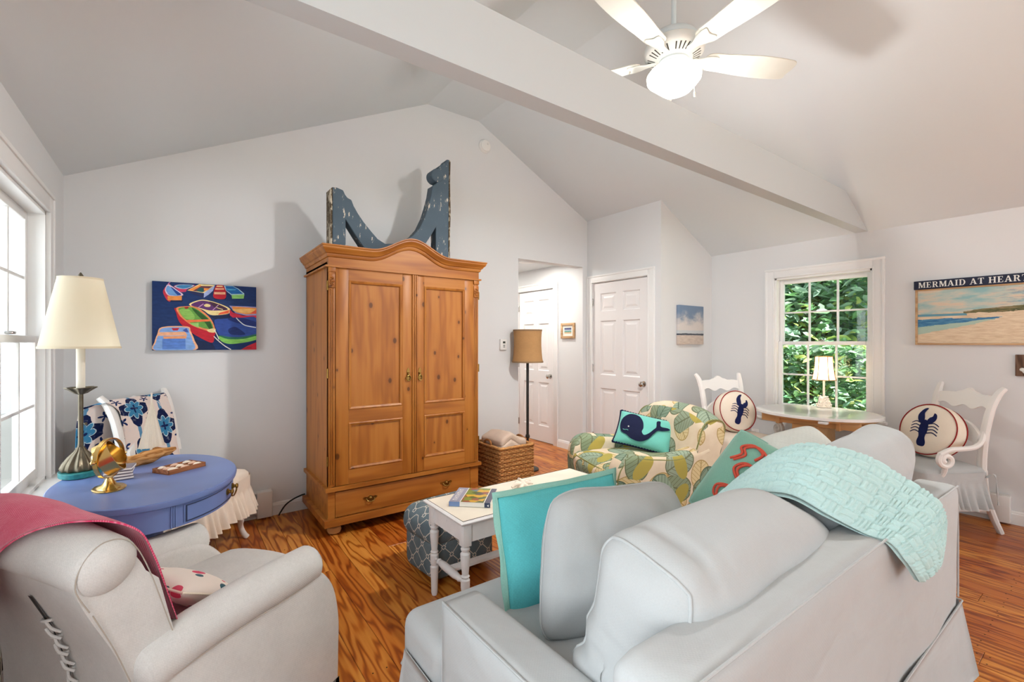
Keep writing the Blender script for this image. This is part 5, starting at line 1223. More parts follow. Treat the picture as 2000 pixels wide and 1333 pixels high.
    if arms:
        for s in (-1, 1):
            q = MB(); path = [(s * 0.208, -0.222, 0.71), (s * 0.226, -0.185, 0.645), (s * 0.262, -0.10, 0.612), (s * 0.292, 0.02, 0.606), (s * 0.308, 0.10, 0.604), (s * 0.312, 0.165, 0.575)]
            cc_ = (0.130, 0.535)
            for k in range(12):
                a = R(40 - k * 42); r_ = 0.052 - 0.0032 * k; path.append((s * 0.312, cc_[0] + r_ * math.cos(a) * 1.0, cc_[1] + r_ * math.sin(a)))
            q.tube(catmull(path, 4), 0.017, 8, flat=1.0, up=(1, 0, 0)); obj('arm', q, 'chair_white', c)
            q = MB(); q.tube(catmull([(s * 0.304, 0.13, 0.51), (s * 0.295, 0.125, 0.46), (s * 0.266, 0.13, 0.40)], 5), 0.016, 8); obj('arm_post', q, 'chair_white', c)
    return c
white_chair('white chair with a blue floral throw hung over its back', (0.055, 3.545, 0), 126, arms=False)
white_chair('white ladder-back armchair beside the closet corner with lobster pillow', (4.28, 2.24, 0), 205, arms=True)
white_chair('white scroll-arm chair under the beach painting with lobster pillow', (4.50, 0.95, 0), -52, arms=True, skirt_m='slip_white', scrunch=True)
# blue floral throw over the first chair
CO, CAZ = (0.055, 3.545), 126
tw = thing('floral_throw', 'blue and white floral throw hanging over the white chair', 'throw', (CO[0], CO[1], 0), face(CAZ))
tp2 = catmull([(0, -0.165, 0.50), (0, -0.185, 0.62), (0, -0.205, 0.74), (0, -0.228, 0.86), (0, -0.262, 0.965), (0, -0.292, 0.995), (0, -0.318, 0.965), (0, -0.330, 0.86), (0, -0.345, 0.72), (0, -0.372, 0.58)], 6); nP2 = len(tp2)
q = MB(); uvl3 = []
def tf(u, v):
    f = u * (nP2 - 1); i = min(int(f), nP2 - 2); p0 = tp2[i].lerp(tp2[i + 1], f - i)
    front = u < 0.5
    w0, w1 = (-0.165, 0.30) if front else (-0.20, 0.34)
    k = min(1, max(0, (u - 0.40) / 0.2)); a0 = -0.185 + (-0.20 + 0.185) * k; a1 = 0.20 + (0.33 - 0.20) * k
    x = a0 + (a1 - a0) * v
    wob = 0.010 * math.sin(v * 10 + u * 3) * (1 - math.exp(-((u - 0.5) / 0.18) ** 2)) + 0.006 * noise.noise(Vector((x * 8, u * 6, 0)))
    uvl3.append((x, u * 1.08)); return Vector((x, p0.y + wob + (-0.03 * max(0, abs(x) - 0.2) / 0.1 if not front else 0), p0.z - 0.02 * max(0, abs(x) - 0.2) / 0.1 * (1 if not front else 0)))
q.grid(tf, 66, 40); n0 = len(q.v); q.v = [tuple(v) for v in q.v]; F0 = list(q.f)
q.v += [(x, y + (0.004 if i < n0 // 2 else -0.004), z) for i, (x, y, z) in enumerate(q.v)]; q.f += [tuple(i + n0 for i in reversed(f)) for f in F0] + rim(66, 40, n0); q.mi = [0] * len(q.f); q.uv = uvl3 + uvl3
obj('printed_cloth', q, 'ikat', tw, sharp=0)
# lobster pillows
LOB = {}
def lobster_pillow(label, center, xd, nd, r, rot=0.0):
    M = frame(center, xd, nd) @ Matrix.Rotation(rot, 4, 'Z')
    t = thing('lobster_pillow', label, 'pillow', M=M, group='lobster pillows')
    T_ = 0.055
    q = MB(); pr = [(0.001, T_ + 0.030)] + [(r * k, T_ + 0.030 * (1 - k ** 2.5)) for k in (0.3, 0.6, 0.8, 0.93)] + [(r, T_ - 0.006), (r + 0.008, T_ * 0.5), (r + 0.010, 0), (r + 0.008, -T_ * 0.5), (r, -T_ + 0.006)] + [(r * k, -T_ - 0.030 * (1 - k ** 2.5)) for k in (0.93, 0.8, 0.6, 0.3)] + [(0.001, -T_ - 0.030)]
    q.lathe(pr[::-1], 48); q.v = [tuple(Vector(v) + noise.noise_vector(Vector(v) * 14) * 0.003) for v in q.v]; obj('cover', q, 'pillow_cream', t, sharp=0)
    for z in (T_ - 0.004, -T_ + 0.004):
        q = MB(); q.tube([((r + 0.003) * math.cos(a), (r + 0.003) * math.sin(a), z) for a in [2 * PI * i / 48 for i in range(48)]], 0.0042, 6, closed=True); obj('red_piping', q, 'red_cord', t)
    q = MB(); s = r / 0.175
    def flat(poly, h): q.prism([(x * s, y * s) for x, y in poly], 0, 0.006, M=Matrix.Translation((0, 0, T_ + 0.030 - 0.010 + h)))
    # body with tail at the bottom, claws at the top
    flat(cat2([(-0.016, -0.125), (-0.026, -0.10), (-0.018, -0.06), (-0.026, -0.02), (-0.022, 0.03), (0, 0.06), (0.022, 0.03), (0.026, -0.02), (0.018, -0.06), (0.026, -0.10), (0.016, -0.125)], 4), 0.004)
    flat(cat2([(-0.022, 0.03), (-0.045, 0.05), (-0.055, 0.09), (-0.035, 0.135), (-0.012, 0.145), (-0.022, 0.11), (-0.012, 0.075), (-0.008, 0.04)], 4), 0.003)
    flat(cat2([(0.018, 0.03), (0.04, 0.04), (0.058, 0.07), (0.055, 0.10), (0.038, 0.115), (0.035, 0.09), (0.018, 0.075), (0.008, 0.045)], 4), 0.002)
    for k in range(4):
        for sd in (-1, 1):
            y = 0.03 - k * 0.022
            P = catmull([(sd * 0.018 * s, y * s, T_ + 0.026), (sd * 0.055 * s, (y + 0.012) * s, T_ + 0.025), (sd * 0.085 * s, (y - 0.004) * s, T_ + 0.022)], 4); q.tube(P, 0.0036, 6)
    dome = lambda x, y: 0.030 * (1 - min(1, math.hypot(x, y) / r) ** 2.5)
    q.v = [(x, y, z - 0.030 + 0.006 + dome(x, y)) for x, y, z in q.v]
    obj('lobster_applique', q, 'lobster_navy', t, sharp=40)
    return t
lc = loc2w((4.28, 2.24), 205, 0.0, -0.06, 0.675)
lobster_pillow('round lobster pillow on the chair by the closet corner', lc, dir2w(205, -1, 0, 0), dir2w(205, 0, 0.95, 0.26), 0.185, R(-24))
lc = loc2w((4.50, 0.95), -52, 0.0, -0.045, 0.675)
lobster_pillow('round lobster pillow on the scroll-arm chair under the beach painting', lc, dir2w(-52, -1, 0.15, 0), dir2w(-52, -0.25, 0.92, 0.30), 0.185, R(6))
# ------------------------------------------------------------------ leaf-print armchair
FO, FAZ = (2.80, 2.235), -70
fc = thing('leaf_print_armchair', 'armchair upholstered in green and gold leaf print', 'armchair', (FO[0], FO[1], 0), face(FAZ))
HW2, L2, Z2 = 0.40, 0.37, 0.60
q = MB(); q.cushion((2 * HW2 - 0.12, 0.70, 0.22), 0.04, 8, M=Matrix.Translation((0, 0.0, 0.215))); obj('base', q, 'leaf_print', fc, sharp=0)
q = MB(); q.cushion((0.54, 0.66, 0.17), 0.05, 12, puff=0.03, M=Matrix.Translation((0, 0.085, 0.405))); obj('seat_cushion', q, 'leaf_print', fc, sharp=0)
q = MB(); q.tube(catmull([(-0.262, -0.2, 0.462), (-0.268, 0.1, 0.468), (-0.262, 0.36, 0.464), (-0.22, 0.405, 0.466), (0, 0.418, 0.470), (0.22, 0.405, 0.466), (0.262, 0.36, 0.464), (0.268, 0.1, 0.468), (0.262, -0.2, 0.462)], 6), 0.005, 6); obj('cushion_piping', q, 'cord_green', fc)
for s in (-1, 1):
    poly = cat2([(-0.36, 0.06), (-0.37, 0.35), (-0.34, 0.61), (-0.22, 0.605), (-0.05, 0.575), (0.12, 0.585), (0.26, 0.60), (0.36, 0.565), (0.405, 0.46), (0.40, 0.25), (0.39, 0.06)], 5)
    x0, x1 = ((HW2 - 0.135, HW2 + 0.01) if s > 0 else (-HW2 - 0.01, -HW2 + 0.135)); q = MB(); q.prism(poly, x0, x1, M=Mx, bev=0.045, seg=5); obj('arm', q, 'leaf_print', fc, sharp=60)
    xo = s * (HW2 + 0.004); q = MB(); q.tube(catmull([(xo, 0.385, 0.28), (xo, 0.388, 0.45), (xo, 0.34, 0.54), (xo, 0.25, 0.568), (xo, 0.10, 0.555), (xo, -0.05, 0.545), (xo, -0.22, 0.57)], 6), 0.0042, 6); obj('arm_piping', q, 'cord_green', fc)
prof = cat2([(-0.36, 0.06), (-0.37, 0.40), (-0.43, 0.70), (-0.44, 0.81), (-0.40, 0.86), (-0.32, 0.86), (-0.26, 0.80), (-0.22, 0.66), (-0.17, 0.46), (-0.17, 0.06)], 5)
def fsec(x):
    k = abs(x) / HW2
    return [(x, y - 0.015 * (1 - k * k), (z - 0.075 * k ** 3.2 * max(0, (z - 0.5) / 0.36))) for (y, z) in prof]
q = MB(); xsn = [-HW2 - 0.005] + [-HW2 + 0.015 + i * (2 * HW2 - 0.03) / 16 for i in range(17)] + [HW2 + 0.005]
rr = [fsec(x) for x in xsn]
def shrink(ring, k, cy=-0.31, cz=0.47): return [(x, cy + (y - cy) * k, cz + (z - cz) * k) for x, y, z in ring]
rr[0] = shrink(rr[0], 0.93); rr[-1] = shrink(rr[-1], 0.93); q.loft(rr); obj('back', q, 'leaf_print', fc, sharp=55)
for s in (-1, 1):
    q = MB(); P = [(s * (HW2 - 0.004), y, z) for x, y, z in fsec(HW2 - 0.01)]; P = [p for p in P if p[2] > 0.60]
    if len(P) > 3: q.tube(P, 0.0042, 6); obj('back_piping', q, 'cord_green', fc)
for (x, y) in ((-0.33, 0.33), (0.33, 0.33), (-0.33, -0.31), (0.33, -0.31)): q = MB(); q.lathe([(0.018, 0), (0.026, 0.11)], 12, (x, y, 0)); obj('leg', q, 'dark_plank', fc)
# whale pillow
wc = loc2w(FO, FAZ, 0.045, -0.085, 0.645)
M = frame(wc, dir2w(FAZ, -0.50, -0.80, -0.25), dir2w(FAZ, -0.68, 0.42, 0.55))
wp = thing('whale_pillow', 'teal velvet pillow with a navy whale on the leaf-print armchair', 'pillow', M=M)
q = MB(); q.pillow(0.46, 0.30, 0.15, 24, seed=5.0); obj('cover', q, 'whale_teal', wp, sharp=0)
q = MB(); E_ = pillow_edge(0.46, 0.30, 0.06, 40, wr=0.006, seed=5.0)
q.tube([p + Vector((0, 0, 0.003 * (1 if i % 2 else -1))) for i, p in enumerate(E_)], [0.007 + 0.003 * (i % 2) for i in range(len(E_))], 6, closed=True); obj('ruffle_trim', q, 'navy', wp, sharp=0)
def pz(x, y, w, h, t_, p_=2.4, q_=0.5):
    a, c = abs(x) / (w / 2), abs(y) / (h / 2); return t_ / 2 * max(0, (1 - min(1, a) ** p_) * (1 - min(1, c) ** p_)) ** q_
def applique(parent, name, polys, m, w, h, t_, off=0.004):
    q = MB()
    for poly in polys:
        b = bmesh.new(); f = b.faces.new([b.verts.new((x, y, 0)) for x, y in poly]); bmesh.ops.triangulate(b, faces=[f]); bmesh.ops.subdivide_edges(b, edges=b.edges[:], cuts=3, use_grid_fill=False); bmesh.ops.triangulate(b, faces=b.faces[:])
        for v in b.verts: v.co.z = pz(v.co.x, v.co.y, w, h, t_) + off + 0.004
        q.bm(b)
    return obj(name, q, m, parent, sharp=0)
whale = cat2([(-0.165, -0.055), (-0.185, 0.0), (-0.175, 0.055), (-0.13, 0.095), (-0.07, 0.09), (-0.03, 0.05), (-0.015, 0.0), (-0.02, -0.03), (0.0, -0.05), (0.03, -0.03), (0.055, 0.005), (0.07, 0.03), (0.065, 0.075), (0.09, 0.085), (0.10, 0.045), (0.15, 0.05), (0.165, 0.04), (0.12, 0.015), (0.085, 0.005), (0.06, -0.03), (0.03, -0.075), (-0.02, -0.10), (-0.08, -0.095), (-0.12, -0.075)], 4); whale = [(x * 1.12 + 0.01, y * 1.15) for x, y in whale]
wo = applique(wp, 'whale_applique', [whale], 'navy', 0.46, 0.30, 0.15, 0.005)
q = MB(); q.lathe([(0.001, 0.006), (0.005, 0.004), (0.006, 0)], 10, (-0.125, -0.015, pz(-0.125, -0.015, 0.46, 0.30, 0.15) + 0.010)); obj('whale_eye', q, 'sign_white', wp)
q = MB(); q.tube([(x, y, pz(x, y, 0.46, 0.30, 0.15) + 0.013) for x, y in ((-0.165, -0.045), (-0.15, -0.05), (-0.13, -0.045), (-0.12, -0.05))], 0.0025, 5); obj('whale_mouth', q, 'whale_teal', wp)
wp.scale = (0.92, 0.92, 0.92)

# ------------------------------------------------------------------ white slipcovered sofa
SB = (1.50, 0.95)
def S(x, y, z): return (x - SB[0], y - SB[1], z)
so = thing('slipcovered_sofa', 'white slipcovered sofa seen from behind', 'sofa', (SB[0], SB[1], 0), 0)
TS = Matrix.Translation((-SB[0], -SB[1], 0))
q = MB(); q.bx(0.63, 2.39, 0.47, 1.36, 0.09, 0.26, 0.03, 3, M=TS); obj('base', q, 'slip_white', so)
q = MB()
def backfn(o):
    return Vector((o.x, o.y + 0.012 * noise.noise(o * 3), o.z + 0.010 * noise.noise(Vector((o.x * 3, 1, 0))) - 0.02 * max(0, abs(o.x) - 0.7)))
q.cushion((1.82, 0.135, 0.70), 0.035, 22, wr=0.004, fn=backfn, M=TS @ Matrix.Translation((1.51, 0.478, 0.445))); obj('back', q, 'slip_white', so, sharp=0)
for nm, x0, x1 in (('l', 0.60, 0.732), ('r', 2.288, 2.42)):
    q = MB(); q.cushion((x1 - x0, 0.74, 0.52), 0.022, 12, wr=0.003, seed=x0, M=TS @ Matrix.Translation(((x0 + x1) / 2, 0.80, 0.345))); obj('arm', q, 'slip_white', so, sharp=0)
    xo = x0 if nm == 'l' else x1; xi = x1 if nm == 'l' else x0
    q = MB(); q.tube([S(xo + (0.005 if nm == 'l' else -0.005), 0.56, 0.602), S(xo + (0.005 if nm == 'l' else -0.005), 1.150, 0.602), S(xo + (0.012 if nm == 'l' else -0.012), 1.167, 0.598), S(xo + (0.010 if nm == 'l' else -0.010), 1.170, 0.25)], 0.0035, 6); obj('arm_welt', q, 'slip_white', so)
tee = [(0.742, 0.56), (2.278, 0.56), (2.278, 1.18), (2.415, 1.18), (2.415, 1.46), (0.605, 1.46), (0.605, 1.18), (0.742, 1.18)]
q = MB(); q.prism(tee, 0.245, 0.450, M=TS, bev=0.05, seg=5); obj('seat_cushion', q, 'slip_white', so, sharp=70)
q = MB(); q.tube([S(0.600, 1.19, 0.275), S(0.602, 1.44, 0.275), S(0.62, 1.462, 0.275), S(2.40, 1.462, 0.275), S(2.418, 1.44, 0.275), S(2.418, 1.19, 0.275)], 0.0038, 6); obj('cushion_welt', q, 'slip_white', so)
q = MB(); q.tube([S(0.62, 0.414, 0.788), S(1.2, 0.411, 0.795), S(1.8, 0.411, 0.795), S(2.40, 0.414, 0.785)], 0.0032, 6); obj('back_welt', q, 'slip_white', so)
q = MB(); q.tube([S(2.413, 0.418, 0.775), S(2.415, 0.416, 0.6), S(2.415, 0.416, 0.36)], 0.003, 6); obj('back_welt', q, 'slip_white', so)
# skirt: four panels split at the corners by pleats
def skirt_panel(p0, p1, nrm, flare):
    q = MB(); n_ = 60; A, B = Vector(p0), Vector(p1); Nn = Vector(nrm)
    def fn(u, v):
        p = A.lerp(B, u); e = 1 - math.sin(PI * u) ** 0.25
        wv = 0.008 * math.sin(u * 23) * v + 0.006 * math.sin(u * 51 + 1) * v
        return p + Nn * (0.006 + flare * v + 0.025 * e * v + wv * v) + (B - A).normalized() * ((u - 0.5) * 2 * 0.022 * v ** 1.5) + Vector((0, 0, 0.345 - v * (0.30 - 0.035 * e)))
    q.grid(fn, n_, 14); n0 = len(q.v); q.v = [tuple(v) for v in q.v]; F0 = list(q.f)
    q.v += [tuple(Vector(v) - Nn * 0.004) for v in q.v]; q.f += [tuple(i + n0 for i in reversed(f)) for f in F0] + rim(n_, 14, n0); q.mi = [0] * len(q.f)
    obj('skirt_panel', q, 'slip_white', so, sharp=0)
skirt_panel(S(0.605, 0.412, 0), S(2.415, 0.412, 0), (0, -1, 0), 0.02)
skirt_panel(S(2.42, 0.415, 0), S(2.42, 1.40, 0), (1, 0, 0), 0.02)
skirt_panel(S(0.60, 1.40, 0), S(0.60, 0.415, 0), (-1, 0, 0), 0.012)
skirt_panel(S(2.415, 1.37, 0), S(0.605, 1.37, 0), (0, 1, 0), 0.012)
q = MB(); q.tube([S(0.605, 0.405, 0.347), S(2.42, 0.405, 0.347), S(2.427, 0.41, 0.347), S(2.427, 1.38, 0.347)], 0.003, 6); obj('skirt_welt', q, 'slip_white', so)
for (x, y) in ((0.66, 0.50), (2.36, 0.50), (0.66, 1.33), (2.36, 1.33)): q = MB(); q.lathe([(0.02, 0), (0.028, 0.10)], 12, S(x, y, 0)); obj('foot', q, 'dark_plank', so)
# loose back cushions
def back_cushion(label, c, size, lean, seed, fn=None, yaw=0.0):
    M = Matrix.Translation(c) @ Matrix.Rotation(yaw, 4, 'Z') @ Matrix.Rotation(lean, 4, 'X')
    t = thing('back_cushion', label, 'cushion', M=M, group='loose sofa back cushions')
    hx, hz = size[0] / 2, size[2] / 2
    def ff(o):
        low = max(0, min(1, (-o.z / hz + 0.25) / 0.9)); side = max(0, 1 - (o.x + hx) / 0.62)
        fold = 0.016 * math.sin(o.z * 58 + 3.0 * math.sin(o.x * 6 + seed) + 9 * o.x) * low * side ** 0.7
        pleat = -0.008 * math.exp(-((o.x + hx * 0.72) / 0.012) ** 2) * max(0, o.z / hz) ** 8
        o = o + Vector((-abs(fold) * 0.5 * side, fold * (1 if o.y > 0 else -1), pleat))
        return fn(o) if fn else o
    q = MB(); q.cushion(size, 0.075, 46, puff=0.035, wr=0.012, seed=seed, fn=ff); obj('cover', q, 'slip_white', t, sharp=0)
    for sx_ in (-0.90, 0.90):
        P = []
        for k in range(96):
            u = (k % 24) / 12 - 1; a, b2 = [(u, -1), (1, u), (-u, 1), (-1, -u)][k // 24]
            P.append(MB.rb(Vector((sx_, a, b2)), size, 0.075, 0.035, 0.012, seed, ff))
        q = MB(); q.tube(P, 0.0042, 6, closed=True); obj('seam_piping', q, 'slip_white', t, sharp=0)
    return t
def slumpA(o):
    x = o.x; return Vector((o.x, o.y - 0.03 * max(0, o.z) , o.z - 0.075 * max(0, (x - 0.05) / 0.36) ** 1.6 * (0.3 + 0.7 * max(0, o.z + 0.2) / 0.4) - 0.012 * max(0, -x - 0.2)))
back_cushion('big slumped white back cushion at the near end of the sofa', (1.165, 0.665, 0.665), (0.80, 0.25, 0.46), R(14), 2.0, slumpA)
def slumpB(o): return Vector((o.x, o.y, o.z + 0.05 * max(0, (o.x + 0.05) / 0.36) * max(0, o.z) / 0.25 - 0.07 * max(0, (-o.x - 0.02) / 0.36) * max(0, o.z) / 0.25))
back_cushion('upright white back cushion behind the aqua throw on the sofa', (1.925, 0.645, 0.700), (0.70, 0.21, 0.50), R(12), 7.0, slumpB)
# knitted aqua throw over the sofa back
kt = thing('knit_throw', 'aqua chunky knit throw draped over the sofa back', 'throw', (1.70, 0.60, 0.0), 0)
near = [(1.345, .925, .60), (1.365, .865, .715), (1.39, .79, .815), (1.41, .69, .882), (1.43, .60, .892), (1.47, .52, .845), (1.53, .455, .805), (1.56, .400, .792), (1.575, .372, .745), (1.64, .365, .675)]
far = [(1.62, .965, .62), (1.645, .905, .76), (1.675, .82, .88), (1.71, .71, .965), (1.745, .62, .985), (1.86, .535, .955), (1.97, .465, .875), (2.00, .400, .812), (1.97, .375, .755), (1.90, .368, .700)]
Pn, Pf = catmull(near, 16), catmull(far, 16); nK = len(Pn)
q = MB(); uvk = []; NU, NV = 300, 110
def kf(u, v):
    f = u * (nK - 1); i = min(int(f), nK - 2); a = Pn[i].lerp(Pn[i + 1], f - i); b2 = Pf[i].lerp(Pf[i + 1], f - i)
    t_ = (Pn[i + 1] - Pn[i]) + (Pf[i + 1] - Pf[i]); w = b2 - a; nn = w.cross(t_); nn.normalize()
    if nn.z < 0 and u < 0.6: nn = -nn
    elif u >= 0.6 and nn.y > 0: nn = -nn
    p = a + w * v; bul = 0.016 * math.sin(PI * v)
    # basket-stitch relief: raised ribs in alternating blocks
    cu, cv = u * 21, v * 7; cell = (int(cu) + int(cv)) % 2; fu, fv = cu % 1, cv % 1
    edge = min(1, 7 * min(fv, 1 - fv)) * (0.55 + 0.45 * min(1, 6 * min(fu, 1 - fu)))
    rib = (abs(math.sin(fu * PI * 3)) if cell else abs(math.sin(fv * PI * 2)))
    h = 0.0105 * edge * (0.45 + 0.55 * rib)
    wave = 0.006 * math.sin(u * 14 + v * 3)
    uvk.append((u * 1.2, v * 0.35)); return p + nn * (bul + h + wave) - Vector((1.70, 0.60, 0))
q.grid(kf, NU, NV); n0 = len(q.v); q.v = [tuple(v) for v in q.v]; F0 = list(q.f)
# closed underside
lo = []
for i in range(NU):
    for j in range(NV):
        v = Vector(q.v[i * NV + j]); c_ = Vector((0.0, 0.05, 0.75)); d_ = (v - c_); d_.x = 0; d_.normalize(); lo.append(tuple(v - d_ * 0.012))
q.v += lo; q.f += [tuple(i + n0 for i in reversed(f)) for f in F0] + rim(NU, NV, n0); q.mi = [0] * len(q.f); q.uv = uvk + uvk
obj('knitted_cloth', q, 'knit_aqua', kt, sharp=0)
# pillows on the sofa
def sq_pillow(name, label, c, xd, nd, w, h, t_, m, seed, pipe=None, pr=0.004, flange=0.0, fm=None, pinch=0.06, wr=0.006, rnd=0.0, shear=0.0):
    sh = (lambda p: Vector((p.x + shear * p.y * (0.5 - p.x / w) - 0.12 * shear * max(0, -p.y), p.y, p.z)))
    M = frame(c, xd, nd); t = thing(name, label, 'pillow', M=M)
    q = MB(); q.pillow(w, h, t_, 30, pinch=pinch, wr=wr, seed=seed, rnd=rnd, fn=sh); obj('cover', q, m, t, sharp=0)
    if pipe: q = MB(); q.tube(pillow_edge(w, h, pinch, wr=wr, seed=seed, rnd=rnd, fn=sh), pr, 6, closed=True); obj('piping', q, pipe, t)
    if flange:
        E0 = pillow_edge(w, h, pinch, 22, wr=wr, seed=seed); E1 = pillow_edge(w + 2 * flange, h + 2 * flange, pinch, 22, wr=wr, seed=seed)
        q = MB(); n_ = len(E0); vs = [p + Vector((0, 0, 0.004)) for p in E0] + [p + Vector((0, 0, 0.003 + 0.007 * math.sin(i * 0.6))) for i, p in enumerate(E1)] + [p + Vector((0, 0, -0.001 + 0.007 * math.sin(i * 0.6))) for i, p in enumerate(E1)] + [p - Vector((0, 0, 0.004)) for p in E0]
        fs = [(k * n_ + i, k * n_ + (i + 1) % n_, (k + 1) * n_ + (i + 1) % n_, (k + 1) * n_ + i) for k in range(3) for i in range(n_)]
        q.add(vs, fs); obj('flange', q, fm or m, t, sharp=0)
        q = MB(); q.tube([p + Vector((0, 0, 0.004)) for p in E0], 0.003, 6, closed=True); obj('stitching', q, fm or m, t)
    return t
sq_pillow('white_pillow', 'large white piped pillow leaning between the teal pillow and the sofa back', (1.205, 1.035, 0.625), (0.93, -0.33, 0.0), (-0.16, -0.93, 0.30), 0.58, 0.42, 0.23, 'slip_white', 4.0, 'slip_white', 0.004, pinch=-0.01, wr=0.016, rnd=0.09, shear=0.20)
sq_pillow('teal_pillow', 'teal linen pillow with flanged edge beside the sofa arm', (1.175, 1.265, 0.605), (1.0, -0.055, 0.0), (-0.03, -0.96, 0.22), 0.57, 0.385, 0.17, 'teal_linen', 9.0, flange=0.018, fm='teal_flange', pinch=0.02, wr=0.010)
mp = sq_pillow('coral_pillow', 'mint velvet pillow embroidered with red coral on the sofa', (1.985, 0.955, 0.70), (0.52, -0.30, 0.80), (-0.78, -0.22, 0.50), 0.42, 0.42, 0.17, 'mint_velvet', 12.0, 'teal_flange', 0.0045, pinch=0.02, rnd=0.04)
for nm, P2 in (('a', [(-0.19, 0.02), (-0.17, 0.06), (-0.13, 0.05), (-0.12, 0.10), (-0.08, 0.11), (-0.06, 0.06), (-0.09, 0.02), (-0.05, 0.0), (-0.02, 0.05), (0.02, 0.09), (0.06, 0.06), (0.05, 0.0), (0.0, -0.02), (0.02, -0.06), (0.07, -0.06)]), ('c', [(0.05, 0.13), (0.09, 0.10), (0.12, 0.12), (0.15, 0.08), (0.13, 0.03), (0.09, 0.04)]), ('b', [(-0.17, -0.06), (-0.13, -0.03), (-0.10, -0.07), (-0.06, -0.05), (-0.04, -0.10), (0.0, -0.12), (0.04, -0.10)])):
    for o_ in (0.0, 0.016):
        q = MB(); q.tube([(x, y + o_, pz(x, y + o_, 0.42, 0.42, 0.17) + 0.006) for x, y, _ in catmull([(a, b2, 0) for a, b2 in P2], 6)], 0.0055, 6); obj('coral_embroidery', q, 'coral_red', mp)
sq_pillow('pale_pillow', 'small pale sage-tinted pillow beside the coral pillow', (2.20, 0.86, 0.80), (0.75, -0.50, 0.30), (-0.45, -0.55, 0.70), 0.34, 0.34, 0.17, 'pale_print', 15.0, 'pale_print', 0.003, pinch=0.0, rnd=0.08)

# ------------------------------------------------------------------ white painted coffee table
ct = thing('coffee_table', 'distressed white narrow coffee table with turned legs', 'table', (1.59, 2.045, 0), 0)
TX0, TX1, TY0, TY1 = -0.53, 0.53, -0.205, 0.205; TT = 0.50
q = MB(); pr = [(0.0, 0.0), (0.006, 0.004), (0.012, 0.006), (0.016, 0.012), (0.016, 0.016), (0.008, 0.021), (0.0, 0.022)]
q.bx(TX0 + 0.016, TX1 - 0.016, TY0 + 0.016, TY1 - 0.016, TT - 0.022, TT); obj('tabletop', q, 'table_white_top', ct)
q = MB(); a, b2, c_, d_ = TX0 + 0.016, TX1 - 0.016, TY0 + 0.016, TY1 - 0.016
q.sweep([(a, c_, TT - 0.022), (b2, c_, TT - 0.022), (b2, d_, TT - 0.022), (a, d_, TT - 0.022)], pr, closed=True); obj('edge_moulding', q, 'table_white', ct, sharp=30)
q = MB(); q.tube([(a, c_, TT + 0.0004), (b2, c_, TT + 0.0004), (b2, d_, TT + 0.0004), (a, d_, TT + 0.0004)], 0.0016, 4, closed=True); obj('worn_edge', q, 'edge_dark', ct)
LX0, LX1, LY0, LY1 = TX0 + 0.045, TX1 - 0.045, TY0 + 0.045, TY1 - 0.045
for (x0, x1, y0, y1) in ((LX0, LX1, LY0 - 0.012, LY0 + 0.004), (LX0, LX1, LY1 - 0.004, LY1 + 0.012), (LX0 - 0.012, LX0 + 0.004, LY0, LY1), (LX1 - 0.004, LX1 + 0.012, LY0, LY1)): q = MB(); q.bx(x0, x1, y0, y1, TT - 0.112, TT - 0.022); obj('apron', q, 'table_white', ct)
for (x, y) in ((LX0, LY0), (LX1, LY0), (LX0, LY1), (LX1, LY1)):
    q = MB(); q.box((x, y, TT - 0.075), (0.044, 0.044, 0.105), 0.002)
    q.lathe([(0.013, 0.0), (0.017, 0.015), (0.018, 0.07), (0.021, 0.12), (0.0225, 0.15), (0.016, 0.158), (0.021, 0.166), (0.022, 0.178), (0.022, 0.212), (0.016, 0.220), (0.021, 0.228), (0.016, 0.236), (0.017, 0.25), (0.023, 0.31), (0.024, 0.335), (0.015, 0.345), (0.021, 0.352), (0.022, 0.360), (0.014, 0.368), (0.016, 0.375)], 20, (x, y, 0)); obj('leg', q, 'table_white', ct, sharp=35)
for x in (LX0, LX1):
    q = MB(); L_ = LY1 - LY0; Mr = Matrix.Translation((x, LY0, 0.195)) @ Matrix.Rotation(R(-90), 4, 'X'); q.lathe([(0.008, 0.015), (0.010, 0.04), (0.016, 0.055), (0.010, 0.062), (0.015, 0.07), (0.019, 0.10), (0.020, L_ / 2), (0.019, L_ - 0.10), (0.015, L_ - 0.07), (0.010, L_ - 0.062), (0.016, L_ - 0.055), (0.010, L_ - 0.04), (0.008, L_ - 0.015)], 16, M=Mr); obj('stretcher', q, 'table_white', ct, sharp=35)
q = MB(); q.box((0, 0, 0.197), (LX1 - LX0, 0.045, 0.018), 0.003); obj('stretcher', q, 'table_white', ct)
# trellis ottoman tucked under its end
ot = thing('ottoman', 'grey-blue trellis-pattern ottoman tucked under the white table', 'ottoman', (1.20, 2.235, 0), R(6))
q = MB(); q.cushion((0.47, 0.37, 0.18), 0.08, 12, puff=0.012, M=Matrix.Translation((0, 0, 0.295))); 
ot.location = (1.325, 2.44, 0)
obj('cushion_top', q, 'trellis', ot, sharp=0)
q = MB(); q.cushion((0.445, 0.34, 0.27), 0.07, 10, M=Matrix.Translation((0, 0, 0.15))); obj('body', q, 'trellis', ot, sharp=0)
q = MB(); q.tube(catmull([(0.226, -0.11, 0.255), (0.226, 0.11, 0.255), (0.16, 0.172, 0.255), (-0.16, 0.172, 0.255), (-0.226, 0.11, 0.255), (-0.226, -0.11, 0.255), (-0.16, -0.172, 0.255), (0.16, -0.172, 0.255)], 6, closed=True), 0.004, 6, closed=True); obj('seam_piping', q, 'dark_teal', ot)
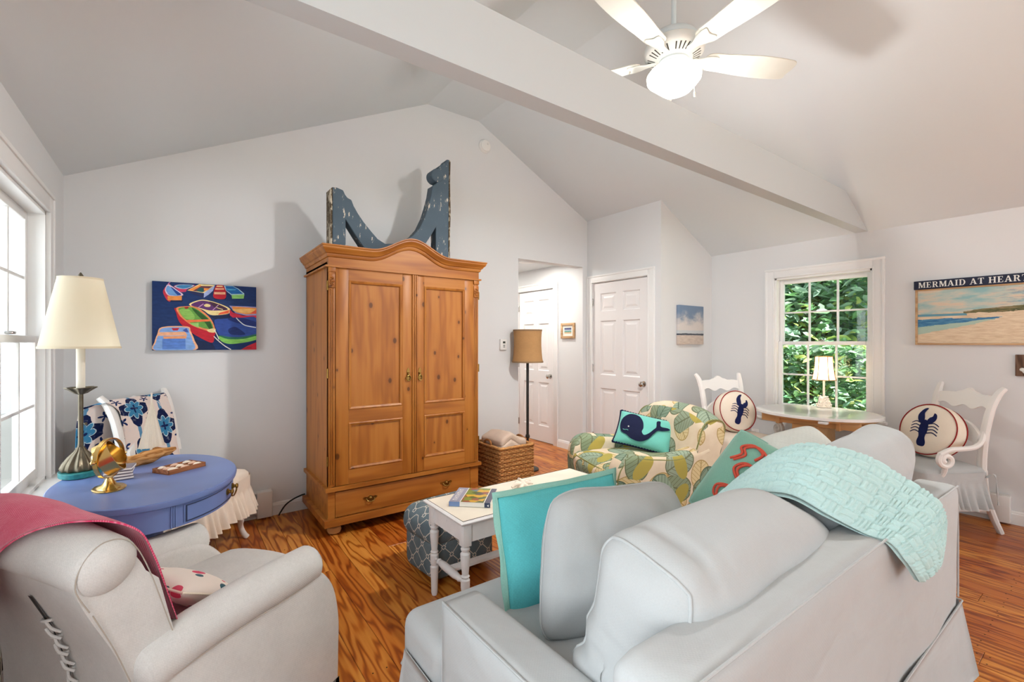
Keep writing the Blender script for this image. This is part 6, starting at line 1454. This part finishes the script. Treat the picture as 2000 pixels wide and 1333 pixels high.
# book on the white table
bk = thing('paperback_book', 'thick paperback with photo-mosaic cover on the white table', 'book', (1.275, 2.085, TT + 0.001), R(-43))
BWd, BHt, BT = 0.212, 0.225, 0.024
q = MB(); q.bx(-BWd / 2 + 0.002, BWd / 2 - 0.002, -BHt / 2 + 0.002, BHt / 2 - 0.002, 0.002, BT - 0.002); obj('pages', q, 'paper', bk)
q = MB(); q.bx(-BWd / 2, BWd / 2, -BHt / 2, BHt / 2, 0, 0.0015); q.bx(-BWd / 2, BWd / 2, -BHt / 2, -BHt / 2 + 0.0015, 0, BT); q.bx(-BWd / 2, BWd / 2, -BHt / 2, BHt / 2, BT - 0.0015, BT); obj('cover', q, 'paper', bk)
def cov(x0, x1, y0, y1, m, nm='cover_print', z=BT + 0.0004):
    q = MB(); q.add([(x0, y0, z), (x1, y0, z), (x1, y1, z), (x0, y1, z)], [(0, 1, 2, 3)]); return obj(nm, q, m, bk)
hb = BHt / 2; wb = BWd / 2
cov(-wb, -wb + 0.055, -hb, hb, 'book_lav'); cov(-wb + 0.059, wb - 0.034, -hb, hb, 'book_photos'); cov(wb - 0.030, wb, -hb, hb, 'book_slate')
def spine(x0, x1, m):
    q = MB(); y = -hb - 0.0004; q.add([(x0, y, 0), (x1, y, 0), (x1, y, BT), (x0, y, BT)], [(0, 1, 2, 3)]); obj('spine_print', q, m, bk)
spine(-wb, -wb + 0.055, 'book_blue'); spine(wb - 0.030, wb, 'book_navy')
q = MB(); q.add([(wb - 0.008, -hb - 0.0008, 0.004), (wb - 0.008, -hb - 0.0008, 0.016), (wb - 0.017, -hb - 0.0008, 0.010)], [(0, 1, 2)]); obj('spine_mark', q, 'sign_white', bk)
for k in range(7):
    y = -hb + 0.022 + k * 0.026; q = MB(); z = BT + 0.0008
    q.add([(-wb + 0.012, y, z), (-wb + 0.012, y + 0.016, z), (-wb + 0.035, y + 0.016, z), (-wb + 0.035, y, z)], [(3, 2, 1, 0)]); q.f = []; q.mi = []
    def bar(x0, x1, y0, y1): q.add([(x0, y0, z), (x1, y0, z), (x1, y1, z), (x0, y1, z)], [(0, 1, 2, 3)])
    bar(-wb + 0.012, -wb + 0.036, y, y + 0.0045); bar(-wb + 0.012, -wb + 0.036, y + 0.012, y + 0.0165)
    if k % 2 == 0: bar(-wb + 0.012, -wb + 0.017, y, y + 0.0165)
    else: bar(-wb + 0.022, -wb + 0.026, y, y + 0.0165)
    obj('title_letter', q, 'paper', bk)
# white knobbly coral ornament
co_ = thing('coral_ornament', 'small white coral ornament lying on the white table', 'ornament', (1.60, 2.085, TT), 0)
rg = random.Random(5); q = MB()
for k in range(7):
    a = k / 7 * 2 * PI + 0.3; L_ = rg.uniform(0.045, 0.085); P = [(0, 0, 0.014), (math.cos(a) * L_ * 0.5, math.sin(a) * L_ * 0.5, 0.02 + rg.uniform(0, 0.012)), (math.cos(a) * L_, math.sin(a) * L_, 0.012 + rg.uniform(0, 0.02))]
    q.tube(catmull(P, 5), [0.016 - 0.0009 * i for i in range(11)], 8)
q.lathe([(0.001, 0), (0.03, 0.002), (0.032, 0.016), (0.02, 0.034), (0.001, 0.04)], 14); q.v = [tuple(Vector(v) + noise.noise_vector(Vector(v) * 40) * 0.003) for v in q.v]; q.v = [(x, y, max(0.0005, z)) for x, y, z in q.v]; obj('coral_branch', q, 'shell', co_, sharp=0)

# ------------------------------------------------------------------ basket with blanket, floor lamp
bs = thing('wicker_basket', 'square woven wicker basket beside the armoire', 'basket', (2.405, 3.41, 0), 0)
BX, BY, BZ = 0.355, 0.40, 0.425
def basket_wall(x0, y0, x1, y1):
    # woven strands: rows of flattened tubes bulging over alternating stakes
    A, B = Vector((x0, y0, 0)), Vector((x1, y1, 0)); L_ = (B - A).length; t_ = (B - A).normalized(); nn = Vector((t_.y, -t_.x, 0)); st = max(6, int(L_ / 0.024)); q = MB()
    rows = 34
    for r_ in range(rows):
        z = 0.012 + r_ * (BZ - 0.03) / (rows - 1); P = []
        for i in range(st * 4 + 1):
            u = i / (st * 4); P.append(A + t_ * (L_ * u) + nn * (0.0045 * math.sin(u * st * PI + r_ * PI)) + Vector((0, 0, z + 0.0018 * noise.noise(Vector((u * 9, r_, 0))))))
        q.tube(P, 0.0068, 5, mi=r_ % 3 == 0)
    o = obj('woven_side', q, ['wicker_light', 'wicker_dark'], bs, sharp=0); o['kind'] = 'stuff'
    q = MB(); q.bx(0, L_, 0.004, 0.010, 0.0, BZ - 0.01, M=Matrix.Translation(A) @ Matrix.Rotation(math.atan2(t_.y, t_.x), 4, 'Z')); obj('lining_panel', q, 'wicker_dark', bs)
hx, hy = BX / 2, BY / 2
basket_wall(-hx, -hy, hx, -hy); basket_wall(hx, -hy, hx, hy); basket_wall(hx, hy, -hx, hy); basket_wall(-hx, hy, -hx, -hy)
q = MB(); q.bx(-hx, hx, -hy, hy, 0.002, 0.012); obj('bottom', q, 'wicker_dark', bs)
q = MB(); P = []
for (a, b2) in (((-hx, -hy), (hx, -hy)), ((hx, -hy), (hx, hy)), ((hx, hy), (-hx, hy)), ((-hx, hy), (-hx, -hy))):
    for i in range(14): u = i / 14; P.append((a[0] + (b2[0] - a[0]) * u, a[1] + (b2[1] - a[1]) * u, BZ + 0.002 * math.sin(i * 2.4)))
q.tube(P, [0.0125 + 0.0015 * math.sin(i * 2.2) for i in range(len(P))], 8, closed=True); obj('rim', q, 'wicker_light', bs, sharp=0)
for s in (-1, 1):
    q = MB(); q.tube(catmull([(s * hx, -0.055, BZ), (s * hx, -0.045, BZ + 0.035), (s * hx, 0.0, BZ + 0.048), (s * hx, 0.045, BZ + 0.035), (s * hx, 0.055, BZ)], 5), 0.009, 8); obj('handle', q, 'wicker_dark', bs)
bl = thing('plaid_blanket', 'beige plaid blanket folded in the wicker basket', 'blanket', (2.405, 3.41, 0), 0)
for k in range(3):
    q = MB(); q.cushion((0.29, 0.32, 0.075), 0.03, 14, wr=0.012, seed=4.0 + k, fn=lambda o: Vector((o.x, o.y, o.z + 0.05 * max(0, 1 - abs(o.x + 0.04) / 0.10) - 0.12 * max(0, o.x))), M=Matrix.Translation((-0.005 + 0.004 * k, 0.003 * k, 0.33 + 0.062 * k)) @ Matrix.Rotation(R(2 * k), 4, 'Z')); obj('folded_layer', q, 'plaid', bl, sharp=0)
fl = thing('floor_lamp', 'slim black floor lamp with burlap drum shade', 'lamp', (2.98, 3.80, 0), 0)
q = MB(); q.lathe([(0.118, 0.0), (0.118, 0.014), (0.10, 0.022), (0.04, 0.030), (0.02, 0.04), (0.014, 0.06)], 36); obj('base', q, 'black_metal', fl, sharp=40)
q = MB(); q.lathe([(0.0135, 0.05), (0.0135, 0.33), (0.020, 0.335), (0.024, 0.35), (0.020, 0.366), (0.0145, 0.372), (0.0145, 1.20)], 16); obj('pole', q, 'black_metal', fl, sharp=40)
q = MB(); pr = [(0.162, 1.126), (0.155, 1.16), (0.148, 1.22), (0.144, 1.30), (0.144, 1.38), (0.148, 1.44), (0.150, 1.462)]; q.lathe(pr, 40); q.f = [f for f in q.f if len(f) == 4]; obj('lamp_shade', q, 'burlap', fl, sharp=0)
for (r_, z0, z1) in ((0.1625, 1.122, 1.138), (0.1505, 1.450, 1.466)): q = MB(); q.lathe([(r_ + 0.002, z0), (r_ + 0.002, z1), (r_ - 0.003, z1), (r_ - 0.003, z0), (r_ + 0.002, z0)], 40); q.f = [f for f in q.f if len(f) == 4]; obj('shade_trim', q, 'burlap_trim', fl)
q = MB(); q.tube([(-0.146, 0, 1.42), (0.146, 0, 1.42)], 0.003, 6); q.lathe([(0.014, 1.19), (0.014, 1.25), (0.03, 1.30), (0.024, 1.35), (0.001, 1.37)], 14); q.tube([(0, 0, 1.36), (0, 0, 1.43)], 0.003, 6); obj('socket_and_spider', q, 'white_plastic', fl)
# power cable between heater and armoire
cb = obj('power_cable', MB().tube(catmull([(0.64, 3.90, 0.006), (0.655, 3.905, 0.03), (0.69, 3.91, 0.075), (0.74, 3.915, 0.105), (0.80, 3.918, 0.125), (0.832, 3.918, 0.13)], 8), 0.0055, 8), 'black', None); tag(cb, 'black power cable curving up behind the armoire', 'cable')

# ------------------------------------------------------------------ white oval table by the far window
WT = thing('white_oval_table', 'oval white-topped table with pale wood pedestal under the window', 'table', (4.457, 1.66, 0), 0)
q = MB(); rings = [[(x * k, y * k, z) for x, y, _ in ell(0.40, 0.47)] for k, z in ((0.985, 0.714), (1.0, 0.717), (1.0, 0.737), (0.992, 0.740))]; q.loft(rings); obj('tabletop', q, 'gloss_white', WT, sharp=40)
q = MB(); rings = [[(x, y, z) for x, y, _ in ell(a_, b_)] for a_, b_, z in ((0.375, 0.445, 0.713), (0.365, 0.435, 0.700))]; q.loft(rings); obj('subtop', q, 'pale_wood', WT)
for x in (-0.16, 0.16): q = MB(); q.bx(x - 0.02, x + 0.02, -0.37, 0.37, 0.635, 0.70, 0.002); obj('rail', q, 'pale_wood', WT)
q = MB(); q.bx(-0.20, 0.20, -0.24, -0.215, 0.625, 0.70); obj('cross_rail', q, 'pale_wood', WT); q = MB(); q.bx(-0.20, 0.20, 0.215, 0.24, 0.625, 0.70); obj('cross_rail', q, 'pale_wood', WT)
q = MB(); q.bx(-0.20, 0.16, -0.09, 0.11, 0.05, 0.64, 0.004); obj('pedestal', q, 'pale_wood', WT)
q = MB(); q.bx(-0.27, 0.27, -0.20, 0.20, 0.0, 0.05, 0.006); obj('foot', q, 'pale_wood', WT)
q = MB(); q.box((-0.345, -0.18, 0.70), (0.05, 0.06, 0.02), 0.003); obj('catch', q, 'gloss_white', WT)
lw = thing('shell_lamp', 'small lit lamp with panelled shade and shell base on the white oval table', 'lamp', (4.775, 1.715, 0.741), R(15))
q = MB(); rg = random.Random(9)
q.lathe([(0.055, 0.0), (0.060, 0.010), (0.050, 0.022), (0.046, 0.055), (0.036, 0.085), (0.018, 0.098), (0.001, 0.10)], 22)
for k in range(46):
    a = rg.uniform(0, 2 * PI); z = rg.uniform(0.008, 0.09); r0 = 0.058 - 0.35 * z; e = Euler((rg.uniform(-1, 1), rg.uniform(-1, 1), a)).to_matrix().to_4x4()
    q.lathe([(0.001, -0.012), (0.008, -0.006), (0.010, 0.002), (0.004, 0.010), (0.001, 0.014)], 6, M=Matrix.Translation((r0 * math.cos(a), r0 * math.sin(a), z + 0.008)) @ e)
o = obj('shell_base', q, 'crystal', lw, sharp=35)
q = MB(); q.lathe([(0.011, 0.09), (0.009, 0.12), (0.009, 0.27)], 12); obj('stem', q, 'candle', lw)
q = MB(); n6 = 6; zb, zt = 0.250, 0.462; rings = []
for k in range(13):
    t_ = k / 12; r_ = 0.092 - 0.026 * math.sin(t_ * PI / 2) ** 0.7; rings.append([(r_ * math.cos(R(60 * j + 30)), r_ * math.sin(R(60 * j + 30)), zb + (zt - zb) * t_) for j in range(6)])
q.loft(rings, cap=False); obj('lamp_shade', q, 'shade_warm', lw, sharp=30)
for j in range(6):
    q = MB(); q.tube([Vector(rings[k][j]) * 1.0 for k in range(13)], 0.0042, 6); obj('shade_rib', q, 'burlap', lw)
for rg_ in (rings[0], rings[-1]): q = MB(); q.tube(rg_, 0.0036, 6, closed=True); obj('shade_trim', q, 'burlap', lw)
light('shell_lamp_bulb', 'POINT', (4.775, 1.715, 0.741 + 0.36), (0, 0, 0), 4.0, (1.0, 0.88, 0.72), shadow_soft_size=0.025)

# ------------------------------------------------------------------ pictures on the walls
sc_ = thing('shore_canvas', 'small canvas of clouds over a grey shore on the closet wall', 'painting', (4.283, CY - 0.001, 1.311), 0)
q = MB(); W_, H_ = 0.455, 0.418; q.bx(0, W_, -0.034, 0, 0, H_, 0.002); q.uv = [(v[0] / W_, v[2] / H_) for v in q.v]; obj('canvas', q, 'shore_canvas', sc_)
hp = thing('framed_landscape', 'tiny framed landscape in the hall', 'picture', (HX1 - 0.001, 4.337, 1.382), R(-90))
W_, H_ = 0.245, 0.192
for (x0, x1, z0, z1) in ((0, 0.03, 0, H_), (W_ - 0.03, W_, 0, H_), (0.03, W_ - 0.03, 0, 0.03), (0.03, W_ - 0.03, H_ - 0.03, H_)): q = MB(); q.bx(x0, x1, -0.022, 0, z0, z1, 0.004); obj('frame_side', q, 'frame_wood', hp)
q = MB(); q.bx(0.028, W_ - 0.028, -0.010, 0, 0.028, H_ - 0.028); obj('mat_board', q, 'paper', hp)
q = MB(); q.add([(0.06, -0.0108, 0.06), (W_ - 0.06, -0.0108, 0.06), (W_ - 0.06, -0.0108, H_ - 0.06), (0.06, -0.0108, H_ - 0.06)], [(0, 1, 2, 3)]); q.uv = [(0, 0), (1, 0), (1, 1), (0, 1)]; obj('image', q, 'mini_landscape', hp)
bpnt = thing('beach_painting', 'large wood-framed beach painting with a lettered navy board on top', 'painting', (XR - 0.001, 1.108, 1.312), R(-90))
W_, H_ = 0.95, 0.452
q = MB(); q.bx(0.008, W_ - 0.008, -0.020, 0, 0.008, H_); obj('panel', q, 'paper', bpnt)
q = MB(); q.add([(0.016, -0.0215, 0.016), (W_ - 0.016, -0.0215, 0.016), (W_ - 0.016, -0.0215, H_ - 0.012), (0.016, -0.0215, H_ - 0.012)], [(0, 1, 2, 3)]); q.uv = [(0, 0), (1.45, 0), (1.45, 1), (0, 1)]; obj('image', q, 'beach_paint', bpnt)
for (x0, x1, z0, z1) in ((0, 0.015, 0, H_), (W_ - 0.015, W_, 0, H_), (0.015, W_ - 0.015, 0, 0.015), (0.015, W_ - 0.015, H_ - 0.012, H_)): q = MB(); q.bx(x0, x1, -0.028, 0, z0, z1, 0.002); obj('frame_side', q, 'frame_wood', bpnt)
q = MB(); q.bx(-0.008, W_ + 0.008, -0.032, 0, H_ + 0.001, H_ + 0.070, 0.002); sgn_ = obj('sign_board', q, 'sign_navy', bpnt)
# slab-serif capitals, drawn as polygons on a unit-height grid
def rect(x0, y0, x1, y1): return [(x0, y0), (x1, y0), (x1, y1), (x0, y1)]
def arcpoly(cx, cy, rx, ry, a0, a1, t_x, t_y, n_=10):
    o = [(cx + rx * math.cos(R(a0 + (a1 - a0) * i / n_)), cy + ry * math.sin(R(a0 + (a1 - a0) * i / n_))) for i in range(n_ + 1)]
    i_ = [(cx + (rx - t_x) * math.cos(R(a1 + (a0 - a1) * i / n_)), cy + (ry - t_y) * math.sin(R(a1 + (a0 - a1) * i / n_))) for i in range(n_ + 1)]; return o + i_
GL = {
 'M': (1.12, [rect(0.08, 0, 0.20, 1), rect(0.86, 0, 1.06, 1), [(0.10, 1), (0.34, 1), (0.66, 0.12), (0.50, 0.0)], [(0.86, 1), (0.94, 1), (0.60, 0.0), (0.50, 0.0)], rect(0, 0, 0.30, 0.07), rect(0.76, 0, 1.14, 0.07), rect(0, 0.93, 0.28, 1), rect(0.86, 0.93, 1.14, 1)]),
 'E': (0.82, [rect(0.10, 0, 0.32, 1), rect(0, 0.93, 0.72, 1), rect(0, 0, 0.76, 0.07), rect(0.32, 0.46, 0.54, 0.54), rect(0.66, 0.74, 0.72, 1), rect(0.70, 0, 0.76, 0.28), rect(0.52, 0.38, 0.57, 0.62)]),
 'R': (0.96, [rect(0.10, 0, 0.32, 1), rect(0, 0, 0.42, 0.07), rect(0, 0.93, 0.50, 1), arcpoly(0.46, 0.73, 0.34, 0.27, -90, 90, 0.20, 0.07), rect(0.32, 0.46, 0.48, 0.53), [(0.44, 0.48), (0.64, 0.48), (0.84, 0.07), (0.96, 0.07), (0.96, 0), (0.66, 0)]]),
 'A': (1.0, [[(0.40, 1), (0.58, 1), (0.94, 0), (0.70, 0)], [(0.40, 1), (0.47, 0.86), (0.18, 0), (0.08, 0)], rect(0.24, 0.28, 0.72, 0.35), rect(-0.02, 0, 0.30, 0.07), rect(0.60, 0, 1.02, 0.07)]),
 'I': (0.46, [rect(0.11, 0, 0.33, 1), rect(0, 0, 0.44, 0.07), rect(0, 0.93, 0.44, 1)]),
 'D': (0.98, [rect(0.10, 0, 0.32, 1), rect(0, 0, 0.48, 0.07), rect(0, 0.93, 0.48, 1), arcpoly(0.46, 0.5, 0.46, 0.5, -90, 90, 0.22, 0.07, 16)]),
 'T': (0.88, [rect(0.32, 0, 0.54, 1), rect(0.04, 0.93, 0.82, 1), rect(0.22, 0, 0.64, 0.07), rect(0.02, 0.72, 0.08, 1), rect(0.78, 0.72, 0.84, 1)]),
 'H': (1.06, [rect(0.10, 0, 0.32, 1), rect(0.72, 0, 0.94, 1), rect(0.32, 0.47, 0.72, 0.54), rect(0, 0, 0.42, 0.07), rect(0, 0.93, 0.42, 1), rect(0.62, 0, 1.04, 0.07), rect(0.62, 0.93, 1.04, 1)])}
hl = 0.045; cx = 0.022
txt = 'MERMAID AT HEART'; sx = 0.86
for ch_ in txt:
    if ch_ == ' ': cx += 0.40 * hl; continue
    w_, polys = GL[ch_]; q = MB()
    for i, poly in enumerate(polys): q.prism([(cx + x * hl * sx, H_ + 0.013 + y * hl) for x, y in poly], 0, 0.0006 + 0.00004 * i, M=Matrix(((1, 0, 0, 0), (0, 0, -1, -0.032), (0, 1, 0, 0), (0, 0, 0, 1))))
    obj('letter', q, 'sign_white', sgn_, sharp=20); cx += w_ * hl * sx + 0.005
hk = thing('hook_board', 'weathered dark board with white hooks at the edge of the wall', 'coat hook', (XR - 0.001, 0.548, 1.087), R(-90))
q = MB(); q.bx(0, 0.46, -0.020, 0, 0, 0.156, 0.003); obj('board', q, 'dark_plank', hk)
for x in (0.035, 0.18, 0.32):
    q = MB(); q.tube(catmull([(x, -0.022, 0.045), (x + 0.012, -0.028, 0.025), (x + 0.04, -0.045, 0.010), (x + 0.07, -0.06, 0.018), (x + 0.085, -0.062, 0.045)], 5), 0.006, 8); q.lathe([(0.001, 0), (0.014, 0.004), (0.010, 0.012), (0.001, 0.015)], 10, M=Matrix.Translation((x, -0.020, 0.048)) @ Matrix.Rotation(R(90), 4, 'X')); obj('hook', q, 'sign_white', hk)

# ------------------------------------------------------------------ ceiling fan
FX, FY = 2.195, 1.508
fn_ = thing('ceiling_fan', 'white five-blade ceiling fan with lit glass bowl', 'ceiling fan', (FX, FY, 0), 0)
q = MB(); q.lathe([(0.0135, 2.98), (0.0135, RZ)], 14); obj('downrod', q, 'fan_blue_white', fn_)
q = MB(); q.lathe([(0.065, RZ - 0.001), (0.062, RZ - 0.03), (0.03, RZ - 0.06), (0.014, RZ - 0.065)], 28); obj('canopy', q, 'fan_white', fn_)
q = MB(); q.lathe([(0.014, 3.03), (0.03, 3.028), (0.075, 3.012), (0.115, 2.995), (0.128, 2.975), (0.130, 2.958), (0.122, 2.950)], 44); obj('motor_cap', q, 'fan_blue_white', fn_, sharp=35)
q = MB(); q.lathe([(0.122, 2.950), (0.150, 2.942), (0.158, 2.925), (0.156, 2.905), (0.145, 2.892), (0.085, 2.868), (0.078, 2.862)], 44); mh = obj('motor_housing', q, 'fan_white', fn_, sharp=35)
for k in range(36):
    a = 2 * PI * k / 36
    if k % 7 in (0,): continue
    q = MB(); p0 = Vector((0.098 * math.cos(a), 0.098 * math.sin(a), 2.8722)); p1 = Vector((0.138 * math.cos(a), 0.138 * math.sin(a), 2.8885)); t_ = Vector((-math.sin(a), math.cos(a), 0)) * 0.0028
    q.add([p0 - t_, p0 + t_, p1 + t_ * 1.4, p1 - t_ * 1.4], [(0, 1, 2, 3)]); obj('vent_slot', q, 'vent_dark', mh)
q = MB(); q.lathe([(0.078, 2.866), (0.082, 2.852), (0.066, 2.838), (0.066, 2.826), (0.09, 2.820), (0.094, 2.812)], 40); obj('switch_housing', q, 'fan_blue_white', fn_, sharp=35)
q = MB(); q.lathe([(0.094, 2.812), (0.128, 2.806), (0.143, 2.785), (0.141, 2.762), (0.122, 2.738), (0.112, 2.728), (0.094, 2.708), (0.060, 2.692), (0.001, 2.686)], 44); obj('glass_bowl', q, 'fan_glass_lit', fn_, sharp=0)
q = MB(); q.tube([(0.03, -0.06, 2.82), (0.042, -0.088, 2.78), (0.042, -0.098, 2.66)], 0.0016, 6); q.lathe([(0.004, -0.012), (0.005, 0.010), (0.001, 0.013)], 8, (0.042, -0.098, 2.655)); obj('pull_chain', q, 'candle', fn_)
for k in range(5):
    ang = R(-27 + 72 * k); ca_, sa_ = math.cos(ang), math.sin(ang)
    Mr = Matrix.Translation((0, 0, 2.882)) @ Matrix.Rotation(ang, 4, 'Z') @ Matrix.Rotation(R(-11), 4, 'X')
    poly = cat2([(0.185, -0.048), (0.30, -0.062), (0.48, -0.076), (0.62, -0.074), (0.70, -0.062), (0.715, -0.02), (0.705, 0.03), (0.69, 0.068), (0.50, 0.078), (0.30, 0.064), (0.185, 0.048)], 5)
    q = MB(); q.prism(poly, -0.003, 0.004, M=Mr, bev=0.002, seg=1); bld = obj('blade', q, 'fan_blade', fn_, sharp=40)
    q = MB(); q.prism(cat2([(0.085, -0.018), (0.14, -0.020), (0.19, -0.040), (0.245, -0.040), (0.235, 0.0), (0.245, 0.040), (0.19, 0.040), (0.14, 0.020), (0.085, 0.018)], 4), -0.010, -0.003, M=Mr, bev=0.002, seg=1); obj('blade_iron', q, 'fan_white', bld, sharp=40)
light('fan_bulb', 'POINT', (FX, FY, 2.648), (0, 0, 0), 21, (1.0, 0.985, 0.965), shadow_soft_size=0.055)
light('fan_bulb_down', 'AREA', (FX, FY, 2.683), (0, 0, 0), 30, (1.0, 0.985, 0.965), shape='DISK', size=0.10)
